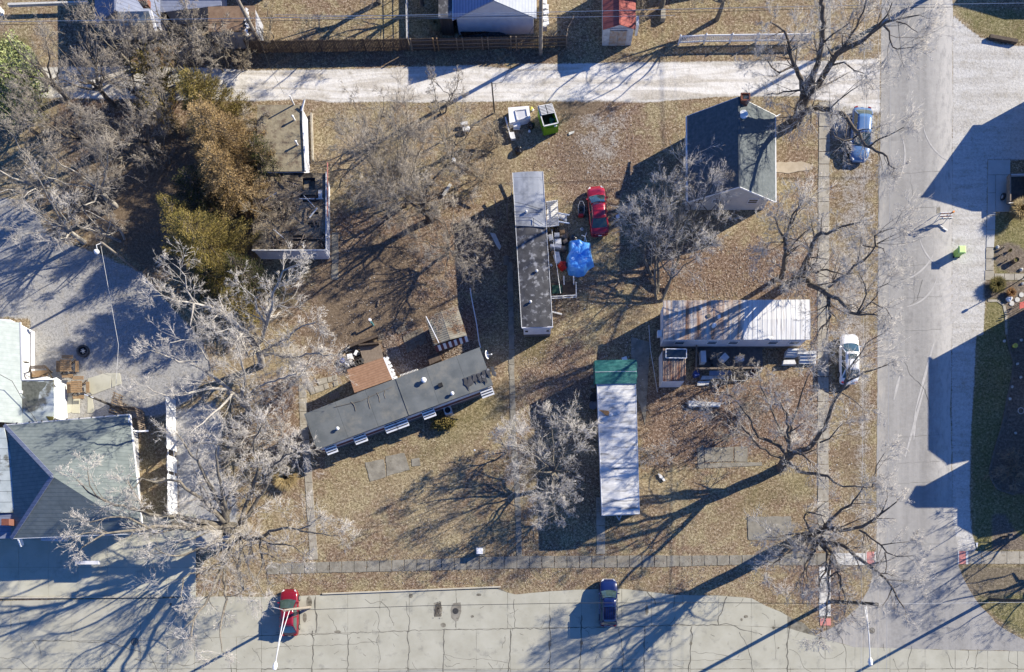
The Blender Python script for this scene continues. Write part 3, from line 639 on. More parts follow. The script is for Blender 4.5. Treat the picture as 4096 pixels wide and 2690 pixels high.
for (x, y, rx, ry) in [T13(490, 920) + (12, 26), T13(450, 1060) + (8, 20), T13(1425, 860) + (8, 9), T13(1990, 1050) + (7, 5), T13(1723, 1128) + (11, 9), T13(750, 1190) + (14, 6), T13(2050, 850) + (10, 6), T23(1240, 990) + (7, 22), T23(2110, 1080) + (5, 6), T23(2150, 1050) + (9, 6), T23(347, 1300) + (6, 14), T23(640, 1290) + (6, 9), T23(1645, 1300) + (5, 7), T33(50, 1155) + (6, 6), T33(95, 1340) + (4, 4), t(0, 3, 1570, 938) + (5, 6), t(0, 3, 690, 1193) + (4, 3)]:
    mb.sheet(wob([G(x + rx * math.cos(a), y + ry * math.sin(a)) for a in (i * 0.63 for i in range(10))], 0.12, 0.03), 0.0205)
stuff(mb.build('asphalt_patches', m_joint))
# kerb at the edge of the street
kb = MB()
for a, b_ in (((1290, 2378), (2003, 2350)), ((-300, 2396), (650, 2390))):
    kb.prism([G(a[0], a[1] - 5), G(b_[0], b_[1] - 5), G(b_[0], b_[1] + 1), G(a[0], a[1] + 1)], 0.0, 0.13)
structure(kb.build('kerb', m_kerb))

# ------------------------------------------------------------------ pavements, slab by slab
def walk(name, mat, centers_fn, cells, gap=1.0, h=0.03, amp=0.02, mats=None):
    r = bpy.data.objects.new(name, None); COL.objects.link(r); structure(r)
    pts = cells[0][0]; r.location = (G(*cells[0][0]).x, G(*cells[0][0]).y, 0)
    for i, c in enumerate(cells):
        mt = mats[i] if mats else mat
        slab([G(*p) for p in c], r, mt, 0.0, h + rng.uniform(0, 0.012), 'slab', amp, 0.45)
    return r
cells = []
def wt(u): return float(np.interp(u, [1060, 1270, 1760, 2048, 2960, 3330], [2258, 2249, 2236, 2225, 2222, 2212]))
def wb_(u): return float(np.interp(u, [1060, 1760, 2048, 2660, 2960, 3330], [2297, 2281, 2274, 2268, 2259, 2262]))
u = 1068
while u < 3300:
    w = 50; cells.append([(u + 1, wt(u)), (u + w - 2, wt(u + w)), (u + w - 2, wb_(u + w)), (u + 1, wb_(u))]); u += w
walk('sidewalk', m_conc_old, None, cells, amp=0.035)
cells = []
def sx0(v): return float(np.interp(v, [0, 700, 1340, 2010, 2220], [3280, 3274, 3270, 3271, 3272]))
for v0, v1 in ((-120, 236), (408, 2204)):
    v = v0
    while v < v1 - 10:
        w = 50; cells.append([(sx0(v), v + 1), (sx0(v) + 44, v + 1), (sx0(v + w) + 43, min(v + w, v1) - 1.5), (sx0(v + w), min(v + w, v1) - 1.5)]); v += w
walk('sidewalk', m_conc_walk, None, cells, amp=0.03)
cells = [[(3333 + 43 * i + 1, 2213), (3333 + 43 * (i + 1) - 1, 2213), (3333 + 43 * (i + 1) - 1, 2261), (3333 + 43 * i + 1, 2261)] for i in range(3)]
cells += [[(3463, 2208), (3466, 2208), (3466, 2262), (3463, 2262)], [(3497, 2208), (3504, 2208), (3502, 2262), (3497, 2262)], [(3466.5, 2208), (3496.5, 2208), (3496.5, 2261), (3466.5, 2261)]]
cells += [[(3277, 2268 + 50 * i), (3322, 2268 + 50 * i), (3323, 2316 + 50 * i), (3277, 2316 + 50 * i)] for i in range(4)] + [[(3280, 2474), (3322, 2474), (3323, 2503), (3280, 2503)]]
walk('kerb_ramp', m_conc_new, None, cells, amp=0.005, mats=[m_conc_new] * 5 + [m_pink] + [m_conc_new] * 4 + [m_pink])
cells = [[(3830, 2206), (3835.5, 2206), (3835.5, 2258), (3830, 2258)], [(3836, 2206), (3862, 2206), (3862, 2257), (3836, 2257)], [(3863, 2206), (3873, 2206), (3873, 2258), (3863, 2258)]]
cells += [[(3874.5 + 51 * i, 2206), (3924 + 51 * i, 2206), (3924 + 51 * i, 2256), (3874.5 + 51 * i, 2256)] for i in range(9)]
walk('sidewalk', m_conc_walk, None, cells, amp=0.006, mats=[m_conc_new, m_pink, m_conc_new] + [m_conc_walk] * 9)
# house walks in the yards
def strip(name, mat, axis_pts, w, seg=55, amp=0.03):
    cells = []
    for (a, b_) in zip(axis_pts[:-1], axis_pts[1:]):
        L = math.hypot(b_[0] - a[0], b_[1] - a[1]); k = max(1, round(L / seg)); dx, dy = (b_[0] - a[0]) / L, (b_[1] - a[1]) / L
        for i in range(k):
            p = (a[0] + dx * (L * i / k + 1), a[1] + dy * (L * i / k + 1)); r_ = (a[0] + dx * (L * (i + 1) / k - 1), a[1] + dy * (L * (i + 1) / k - 1))
            cells.append([(p[0] - dy * w / 2, p[1] + dx * w / 2), (p[0] + dy * w / 2, p[1] - dx * w / 2), (r_[0] + dy * w / 2, r_[1] - dx * w / 2), (r_[0] - dy * w / 2, r_[1] + dx * w / 2)])
    return walk(name, mat, None, cells, amp=amp)
strip('garden_path', m_conc_walk, [(1210, 1540), (1216, 1700), (1232, 1880), (1257, 2240)], 30)
strip('garden_path', m_conc_old, [(2040, 1050), (2046, 1400), (2052, 1700), (2070, 1960), (2078, 2225)], 22, amp=0.06)
strip('garden_path', m_conc_walk, [(2402, 1990), (2404, 2218)], 34)
strip('garden_path', m_conc_old, [(1342, 930), (1340, 1120)], 26, amp=0.06)
pads = [[t(1, 2, *p) for p in c] for c in ([(1005, 1175), (1175, 1145), (1195, 1310), (1050, 1350)], [(1195, 1115), (1365, 1085), (1415, 1240), (1205, 1300)], [(1430, 1140), (1505, 1130), (1515, 1200), (1435, 1210)])]
pads += [[t(2, 2, *p) for p in c] for c in ([(1770, 1040), (2035, 1030), (2035, 1165), (1775, 1170)], [(2045, 1030), (2165, 1028), (2165, 1165), (2045, 1165)], [(1705, 1045), (1762, 1010), (1765, 1230), (1712, 1230)], [(1770, 1180), (2300, 1170), (2300, 1205), (1772, 1225)])]
pads += [[(2990, 2067), (3165, 2066), (3166, 2158), (2992, 2160)], [(2524, 1350), (2600, 1370), (2580, 1700), (2560, 1620), (2524, 1560)]]
walk('concrete_pad', m_conc_old, None, pads, amp=0.04)
walk('concrete_pad', m_sand, None, [[t(3, 0, 75, 1495), t(3, 0, 300, 1490), t(3, 0, 400, 1520), t(3, 1, 380, 25), t(3, 1, 180, 55), t(3, 1, 75, 45)]], amp=0.05)
# left forecourt
fore = []
for i in range(8):
    for j, (v0, v1) in enumerate(((2060, 2160), (2160, 2270), (2270, 2388))):
        a = -160 + i * 118; b_ = a + 118
        if j == 0 and b_ > 860: continue
        fore.append([(a + .4, v0 + .4), (b_ - .4, v0 + .4), (b_ - .4, v1 - .4), (a + .4, v1 - .4)])
m_fore = M('forecourt_concrete', (0.4, 0.385, 0.3), (0.47, 0.455, 0.37), scale=0.5, c3=(0.3, 0.29, 0.24), s3=0.7, t3=(0.55, 0.75), rough=0.9)
structure(MB().sheet([G(-160, 2060), G(784, 2060), G(784, 2388), G(-160, 2388)], 0.006).build('forecourt_base', m_joint))
walk('forecourt', m_fore, None, fore, amp=0.003)
patio = [[q(0, 1250, 3.127, *p) for p in c] for c in ([(845, 1060), (905, 1060), (900, 1250), (850, 1265)], [(912, 1060), (1000, 1050), (998, 1265), (905, 1262)], [(1095, 1060), (1150, 1040), (1180, 1262), (1095, 1262)], [(1100, 830), (1290, 770), (1400, 800), (1380, 950), (1150, 1035), (1095, 960)], [(1300, 765), (1500, 760), (1520, 900), (1400, 940), (1400, 800)])]
walk('patio', m_fore, None, patio, amp=0.03)
# right drive and walks
m_drive = M('driveway_concrete', (0.4, 0.39, 0.36), (0.46, 0.45, 0.42), scale=1, rough=0.9)
walk('driveway', m_drive, None, [[(3952, 642), (4040, 642), (4040, 700), (3952, 700)], [(3952, 702), (3981, 702), (3981, 772), (3951, 772)], [(3983, 702), (4200, 702), (4200, 848), (3983, 848)], [(3951, 774), (3981, 774), (3981, 862), (3949, 862)], [(3949, 864), (3980, 864), (3979, 920), (3947, 920)], [(3947, 922), (3979, 922), (3975, 990), (3945, 990)]], amp=0.004)
cells = [[(3944, 992 + 46 * i), (3974, 992 + 46 * i), (3974, 1036 + 46 * i), (3943, 1036 + 46 * i)] for i in range(2)] + [[(3940, 1084), (3976, 1084), (3976, 1121), (3939, 1121)]] + [[(3978 + 40 * i, 1096), (4016 + 40 * i, 1096), (4016 + 40 * i, 1121), (3978 + 40 * i, 1121)] for i in range(5)]
strip('garden_path', m_conc_walk, [(3950, 1204), (3990, 1204), (4015, 1222), (4024, 1260), (4024, 1340)], 9, seg=30)
walk('front_walk', m_conc_walk, None, cells, amp=0.006)
ed = MB()
edp = [t(3, 2, *p) for p in [(2190, 0), (2215, 120), (2258, 250), (2238, 420), (2195, 600), (2150, 840), (2080, 1060), (2035, 1250), (2060, 1350), (2110, 1420), (2260, 1470)]]
edr = thing('stone_edging', 'curved grey block edging along the dark flower bed beside the lawn', 'edging', G(*edp[5]))
pp = wob([G(*p) for p in edp], 0.3, 0.0, closed=False)
for a, b_ in zip(pp[:-1], pp[1:]):
    a = Vector((a[0], a[1], 0.05)); b2 = Vector((b_[0], b_[1], 0.05)); dv = (b2 - a)
    MB().beam(a + dv * 0.06, b2 - dv * 0.06, 0.16, 0.14).build('edging_block', m_stone, edr)
# ------------------------------------------------------------------ buildings
def inset(c, k):
    """Move the corners of a quad inwards by k metres."""
    cx = sum(p[0] for p in c) / len(c); cy = sum(p[1] for p in c) / len(c); n = len(c); out = []
    for i in range(n):
        p = Vector((c[i][0], c[i][1])); a = Vector((c[i - 1][0], c[i - 1][1])); b = Vector((c[(i + 1) % n][0], c[(i + 1) % n][1]))
        out.append(p + (a - p).normalized() * k + (b - p).normalized() * k)
    return [(p.x, p.y) for p in out]
def walls(root, corners, z0, z1, mat, name='wall', skirt=0.0, smat=None):
    MB().prism(corners, z0 + skirt, z1, bottom=False).build(name, mat, root)
    if skirt: MB().prism(inset(corners, 0.03), 0, z0 + skirt - 0.002, bottom=False).build('skirting', smat or m_skirt, root)
def shed_roof(root, quad, zs, mat, th=0.12, name='roof'):
    return MB().poly([(p[0], p[1], z) for p, z in zip(quad, zs)], thick=th).build(name, mat, root)
def gable(root, e, ze, zr, mat, ax=0, wallmat=None, over=0.4, th=0.1, name='roof', mat2=None):
    """e: eave corners NW, NE, SE, SW (world). ax 0: ridge runs north-south, 1: east-west."""
    NW, NE, SE, SW = [Vector((p[0], p[1], ze)) for p in e]
    if ax == 0: r1 = (NW + NE) / 2; r2 = (SW + SE) / 2
    else: r1 = (NW + SW) / 2; r2 = (NE + SE) / 2
    r1.z = r2.z = zr
    if ax == 0:
        a = MB().poly([NW, r1, r2, SW], thick=th); b = MB().poly([r1, NE, SE, r2], thick=th)
    else:
        a = MB().poly([NW, NE, r2, r1], thick=th); b = MB().poly([r1, r2, SE, SW], thick=th)
    A = a.build(name, mat, root); B = b.build(name, mat2 or mat, root)
    MB().beam(r1 + Vector((0, 0, 0.02)), r2 + Vector((0, 0, 0.02)), 0.16, 0.05).build('ridge_cap', mat, root)
    if wallmat:
        for (p, s_, r_) in (((NW, NE, r1), (SW, SE, r2)) if ax == 0 else ((NW, SW, r1), (NE, SE, r2))):
            pass
        ends = ((NW, NE, r1, 1), (SW, SE, r2, -1)) if ax == 0 else ((NW, SW, r1, -1), (NE, SE, r2, 1))
        along = ((r1 - r2).normalized() if ax == 0 else (r2 - r1).normalized())
        for p, s_, r_, sg in ends:
            o_ = along * (-sg * over)
            w_ = (s_ - p).normalized()
            tri = [p + o_ + w_ * over, s_ + o_ - w_ * over, r_ + o_]
            tri = [x - Vector((0, 0, th + 0.01)) for x in tri]
            k = MB(); k.add(tri + [x + along * (-sg * 0.1) for x in tri], [(0, 1, 2), (5, 4, 3), (0, 3, 4, 1), (1, 4, 5, 2), (2, 5, 3, 0)])
            k.build('gable_wall', wallmat, root)
    return A, B
def window(root, c, w, h, nrm, frame=None, depth=0.06, name='window', pane=None):
    """A window on a wall: frame bars, with a pane as its sub-part. c centre on the wall, nrm outward direction."""
    nrm = Vector((nrm[0], nrm[1], 0)).normalized(); sx = Vector((-nrm.y, nrm.x, 0)); c = Vector(c) + nrm * (depth / 2); k = MB(); f = 0.07
    for s_ in (-1, 1):
        k.beam(c + sx * (s_ * (w / 2 - f / 2)) - Vector((0, 0, h / 2)), c + sx * (s_ * (w / 2 - f / 2)) + Vector((0, 0, h / 2)), depth if abs(nrm.x) > .5 else f, f if abs(nrm.x) > .5 else depth)
        k.beam(c - sx * (w / 2 - f) + Vector((0, 0, s_ * (h / 2 - f / 2))), c + sx * (w / 2 - f) + Vector((0, 0, s_ * (h / 2 - f / 2))), depth, f)
    k.beam(c - sx * (w / 2 - f), c + sx * (w / 2 - f), depth * 0.8, 0.04)
    fr = k.build(name, frame or m_white, root)
    g = MB(); g.beam(c - sx * (w / 2 - f) - nrm * 0.015, c + sx * (w / 2 - f) - nrm * 0.015, 0.02, h - 2 * f)
    sub(g, 'pane', pane or m_glass, fr); return fr
def pipe(root, uv, z, r, h, mat, name='vent_pipe', cap=None):
    p = P(uv, z); k = MB().cyl((p.x, p.y, z - 0.1), r, h + 0.1, 10)
    if cap: k.lathe((p.x, p.y, z + h), [(cap, -0.02), (cap, 0.03), (cap * 0.6, 0.1), (0.01, 0.13)], 12)
    return k.build(name, mat, root)
def door(root, c, nrm, w=0.9, h=2.0, mat=None):
    nrm = Vector((nrm[0], nrm[1], 0)).normalized(); sx = Vector((-nrm.y, nrm.x, 0)); c = Vector(c)
    o = MB().beam(c - sx * (w / 2) + Vector((0, 0, h / 2)) + nrm * 0.02, c + sx * (w / 2) + Vector((0, 0, h / 2)) + nrm * 0.02, 0.05, h).build('door', mat or m_white, root)
    sub(MB().box(c + sx * (w * 0.38) + Vector((0, 0, h * 0.48)) + nrm * 0.07, (0.06, 0.06, 0.06)), 'handle', m_chrome, o); return o

# --- dark gabled house
E = [P((2748, 465), 2.75), P((3100, 461), 2.75), P((3102, 806), 2.75), P((2752, 812), 2.75)]
E[2].y = E[3].y = (E[2].y + E[3].y) / 2
R1 = thing('house', 'dark grey gabled house with brick chimney beside the gravel alley', 'house', ((E[0] + E[2]) / 2).xy.to_3d())
W = inset(E, 0.35); W = [W[0], W[1], (W[2][0], W[2][1] + 0.35), (W[3][0], W[3][1] + 0.35)]
walls(R1, W, 0, 2.7, m_siding_cream)
gable(R1, E, 2.75, 5.35, m_rf_house, 0, m_siding_cream, 0.45)
for a, b_ in ((E[3], (E[3] + E[2]) / 2), ((E[3] + E[2]) / 2, E[2]), (E[0], (E[0] + E[1]) / 2), ((E[0] + E[1]) / 2, E[1])):
    a = a.copy(); b_ = b_.copy()
    if abs(a.x - E[3].x) > 2 and abs(a.x - E[2].x) > 2: a.z = 5.35
    else: a.z = 2.75
    if abs(b_.x - E[3].x) > 2 and abs(b_.x - E[2].x) > 2: b_.z = 5.35
    else: b_.z = 2.75
    MB().beam(a - Vector((0, 0, 0.07)), b_ - Vector((0, 0, 0.07)), 0.04, 0.15).build('bargeboard', m_white, R1)
for s_ in (0, 1):
    a, b_ = (E[0], E[3]) if s_ == 0 else (E[1], E[2])
    sx = -0.06 if s_ == 0 else 0.06
    MB().beam(Vector((a.x + sx, a.y, 2.68)), Vector((b_.x + sx, b_.y, 2.68)), 0.1, 0.1).build('gutter', m_white, R1)
cp = P((2981, 392), 5.6)
ch = MB().box((cp.x, cp.y + 0.05, 2.8), (0.75, 0.62, 5.6)).build('chimney', m_brick, R1)
k = MB()
for dx, dy, sx, sy in ((0, .31, .85, .1), (0, -.31, .85, .1), (.38, 0, .1, .62), (-.38, 0, .1, .62)): k.box((cp.x + dx, cp.y + 0.05 + dy, 5.64), (sx, sy, 0.1))
sub(k, 'chimney_cap', m_brick, ch)
sub(MB().box((cp.x, cp.y + 0.05, 5.602), (0.4, 0.32, 0.02)), 'flue', m_black, ch)
vp = P((2971, 461), 5.05)
k = MB().lathe((vp.x, vp.y - 0.1, 5.2), [(0.05, -0.1), (0.3, 0.02), (0.42, 0.1), (0.3, 0.13), (0.02, 0.14)], 18); k.box((vp.x + 0.05, vp.y - 0.62, 4.85), (0.22, 0.22, 0.2))
k.build('roof_vent', m_white, R1)
ys = W[3][1]
for uu, ww, hh in ((2790, 0.85, 0.9), (2862, 0.75, 0.55), (3010, 1.0, 0.8)):
    window(R1, (P((uu, 830), 1.5).x, ys, 1.65), ww, hh, (0, -1))
for yy in (0.25, 0.6, 0.85): window(R1, (W[0][0], W[0][1] + (W[3][1] - W[0][1]) * yy, 1.6), 0.9, 1.0, (-1, 0))
door(R1, (W[1][0], (W[1][1] + W[2][1]) / 2, 0.1), (1, 0), mat=m_white)
k = MB(); k.beam((E[1].x + 0.05, E[1].y - 0.2, 2.8), (E[1].x + 0.55, E[1].y + 0.15, 2.6), 0.08); k.build('downspout', m_white, R1)

# --- mobile home, half galvanised half tarred
z = 3.1
C = [P((2050, 692), z), P((2172, 687), z), P((2211, 1309), z), P((2087, 1312), z)]
R2 = thing('mobile_home', 'long mobile home whose roof is part grey metal, part blotchy black tar', 'mobile home', ((C[0] + C[2]) / 2).xy.to_3d())
wl = inset(C, 0.16); walls(R2, wl, 0, 2.98, m_siding, skirt=0.75)
m1 = C[0].lerp(C[3], 0.343); m2 = C[1].lerp(C[2], 0.362)
def curved_roof(root, q4, mat, rise=0.12, th=0.1, name='roof', n=6, wave=None, zo=0.0):
    """A slightly crowned roof: q4 = corners NW, NE, SE, SW; crown across NW-NE."""
    A, B, Cc, D_ = [Vector(p) for p in q4]; vs = []; m = 2 if wave is None else wave[0]
    for lay in (0, -th):
        for j in range(m):
            l_ = A.lerp(D_, j / (m - 1)); r_ = B.lerp(Cc, j / (m - 1))
            for i in range(n + 1):
                p = l_.lerp(r_, i / n); p.z += rise * (1 - (2 * i / n - 1) ** 2) + lay + zo
                if wave and lay == 0: p.z += wave[1] * rng.uniform(-1, 1)
                vs.append(p)
    N = (n + 1); T_ = N * m; fs = []
    for j in range(m - 1):
        for i in range(n):
            a = j * N + i; fs.append((a + N, a + N + 1, a + 1, a)); fs.append((T_ + a, T_ + a + 1, T_ + a + N + 1, T_ + a + N))
    for i in range(n): fs.append((i, i + 1, T_ + i + 1, T_ + i)); a = (m - 1) * N + i; fs.append((a + 1, a, T_ + a, T_ + a + 1))
    for j in range(m - 1): a = j * N; fs.append((a, T_ + a, T_ + a + N, a + N)); a += n; fs.append((a, a + N, T_ + a + N, T_ + a))
    k = MB(); k.add(vs, fs); return k.build(name, mat, root)
curved_roof(R2, [C[0], C[1], m2, m1], m_rf_metal, 0.1, wave=(12, 0.006))
curved_roof(R2, [m1.lerp(m2, 0) , m2, C[2], C[3]], m_rf_tar, 0.1, wave=(20, 0.012))
MB().beam(m1 + Vector((0, 0, 0.13)), m2 + Vector((0, 0, 0.13)), 0.07, 0.1).build('roof_seam', m_rf_metal, R2)
for a, b_ in ((C[0], C[3]), (C[1], C[2])): MB().beam(a - Vector((0, 0, 0.02)), b_ - Vector((0, 0, 0.02)), 0.05, 0.12).build('roof_edge', m_white_dirty, R2)
MB().beam(C[3] - Vector((0, 0, 0.1)), C[2] - Vector((0, 0, 0.1)), 0.08, 0.3).build('roof_edge', m_siding, R2)
for fx in (0.15, 0.85):
    p = C[3].lerp(C[2], fx); MB().box((p.x, p.y + 0.02, 2.0), (0.28, 0.1, 0.12)).build('marker_light', m_black, R2)
for u_, v_ in ((2147, 1087), (2122, 1210), (2105, 850)): pipe(R2, (u_, v_), 3.2, 0.1, 0.16, m_galv, cap=0.14)
for i, tt in enumerate((0.12, 0.3, 0.52, 0.68, 0.88)):
    p = Vector((*wl[1], 0)).lerp(Vector((*wl[2], 0)), tt); window(R2, (p.x, p.y, 1.9), 0.9, 0.9, (1, 0.06))
    p = Vector((*wl[0], 0)).lerp(Vector((*wl[3], 0)), tt); window(R2, (p.x, p.y, 1.9), 0.9, 0.9, (-1, -0.06))
def cable(pts_uvz, r, mat, name, label, parent=None, sag=0.0, n=12, cat='cable', group=None):
    pts = []
    P3 = [P((u, v), z_) for u, v, z_ in pts_uvz]
    for a, b_ in zip(P3[:-1], P3[1:]):
        for i in range(n): p = a.lerp(b_, i / n); p.z -= sag * 4 * (i / n) * (1 - i / n); pts.append(p)
    pts.append(P3[-1]); mb = MB().tube(pts, r, 4)
    o = mb.build(name, mat, parent)
    return o if parent is not None else tag(o, label, cat, group)
cable([(2054, 808, 3.3), (2100, 818, 3.32), (2172, 840, 3.28)], 0.02, m_wire_dark, 'roof_cable', '', R2)
cable([(2054, 848, 3.3), (2170, 852, 3.28)], 0.02, m_wire_dark, 'roof_cable', '', R2)
cable([(2054, 872, 3.3), (2130, 872, 3.35), (2172, 900, 3.28)], 0.02, m_wire_dark, 'roof_cable', '', R2)
MB().beam(P((2134, 874), 3.3), P((2135, 905), 3.3), 0.05).build('roof_cable', m_wire_dark, R2)

# --- deck with sunlit slats and white rails on its east side
def ZB(x, y): return q(2150, 800, 3.474, x, y)
R3 = thing('porch_deck', 'small weathered porch with white step rails east of the metal half of the roof', 'deck', P(ZB(200, 200)).xy.to_3d())
a0, a1, b0, b1 = ZB(124, 40), ZB(270, 20), ZB(135, 380), ZB(295, 360)
n = 13
for i in range(n):
    l0 = Vector(a0).lerp(Vector(b0), i / n); l1 = Vector(a0).lerp(Vector(b0), (i + 0.86) / n)
    r0 = Vector(a1).lerp(Vector(b1), i / n); r1 = Vector(a1).lerp(Vector(b1), (i + 0.86) / n)
    MB().prism([P(x, 0.8) for x in (l0, r0, r1, l1)], 0.74, 0.8).build('deck_board', m_white_dirty, R3)
for aa, bb in ((ZB(275, 10), ZB(295, 350)), (ZB(130, 375), ZB(290, 355)), (ZB(125, 30), ZB(270, 10))):
    for zz in (1.2, 1.7): MB().beam(P(aa, zz), P(bb, zz), 0.06, 0.09).build('rail', m_white_dirty, R3)
    for i in range(5): MB().beam(P(Vector(aa).lerp(Vector(bb), i / 4), 0.0), P(Vector(aa).lerp(Vector(bb), i / 4), 1.75), 0.09).build('post', m_white_dirty, R3)
for yy in (195, 310):
    MB().beam(P(ZB(292, yy - 8), 1.7), P(ZB(440, yy + 18), 0.9), 0.08, 0.14).build('step_rail', m_white, R3)
    MB().beam(P(ZB(435, yy + 18), 0), P(ZB(435, yy + 18), 0.95), 0.1).build('post', m_white, R3)
for i in range(4): MB().prism([P(x, 0.1) for x in (ZB(298 + 28 * i, 215), ZB(324 + 28 * i, 218), ZB(326 + 28 * i, 300), ZB(300 + 28 * i, 300))], 0.6 - 0.18 * i, 0.65 - 0.18 * i).build('step', m_white_dirty, R3)
# lower deck with frame
R4 = thing('deck_frame', 'low open deck with green mat and white rail south of the blue tarp', 'deck', P(ZB(350, 1250)).xy.to_3d())
for i in range(12):
    y0 = 1135 + 15 * i; MB().prism([P(x, 0.35) for x in (ZB(195, y0), ZB(530, y0 - 5), ZB(530, y0 + 8), ZB(195, y0 + 13))], 0.3, 0.35).build('deck_board', m_wood_dark, R4)
MB().prism([P(x, 0.36) for x in (ZB(200, 1190), ZB(340, 1180), ZB(345, 1300), ZB(205, 1305))], 0.352, 0.37).build('mat', M('green_mat', (0.02, 0.06, 0.04), (0.03, 0.08, 0.05)), R4)
for aa, bb, zz in ((ZB(190, 1345), ZB(540, 1325), 1.1), (ZB(190, 1372), ZB(545, 1352), 0.7), (ZB(535, 1150), ZB(540, 1350), 1.1)):
    MB().beam(P(aa, zz), P(bb, zz), 0.08, 0.08).build('rail', m_white_dirty, R4)
for xy in ((195, 1350), (355, 1340), (540, 1335), (365, 1110), (505, 1110), (535, 1150)): MB().beam(P(ZB(*xy), 0), P(ZB(*xy), 1.3), 0.12).build('post', m_white_dirty, R4)
for x0 in (365, 500): MB().beam(P(ZB(x0, 1060), 1.2), P(ZB(x0 + 5, 1180), 1.0), 0.1, 0.1).build('arm_rest', m_white_dirty, R4)

# --- tilted long mobile home
z = 3.0
C = [P(t(1, 2, 440, 728), z), P(t(1, 2, 2055, 115), z), P(t(1, 2, 2180, 460), z), P(t(1, 2, 560, 1055), z)]
R5 = thing('mobile_home', 'long grey-green roofed mobile home set at an angle with small striped awnings', 'mobile home', ((C[0] + C[2]) / 2).xy.to_3d())
wl = inset(C, 0.14); walls(R5, wl, 0, 2.88, m_siding, skirt=0.8)
ex = (C[2] - C[3]).normalized(); ny = Vector((ex.y, -ex.x, 0))      # ny points to the south side
w3 = Vector((*wl[3], 0)); w2 = Vector((*wl[2], 0)); LN = (w2 - w3).length
MB().beam(w3 + Vector((0, 0, 1.35)) + ny * 0.02, w2 + Vector((0, 0, 1.35)) + ny * 0.02, 0.05, 0.55).build('siding_band', m_maroon, R5)
curved_roof(R5, C, m_rf_tilt, 0.1, wave=(24, 0.006))
MB().beam(C[3] - Vector((0, 0, 0.05)), C[2] - Vector((0, 0, 0.05)), 0.06, 0.12).build('gutter', m_skirt, R5)
mA = C[0].lerp(C[1], 0.525); mB = C[3].lerp(C[2], 0.525); MB().beam(mA + Vector((0, 0, 0.06)), mB + Vector((0, 0, 0.06)), 0.06, 0.16).build('roof_seam', m_rf_tilt, R5)
for dist in (0.055, 0.225, 0.405, 0.467, 0.625, 0.965):
    c0 = w3.lerp(w2, dist) + Vector((0, 0, 2.35)); w_ = 1.25 if dist > 0.1 else 1.1
    a = c0 - ex * (w_ / 2); b_ = c0 + ex * (w_ / 2)
    aw = MB().poly([a + ny * 0.03, b_ + ny * 0.03, b_ + ny * 0.75 - Vector((0, 0, 0.4)), a + ny * 0.75 - Vector((0, 0, 0.4))], thick=0.03).build('awning', m_white, R5)
    for s1 in (0.2, 0.5, 0.8):
        k = MB(); p0 = a + ny * (0.03 + 0.72 * s1 - 0.07) + Vector((0, 0, -0.4 * s1 + 0.05)); k.beam(p0 + ex * 0.06, p0 + ex * (w_ - 0.06), 0.12, 0.015)
        sub(k, 'stripe', m_black, aw)
    window(R5, tuple(w3.lerp(w2, dist) + Vector((0, 0, 1.75))), 1.0, 0.9, tuple(ny))
for xy, rr, hh, cc in (((755, 865), 0.1, 0.2, 0.17), ((1548, 425), 0.17, 0.35, 0.26), ((1808, 545), 0.11, 0.25, 0.18), ((1700, 465), 0.0, 0, 0)):
    if rr: pipe(R5, t(1, 2, *xy), 3.08, rr, hh, m_white, cap=cc)
p = P(t(1, 2, 1698, 465), 3.1); MB().box((p.x, p.y, 3.2), (0.42, 0.36, 0.2), math.radians(20)).build('roof_vent', m_black, R5)
for pts in ([(875, 615), (905, 650), (918, 700)], [(1040, 560), (1030, 610), (1050, 680)], [(1110, 530), (1130, 570), (1138, 620)], [(1185, 515), (1178, 550), (1190, 585)], [(720, 665), (960, 610), (1250, 480)]):
    pp = [P(t(1, 2, *x), 3.11) for x in pts]; MB().tube(pp, 0.025, 4).build('tar_seam', m_stone, R5)
for i in range(7):
    a = t(1, 2, 1905 + 42 * i, 400 - 17 * i); pa = P(a, 3.1); MB().poly([(x, y, 3.12 + .002 * i) for x, y in wob([pa, pa + Vector((0.34, 0.05, 0)), pa + Vector((0.5 + .2 * rng.random(), -.6 - 0.7 * rng.random(), 0)), pa + Vector((0.1, -.5 - .5 * rng.random(), 0))], .2, .08)], thick=0.02).build('tar_patch', m_rf_tar, R5)
# brown-shingled room on its north side
A4 = [t(1, 2, 835, 322), t(1, 2, 1168, 208), t(1, 2, 1252, 408), t(1, 2, 905, 533)]
A3 = [P(A4[0], 2.5), P(A4[1], 2.5), P(A4[2], 2.9), P(A4[3], 2.9)]
walls(R5, inset(A3, 0.12), 0, 2.38, m_siding, 'side_room_wall')
shed_roof(R5, A3, [2.5, 2.5, 2.88, 2.88], m_rf_brown, name='side_room_roof')
MB().beam(A3[1] + Vector((0.1, 0, -0.05)), P(t(1, 2, 1252, 405), 2.8) + Vector((0.1, 0, 0)), 0.18, 0.1).build('white_trim', m_white, R5)
k = MB()
for i in range(6): p = A3[1].lerp(A3[2], i / 6); k.box((p.x + 0.32, p.y, 2.1), (0.35, 0.25, 0.06), rng.uniform(0, 3))
k.build('loose_trim', m_white, R5)
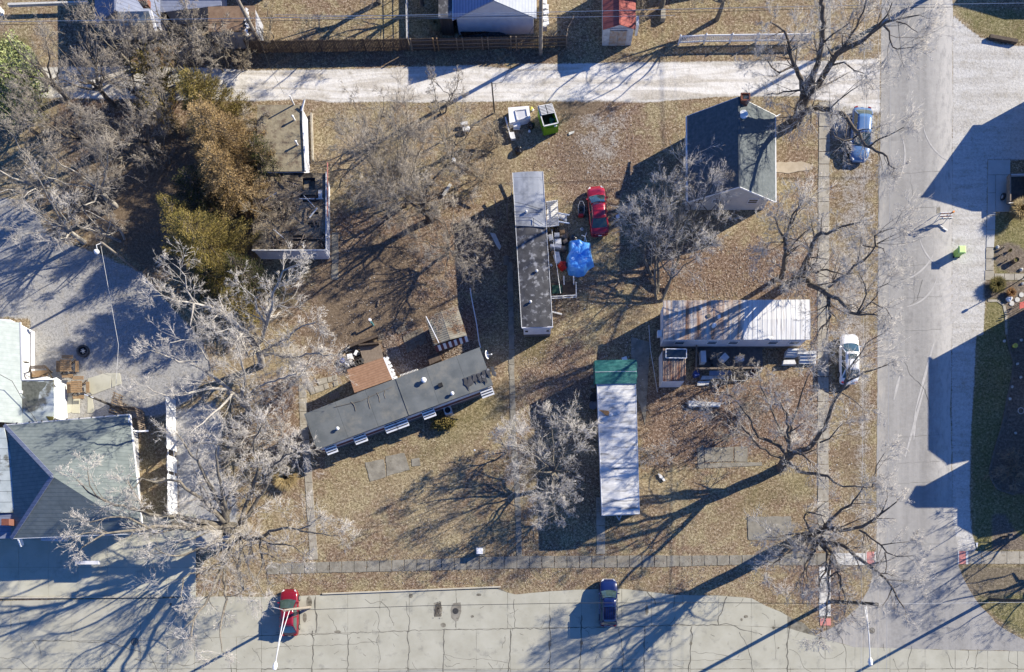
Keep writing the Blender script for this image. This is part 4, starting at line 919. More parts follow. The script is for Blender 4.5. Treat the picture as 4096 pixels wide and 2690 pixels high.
# air conditioner, bush at its foot
def ac_unit(uv, label):
    r = thing('air_conditioner', label, 'air conditioner', P(uv).xy.to_3d()); p = P(uv)
    MB().box((p.x, p.y, 0.45), (0.75, 0.75, 0.8), 0.3).build('casing', m_white_dirty, r)
    MB().cyl((p.x, p.y, 0.85), 0.29, 0.03, 18).build('fan_grille', m_black, r)
    MB().box((p.x, p.y, 0.03), (0.95, 0.95, 0.06), 0.3).build('base_slab', m_conc_old, r)
ac_unit(t(1, 2, 1772, 712), 'square white air conditioner standing south of the angled mobile home')
def dish(uv, z, label, yaw, r_=0.38, ground=True):
    p = P(uv, z); rt = thing('satellite_dish', label, 'satellite dish', (p.x, p.y, 0))
    ax = Vector((math.cos(yaw), math.sin(yaw), 0.35)).normalized()
    MB().lathe(p, [(0.02, -0.06), (r_ * 0.6, -0.02), (r_, 0.07), (r_, 0.09), (r_ * 0.6, 0.01), (0.02, -0.03)], 20, axis=ax).build('reflector', m_white, rt, True)
    MB().tube([p, p + ax * 0.55 - Vector((0, 0, 0.15))], 0.02, 6).build('arm', m_galv, rt)
    q_ = p + ax * 0.55 - Vector((0, 0, 0.15)); MB().box(q_, (0.14, 0.1, 0.1), yaw).build('receiver', m_white, rt)
    MB().cyl((p.x, p.y, 0), 0.035, z, 8).build('mast', m_galv, rt)
dish(t(1, 2, 2118, 185), 1.3, 'white satellite dish on a mast near the east end of the angled mobile home', 0.1, 0.42)

# --- shed with striped valance
def ZD(x, y): return q(1180, 1180, 2.9024, x, y)
R6 = thing('garden_shed', 'small corrugated shed strewn with leaves, red and white striped valance', 'shed', P(ZD(1760, 360)).xy.to_3d())
Cs = [P(ZD(1515, 262), 2.3), P(ZD(1885, 125), 2.3), P(ZD(1995, 470), 2.3), P(ZD(1610, 590), 2.3)]
rA = P(ZD(1695, 192), 2.55); rB = P(ZD(1800, 520), 2.55)
walls(R6, inset(Cs, 0.25), 0, 2.2, m_wood_dark)
def corr(root, a, b, c, dd_, n, amp, mat, name='roof'):
    """Corrugated sheet a-b-c-d, ribs run from a-b to d-c."""
    k = MB(); vs = []
    for i in range(n * 2 + 1):
        x = i / (2 * n); p = Vector(a).lerp(Vector(b), x); r_ = Vector(dd_).lerp(Vector(c), x); h = amp * (1 if i % 2 else -1)
        vs += [p + Vector((0, 0, h)), r_ + Vector((0, 0, h)), p + Vector((0, 0, h - 0.04)), r_ + Vector((0, 0, h - 0.04))]
    fs = []
    for i in range(n * 2):
        o = 4 * i; fs += [(o, o + 1, o + 5, o + 4), (o + 2, o + 6, o + 7, o + 3), (o, o + 4, o + 6, o + 2), (o + 1, o + 3, o + 7, o + 5)]
    k.add(vs, fs); return k.build(name, mat, root)
corr(R6, Cs[0], Cs[3], rB, rA, 14, 0.03, m_rf_corr)
corr(R6, Cs[1], Cs[2], rB + Vector((0, 0, .01)), rA + Vector((0, 0, .01)), 14, 0.03, m_rf_corr)
MB().beam(Cs[0] + Vector((0.1, 0, 0.2)), P(ZD(1672, 558), 2.6), 0.08, 0.1).build('white_trim', m_white, R6)
k1, k2 = P(ZD(1622, 600), 2.2), P(ZD(1996, 478), 2.2); nn = 12; dv = (k2 - k1) / nn; sN = Vector((dv.y, -dv.x, 0)).normalized()
for i in range(nn):
    a = k1 + dv * i; b_ = a + dv * 0.98
    MB().poly([a, b_, b_ + sN * 0.3 - Vector((0, 0, 0.75)), a + sN * 0.3 - Vector((0, 0, 0.75))], thick=0.02).build('valance_stripe', m_maroon if i % 2 == 0 else m_white, R6)
def leaf_patch(name, label, poly_uv, z, n, size=0.09, mat=None, cat='fallen leaves', holes=()):
    pts = [P(p, z) for p in poly_uv]; xs = [p.x for p in pts]; ys = [p.y for p in pts]; k = MB(); r = random.Random(len(poly_uv) * 7 + n)
    arr = [(p.x, p.y) for p in pts]
    def ins(x, y):
        c = False; m = len(arr)
        for i in range(m):
            x1, y1 = arr[i]; x2, y2 = arr[(i + 1) % m]
            if (y1 > y) != (y2 > y) and x < (x2 - x1) * (y - y1) / (y2 - y1) + x1: c = not c
        return c
    cnt = 0
    while cnt < n:
        x, y = r.uniform(min(xs), max(xs)), r.uniform(min(ys), max(ys))
        if not ins(x, y) or any(h[0] < x < h[1] and h[2] < y < h[3] for h in holes): cnt += 0.2; continue
        a = r.uniform(0, 6.3); s_ = size * r.uniform(0.5, 1.3); zz = z + r.uniform(0.01, 0.05)
        k.add([(x + s_ * math.cos(a + g), y + s_ * math.sin(a + g) * 0.8, zz + r.uniform(0, 0.03)) for g in (0, 1.9, 3.6)], [(0, 1, 2)]); cnt += 1
    o = k.build(name, mat or m_leaf_litter); rnd_attr(o.data)
    return stuff(tag(o, label, cat))
def rnd_attr(me):
    at = me.attributes.new('rnd', 'FLOAT', 'FACE'); at.data.foreach_set('value', npr.random(len(me.polygons)).astype(np.float32))
leaf_patch('fallen_leaves', 'brown leaves lying on the corrugated shed roof', [ZD(*p) for p in [(1560, 260), (1880, 140), (1960, 420), (1850, 400), (1740, 300), (1700, 480)]], 2.5, 900, 0.06)
leaf_patch('fallen_leaves', 'rusty orange leaves heaped in the yard between side room and shed', [ZD(*p) for p in [(1040, 400), (1150, 480), (1250, 740), (1400, 760), (1430, 860), (1200, 930), (1100, 760), (1020, 560)]], 0.02, 2400, 0.08)
leaf_patch('fallen_leaves', 'brown leaves in the gap between shed and angled mobile home', [ZD(*p) for p in [(1700, 680), (2000, 530), (2100, 560), (1900, 700), (1760, 780)]], 0.02, 900, 0.08)
# yard paving and deck north of the angled home
R7 = thing('yard_deck', 'worn grey-brown plank deck north of the shingled side room', 'deck', P(ZD(880, 670)).xy.to_3d())
a0, a1, b0, b1 = ZD(742, 600), ZD(985, 560), ZD(800, 800), ZD(1030, 735)
for i in range(20):
    x0, x1 = i / 20, (i + 0.9) / 20
    c = [Vector(a0).lerp(Vector(a1), x0), Vector(a0).lerp(Vector(a1), x1), Vector(b0).lerp(Vector(b1), x1), Vector(b0).lerp(Vector(b1), x0)]
    MB().prism([P(x, 0.4) for x in c], 0.34, 0.4).build('deck_board', m_wood, R7)
MB().beam(P(ZD(745, 590), 0.6), P(ZD(975, 568), 0.6), 0.14, 0.5).build('side_beam', m_wood_dark, R7)
MB().beam(P(ZD(640, 600), 0.5), P(ZD(960, 480), 0.5), 0.3, 0.4).build('side_beam', m_wood_dark, R7)
def pavers(name, label, quads, seed, mat, parent=None, step=8, w=0.45, h=0.05, pcol='paver'):
    r = random.Random(seed); root = bpy.data.objects.new(name, None); COL.objects.link(root); structure(root)
    c = [sum(x) / 4 for x in zip(*quads[0])]; root.location = G(*c)
    for qd, nx, ny_ in [(x, a, b) for x, a, b in label]:
        A, B, C_, D_ = [G(*p) for p in qd]
        for j in range(ny_):
            for i in range(nx):
                g = 0.05; f = lambda x, y: A.lerp(B, x).lerp(D_.lerp(C_, x), y)
                x0, x1, y0, y1 = (i + g) / nx, (i + 1 - g) / nx, (j + g) / ny_, (j + 1 - g) / ny_
                if r.random() < 0.06: continue
                off = Vector((r.uniform(-.03, .03), r.uniform(-.03, .03), 0))
                k = MB().prism([f(x0, y0) + off, f(x1, y0) + off, f(x1, y1) + off, f(x0, y1) + off], 0, h + r.uniform(0, 0.03), bottom=False)
                k.v = [(x - root.location.x, y - root.location.y, z_) for x, y, z_ in k.v]
                me = bpy.data.meshes.new(pcol); me.from_pydata(k.v, [], k.f); me.materials.append(mat)
                o = bpy.data.objects.new(pcol, me); COL.objects.link(o); o.parent = root
    return root
pavers('yard_paving', [([ZD(1135, 330), ZD(1290, 285), ZD(1320, 400), ZD(1180, 470)], 6, 6), ([ZD(1250, 480), ZD(1480, 380), ZD(1540, 560), ZD(1300, 680)], 8, 6),
                       ([ZD(955, 470), ZD(1030, 450), ZD(1040, 510), ZD(965, 530)], 2, 3), ([ZD(1050, 690), ZD(1190, 640), ZD(1240, 720), ZD(1080, 780)], 3, 2), ([ZD(560, 850), ZD(780, 770), ZD(790, 810), ZD(570, 900)], 7, 2)], [[ZD(1135, 330), ZD(1290, 285), ZD(1320, 400), ZD(1180, 470)]], 5, m_stone)
pavers('yard_paving', [([ZD(130, 1000), ZD(490, 930), ZD(510, 1050), ZD(190, 1170)], 6, 2)], [[ZD(130, 1000), ZD(490, 930), ZD(510, 1050), ZD(190, 1170)]], 9, m_conc_walk)
# ladder-like white trellis, ramp
R8 = thing('wheel_ramp', 'short plank ramp against the north wall of the angled mobile home', 'ramp', P(ZD(450, 1190)).xy.to_3d())
for i in range(6): MB().prism([P(x, 0.5) for x in (ZD(385 + 20 * i, 1165 - 8 * i), ZD(402 + 20 * i, 1160 - 8 * i), ZD(425 + 20 * i, 1225 - 8 * i), ZD(408 + 20 * i, 1232 - 8 * i))], 0.45, 0.5).build('plank', m_wood, R8)
MB().poly([P(x, zz) for x, zz in ((ZD(1535, 715), 0.9), (ZD(1668, 672), 0.9), (ZD(1700, 750), 0.9), (ZD(1565, 810), 0.9))], thick=0.9).build('landing', m_wood_red)
tag(bpy.context.scene.objects['landing'], 'reddish wooden landing box against the angled mobile home', 'landing')
k = MB()
for i in range(13): p = P(ZD(1225 + 16 * i, 935 - 5.5 * i), 0.7); k.box((p.x, p.y, 0.35), (0.07, 0.16, 0.7), 0.3)
k.beam(P(ZD(1220, 940), 0.5), P(ZD(1430, 868), 0.5), 0.05)
tag(k.build('picket_edging', m_white_dirty), 'low white picket edging along the angled mobile home', 'picket fence')

# --- white roofed mobile home with green tarp
z = 3.1
C = [P(t(2, 2, 765, 243), z), P(t(2, 2, 1132, 235), z), P(t(2, 3, 1172, 105), z), P(t(2, 3, 830, 118), z)]
C[0] = P((2386, 1445), z); C[1] = P((2540, 1443), z)
R9 = thing('mobile_home', 'streaky white roofed mobile home with a green tarp over its north end', 'mobile home', ((C[0] + C[2]) / 2).xy.to_3d())
wl = inset(C, 0.12); walls(R9, wl, 0, 2.98, m_siding, skirt=0.7)
curved_roof(R9, C, m_rf_white, 0.1, wave=(26, 0.008))
MB().beam(C[3] - Vector((0, 0, 0.08)), C[2] - Vector((0, 0, 0.08)), 0.06, 0.2).build('roof_edge', m_siding, R9)
for a, b_ in ((C[0], C[3]), (C[1], C[2])): MB().beam(a - Vector((0, 0, 0.03)), b_ - Vector((0, 0, 0.03)), 0.05, 0.12).build('roof_edge', m_white, R9)
for tt in (0.3, 0.5, 0.7, 0.9):
    p = Vector((*wl[0], 0)).lerp(Vector((*wl[3], 0)), tt); window(R9, (p.x, p.y, 1.9), 0.9, 0.9, (-1, 0))
    p = Vector((*wl[1], 0)).lerp(Vector((*wl[2], 0)), tt); window(R9, (p.x, p.y, 1.9), 0.9, 0.9, (1, 0))
pipe(R9, t(2, 2, 905, 742), 3.2, 0.14, 0.3, m_galv, cap=0.19); pipe(R9, t(2, 2, 980, 720), 3.2, 0.12, 0.16, m_galv)
MB().poly([P(t(2, 2, *x), 3.215) for x in ((800, 690), (890, 700), (900, 745), (860, 740))], thick=0.01).build('rust_stain', M('rust_stain', (0.45, 0.24, 0.09), (0.3, 0.16, 0.07), scale=4), R9)
MB().beam(P(t(2, 3, 955, 112), 0.6), P(t(2, 3, 985, 165), 0.55), 0.08).build('tow_bar', m_galv, R9); MB().beam(P(t(2, 3, 1010, 112), 0.6), P(t(2, 3, 985, 165), 0.55), 0.08).build('tow_bar', m_galv, R9)
gA, gB = [P(x, 3.24) for x in ((2378, 1443), (2546, 1440))]; gC, gD = [P(x, 3.24) for x in ((2547, 1535), (2382, 1537))]
for zz in (0,): 
    tr = curved_roof(R9, [gA, gB, gC, gD], m_greentarp, 0.1, th=0.03, name='green_tarp', wave=(14, 0.02))
k = MB()
n = 12
vs = []
for i in range(n + 1):
    p = gB.lerp(gC, i / n); vs += [p, p + Vector((0.12 + rng.uniform(-.05, .08), 0, -0.7 - rng.uniform(0, .15)))]
k.add(vs, [(2 * i, 2 * i + 1, 2 * i + 3, 2 * i + 2) for i in range(n)]); vs = []
for i in range(n + 1):
    p = gA.lerp(gD, i / n); vs += [p, p + Vector((-0.1 + rng.uniform(-.08, .05), 0, -0.6 - rng.uniform(0, .15)))]
k.add(vs, [(2 * i, 2 * i + 2, 2 * i + 3, 2 * i + 1) for i in range(n)]); k.build('tarp_flap', m_greentarp, R9)
MB().tube([gA.lerp(gD, 0.5) + Vector((0, 0, .05)), gA.lerp(gD, .5).lerp(gB.lerp(gC, .5), .5) + Vector((0, 0, .15)), gB.lerp(gC, 0.5) + Vector((0, 0, .05))], 0.02, 4).build('rope', m_white, R9)
# --- rust streaked mobile home
z = 3.1
C = [P((2653, 1203), z), P((3239, 1199), z), P((3241, 1359), z), P((2653, 1360), z)]
R10 = thing('mobile_home', 'rust streaked white roofed mobile home lying east to west by the sidewalk', 'mobile home', ((C[0] + C[2]) / 2).xy.to_3d())
wl = inset(C, 0.15); walls(R10, wl, 0, 2.98, m_siding, skirt=0.7)
ma, mb_ = C[0].lerp(C[1], 0.545), C[3].lerp(C[2], 0.545)
for a, b_, mt, nn_, roofno in ((0.0, 0.545, m_rf_rust, 16, 0), (0.545, 1.0, m_rf_whitemetal, 14, 1)):
    for i in range(nn_):                            # standing panels, each its own sheet
        f0 = a + (b_ - a) * i / nn_; f1 = a + (b_ - a) * (i + 1) / nn_
        p = [C[0].lerp(C[1], f0), C[0].lerp(C[1], f1), C[3].lerp(C[2], f1), C[3].lerp(C[2], f0)]
        k = MB(); dz = rng.uniform(0, 0.008); zs = [3.1, 3.1, 3.1, 3.1]
        mid0 = (p[0] + p[3]) / 2 + Vector((0, 0, 0.12)); mid1 = (p[1] + p[2]) / 2 + Vector((0, 0, 0.12)); up = Vector((0, 0, dz)); g_ = Vector((0.012, 0, 0))
        k.add([p[0] + up + g_, p[1] + up - g_, mid1 + up - g_, mid0 + up + g_, p[2] + up - g_, p[3] + up + g_], [(3, 2, 1, 0), (5, 4, 2, 3)])
        k.beam(p[1] + Vector((0, 0, 0.01)), mid1 + Vector((0, 0, 0.01)), 0.02, 0.025).beam(mid1 + Vector((0, 0, 0.01)), p[2] + Vector((0, 0, 0.01)), 0.02, 0.025)
        k.build('roof_panel', mt, R10)
MB().prism([(p.x, p.y) for p in C], 2.96, 3.07).build('roof_deck', m_white_dirty, R10)
def ZC(x, y): return q(2560, 1180, 3.216, x, y)
pipe(R10, ZC(945, 405), 3.25, 0.17, 0.35, m_white, cap=0.2); pipe(R10, ZC(785, 175), 3.2, 0.12, 0.16, m_galv)
p = P(ZC(1010, 292), 3.2); MB().box((p.x, p.y, 3.35), (0.22, 0.3, 0.35)).build('roof_vent', m_white, R10)
p = P(ZC(880, 275), 3.2); MB().cyl((p.x, p.y, 3.15), 0.2, 0.15, 12).build('roof_vent', m_iron, R10)
MB().poly([P(ZC(*x), 3.26) for x in ((1640, 545), (1700, 530), (1720, 555), (1650, 562))], thick=0.01).build('roof_patch', m_white, R10)
for tt in (0.12, 0.35, 0.5, 0.78, 0.93):
    window(R10, (wl[3][0] + (wl[2][0] - wl[3][0]) * tt, wl[3][1], 1.9), 1.0, 0.9, (0, -1))
p = P(ZC(250, 505), 1.8); MB().box((p.x, p.y, 1.8), (0.4, 0.6, 0.5)).build('window_air_conditioner', m_white, R10)
# porch shed south of it
R11 = thing('porch_shed', 'rusty corrugated lean-to porch with white walls south of the rust streaked home', 'shed', P(ZC(430, 900)).xy.to_3d())
Cp = [P(ZC(*x), 2.5) for x in ((288, 690), (585, 690), (592, 1108), (293, 1112))]
walls(R11, inset(Cp, 0.08), 0, 2.38, m_siding)
corr(R11, Cp[0], Cp[1], Cp[2], Cp[3], 15, 0.035, m_rf_rustcorr)
fw = MB(); q4 = [P(ZC(*x), 2.68) for x in ((335, 695), (598, 700), (598, 815), (333, 812))]
for a, b_ in zip(q4, q4[1:] + q4[:1]): fw.beam(a, b_, 0.07, 0.06)
fo = tag(fw.build('window_frame', m_white), 'white framed window laid flat on the rusty lean-to roof', 'window frame')
sub(MB().poly([p - Vector((0, 0, 0.03)) for p in q4], thick=0.02), 'pane', m_glass, fo)
# fenced terrace
R12 = thing('railed_terrace', 'dark railed terrace between the rusty lean-to and the wooden steps', 'terrace', P(ZC(1100, 800)).xy.to_3d())
MB().prism([P(ZC(*x)) for x in ((735, 655), (1560, 650), (1570, 925), (735, 930))], 0, 0.25, bottom=False).build('floor', m_skirt, R12)
for aa, bb in ((ZC(728, 652), ZC(722, 945)), (ZC(712, 950), ZC(1580, 938))):
    for zz, ww in ((1.15, 0.16), (0.7, 0.08)):
        MB().beam(P(aa, zz), P(bb, zz), ww, 0.06).build('rail', m_wood, R12)
    nn = int((P(bb) - P(aa)).length / 1.2) + 1
    for i in range(nn + 1): MB().beam(P(Vector(aa).lerp(Vector(bb), i / nn), 0), P(Vector(aa).lerp(Vector(bb), i / nn), 1.2), 0.1).build('post', m_wood, R12)
def simple_box(name, label, cat, uv, size, mat, rz=0.0, z0=0.0, group=None, lid=None):
    p = P(uv, z0); r = thing(name, label, cat, (p.x, p.y, z0), group)
    MB().box((p.x, p.y, z0 + size[2] / 2), size, rz).build('body', mat, r)
    MB().box((p.x, p.y, z0 + size[2] + 0.02), (size[0] * 1.03, size[1] * 1.03, 0.04), rz).build('lid', lid or mat, r); return r
wsh = simple_box('washing_machine', 'square white washing machine turned cornerwise on the dark terrace', 'washing machine', ZC(1062, 838), (0.62, 0.62, 0.85), m_white, 0.75, 0.25, lid=m_galv)
simple_box('chest_freezer', 'narrow white freezer at the west rail of the terrace', 'freezer', ZC(790, 830), (0.5, 1.1, 0.85), m_white, 0.05, 0.25, lid=m_galv)
simple_box('storage_bin', 'low grey lidded box near the middle of the dark terrace', 'storage bin', ZC(1265, 840), (0.8, 0.5, 0.5), m_white_dirty, 0.1, 0.25, lid=m_galv)
for xy, lb in (((890, 850), 'black'), ((915, 915), 'small')):
    r_ = 0.25 if lb == 'black' else 0.15; p = P(ZC(*xy), 0.25)
    tag(MB().lathe((p.x, p.y, 0.25), [(r_ * .7, 0), (r_, .35), (r_ * .9, .35), (r_ * .6, .05)], 14).build('plant_pot', m_iron), ('large' if r_ > .2 else 'small') + ' dark pot beside the freezer on the terrace', 'plant pot')
R13 = thing('wooden_steps', 'broad pale wooden steps at the east end of the terrace near the sidewalk', 'steps', P(ZC(2080, 790)).xy.to_3d())
for i, (x0, y0, x1, y1, zz) in enumerate(((1905, 692, 2130, 715, 1.0), (1890, 722, 2120, 745, 0.85), (1880, 752, 2110, 775, 0.7), (1870, 782, 2010, 800, 0.55), (2030, 720, 2270, 760, 0.9), (2060, 765, 2270, 800, 0.7), (2060, 806, 2265, 845, 0.5), (2050, 850, 2265, 885, 0.3))):
    MB().prism([P(ZC(*c), zz) for c in ((x0, y0), (x1, y0), (x1, y1), (x0, y1))], 0.05, zz).build('step', m_white_dirty, R13)
k = MB().prism([P(ZC(*c), 0.5) for c in ((1850, 840), (1990, 835), (2010, 890), (1840, 892))], 0.0, 0.5)
tag(k.build('plank_platform', m_white_dirty), 'small white plank platform beside the broad wooden steps', 'platform')
sh = MB().poly([P(ZC(*c), 0.4) for c in ((895, 978), (1168, 972), (1172, 1035), (890, 1038))], thick=0.05)
tag(sh.build('blue_grey_sheet', M('blue_sheet', (0.28, 0.33, 0.42), (0.22, 0.27, 0.36))), 'blue-grey sheet leaning along the south rail of the terrace', 'sheet')
for pts, lb in (([(800, 1042), (960, 1042), (940, 1085), (780, 1090)], 'pale plank lying beneath the blue-grey sheet'), ([(745, 1115), (900, 1108), (880, 1160), (735, 1168)], 'pale board lying furthest south of the terrace'), ([(960, 1040), (1150, 1050), (1140, 1080), (960, 1075)], 'long thin board on the leaves east of the pale plank')):
    tag(MB().poly([P(ZC(*c), 0.12) for c in pts], thick=0.1).build('board', m_white_dirty), lb, 'board')
k = MB()
pts = [P(ZC(*c), 0.9) for c in ((1175, 985), (1180, 1085), (1200, 1102), (1360, 1105), (1378, 1085), (1375, 985))]
for a, b_ in zip(pts[:-1], pts[1:]): k.beam(a, b_, 0.05)
k.beam(P(ZC(1215, 990), .9), P(ZC(1212, 1100), .9), 0.05)
for x in (pts[1], pts[4], pts[0], pts[5]): k.beam((x.x, x.y, 0), x, 0.05)
tag(k.build('metal_frame', m_galv), 'rounded metal tube frame south of the terrace rail', 'frame')
tag(MB().lathe(P(ZC(1435, 1020)), [(0.3, 0), (0.34, 0.5), (0.3, 0.5), (0.25, 0.1)], 14).build('bucket', m_maroon), 'dark red tub right of the metal tube frame', 'tub')
tag(MB().box(P(ZC(720, 1020), 0.4), (0.5, 0.5, 0.8), 0.3).build('blue_barrel', m_blue_junk), 'dark blue box by the terrace corner post', 'box')
r = thing('tripod', 'thin leaning poles at the south-west corner of the terrace', 'poles', P(ZC(700, 1000)).xy.to_3d())
for a, b_ in (((700, 960, 1.2), (650, 1062, 0)), ((735, 965, 1.2), (782, 1085, 0))): MB().beam(P(ZC(a[0], a[1]), a[2]), P(ZC(b_[0], b_[1]), b_[2]), 0.05).build('pole', m_wood, r)
tag(MB().poly([P(t(2, 2, *c), 0.35) for c in ((1625, 605), (1920, 625), (1915, 660), (1628, 655))], thick=0.3).build('white_bench', m_white_dirty), 'long low white slab lying on brown leaves south of the terrace', 'slab')
k = MB(); c = P(t(2, 2, 1375, 1315)); k.beam(c + Vector((-.35, .4, .1)), c + Vector((.25, -.35, .12)), 0.14, 0.12).beam(c + Vector((-.2, .35, .08)), c + Vector((.35, -.3, .1)), 0.1, 0.1).box(c + Vector((-.1, .1, .12)), (.3, .25, .1), .5)
tag(k.build('broken_chair', m_white_dirty), 'broken white scrap lying on the lawn east of the white roofed home', 'scrap')
k = MB(); k.box(P(t(2, 2, 1035, 222), 1.0), (0.5, 0.4, 0.06), 0.3); tag(k.build('leaning_sheet', m_white), 'small white sheet sticking up behind the green tarp', 'panel')
for i, (x, y, s_) in enumerate(((745, 400, .28), (740, 485, .3), (735, 550, .22), (1145, 500, .25))):
    p = P(t(2, 2, x, y)); tag(MB().box((p.x, p.y, 0.2), (s_ * 1.3, s_, 0.4)).build('concrete_block', m_conc_old), ['upper', 'middle', 'lower', 'single'][i] + (' grey block along the west wall of the green tarped home' if i < 3 else ' grey block at the east wall of the green tarped home'), 'block')
p = P(t(2, 2, 750, 590)); tag(MB().cyl((p.x, p.y, 0), 0.4, 0.8, 16).build('barrel', m_black), 'black barrel against the west wall of the white roofed home', 'barrel')
p = P(t(2, 2, 745, 655)); tag(MB().lathe((p.x, p.y, 0), [(.38, 0), (.42, .5), (.36, .5), (.3, .45)], 16).build('tub', M('grey_tub', (0.15, 0.17, 0.2))), 'grey round tub just south of the black barrel', 'tub')

# --- derelict building: rotten roof with holes, flat northern wing
R14 = thing('derelict_building', 'derelict building with a rotting leaf-strewn roof full of holes', 'building', P((1160, 860)).xy.to_3d())
z = 1.9; x0, x1 = P((1010, 850), z).x, P((1306, 850), z).x; y1, y0 = P((1150, 692), z).y, P((1150, 1004), z).y
def TT(x, y): return t(1, 1, x, y)
holes = [[(400, 250), (570, 282)], [(430, 292), (572, 322)], [(515, 408), (575, 436)], [(470, 508), (577, 530)], [(500, 534), (577, 553)], [(335, 625), (452, 650)], [(335, 658), (560, 682)], [(425, 95), (545, 205)]]
hb = []
for (a, b_) in holes: pa, pb = P(TT(*a), z), P(TT(*b_), z); hb.append((pa.x, pb.x, pb.y, pa.y))
xs = sorted({x0, x1} | {h for a in hb for h in a[:2]} | {x0 + (x1 - x0) * i / 9 for i in range(10)}); ys_ = sorted({y0, y1} | {h for a in hb for h in a[2:]} | {y0 + (y1 - y0) * i / 9 for i in range(10)})
k = MB(); sunk = MB()
for i in range(len(xs) - 1):
    for j in range(len(ys_) - 1):
        cx, cy = (xs[i] + xs[i + 1]) / 2, (ys_[j] + ys_[j + 1]) / 2; hit = [n_ for n_, h in enumerate(hb) if h[0] < cx < h[1] and h[2] < cy < h[3]]
        if hit and hit[0] != 7: continue
        dz = 0.0 if not hit else -0.35
        zc = lambda x, y: 1.88 + 0.05 * math.sin(x * 2.1) * math.cos(y * 1.7) - 0.12 * math.exp(-((x - x0 - 2.3) ** 2) / 0.8)
        pts = [(xs[i], ys_[j]), (xs[i + 1], ys_[j]), (xs[i + 1], ys_[j + 1]), (xs[i], ys_[j + 1])]
        k.poly([(x, y, zc(x, y) + dz) for x, y in pts], thick=0.08)
k.build('roof', m_rf_derelict, R14)
for h in hb[:7]:
    for f in (0.25, 0.75): MB().beam((h[0], h[2] + (h[3] - h[2]) * f, 1.7), (h[1], h[2] + (h[3] - h[2]) * f, 1.7), 0.05, 0.12).build('rafter', m_wood, R14)
MB().beam(P(TT(400, 290), 1.9), P(TT(620, 292), 1.9), 0.07, 0.1).build('rafter', m_white_dirty, R14)
for i in range(26):                                 # fallen rafters, laths and charred scraps on the rotten roof
    a_ = rng.uniform(0, 3.14); px_, py_ = rng.uniform(x0 + .8, x1 - .6), rng.uniform(y0 + .6, y1 - .6); L_ = rng.uniform(.4, 1.7)
    MB().beam((px_ - L_ / 2 * math.cos(a_), py_ - L_ / 2 * math.sin(a_), 2.0), (px_ + L_ / 2 * math.cos(a_), py_ + L_ / 2 * math.sin(a_), 2.06), rng.uniform(.05, .13), .05).build('loose_lath', rng.choice([m_wood, m_wood_dark, m_wood_dark, m_white_dirty]), R14)
MB().beam(P(TT(340, 655), 1.9), P(TT(660, 655), 1.9), 0.06, 0.1).build('rafter', m_wood, R14)
for i in range(3): p = P(TT(580 + 12 * i, 252), 1.98); MB().box((p.x, p.y, 2.0), (0.1, 0.85, 0.04)).build('loose_board', m_white_dirty, R14)
Wd = [(x0 + .1, y1 - .1), (x1 - .3, y1 - .1), (x1 - .3, y0 + .12), (x0 + .1, y0 + .12)]
for a, b_ in zip(Wd, Wd[1:] + Wd[:1]): MB().beam((a[0], a[1], .89), (b_[0], b_[1], .89), 0.15, 1.75).build('wall', m_siding, R14)
MB().prism(Wd, 0, 0.1).build('floor', m_skirt, R14)
for a, b_ in (((x1, y1), (x1, y0)), ((x0, y0), (x1, y0))): MB().beam((a[0], a[1], 1.97), (b_[0], b_[1], 1.97), 0.1, 0.2).build('parapet', m_white_dirty, R14)
window(R14, ((x0 + x1) / 2 + 1.6, y0 + 0.04, 1.0), 1.6, 0.5, (0, -1)); MB().beam((x1 + .1, y1 + 1, 1.9), (x1 + .1, y0 + 3.3, 1.9), 0.06, 0.1).build('fascia', m_pink, R14)
# north wing
yt = P((1120, 420), 2.1).y; xa, xb = P((1028, 500), 2.1).x, P((1212, 500), 2.1).x
walls(R14, [(xa + .1, yt - .1), (xb - .2, yt - .1), (xb + .02, y1 + .05), (xa + .1, y1 + .05)], 0, 2.0, m_siding, 'wing_wall')
MB().poly([(xa, yt, 2.1), (xb, yt, 2.1), (xb + .25, y1 + .02, 2.1), (xa, y1 + .02, 2.1)], thick=0.1).build('wing_roof', m_rf_leaf, R14)
MB().beam((xb + .05, yt - 1.9, 2.2), (xb + .3, y1, 2.2), 0.14, 0.12).build('wing_parapet', m_white, R14)
MB().beam((xb, yt, 2.2), (xb + .02, yt - 1.9, 2.2), 0.1, 0.1).build('wing_parapet', m_white_dirty, R14)
MB().beam(P((1218, 400), 2.6), P((1206, 445), 2.15), 0.12, 0.14).build('bent_flashing', m_white, R14)
for xy in ((355, 1105), (383, 1335)): pipe(R14, t(1, 0, *xy), 2.1, 0.09, 0.55, m_white, cap=0.12)
MB().tube([P(t(1, 0, 350, 965), 2.1), P(t(1, 0, 310, 880), 3.4)], 0.07, 8).build('vent_pipe', m_white, R14)
MB().beam(P((1246, 455), 0.25), P((1252, 645), 0.25), 0.15, 0.25)
tag(MB().beam(P((1246, 455), 0.15), P((1252, 645), 0.15), 0.16, 0.3).build('concrete_kerb', m_conc_walk), 'straight pale kerb strip in the grass east of the derelict wing', 'kerb')
leaf_patch('fallen_leaves', 'leaves and twigs rotting on the collapsed derelict roof', [TT(10, 80), TT(420, 90), TT(420, 240), TT(640, 340), TT(640, 760), TT(0, 740)], 1.95, 1300, 0.07, holes=hb[:7])

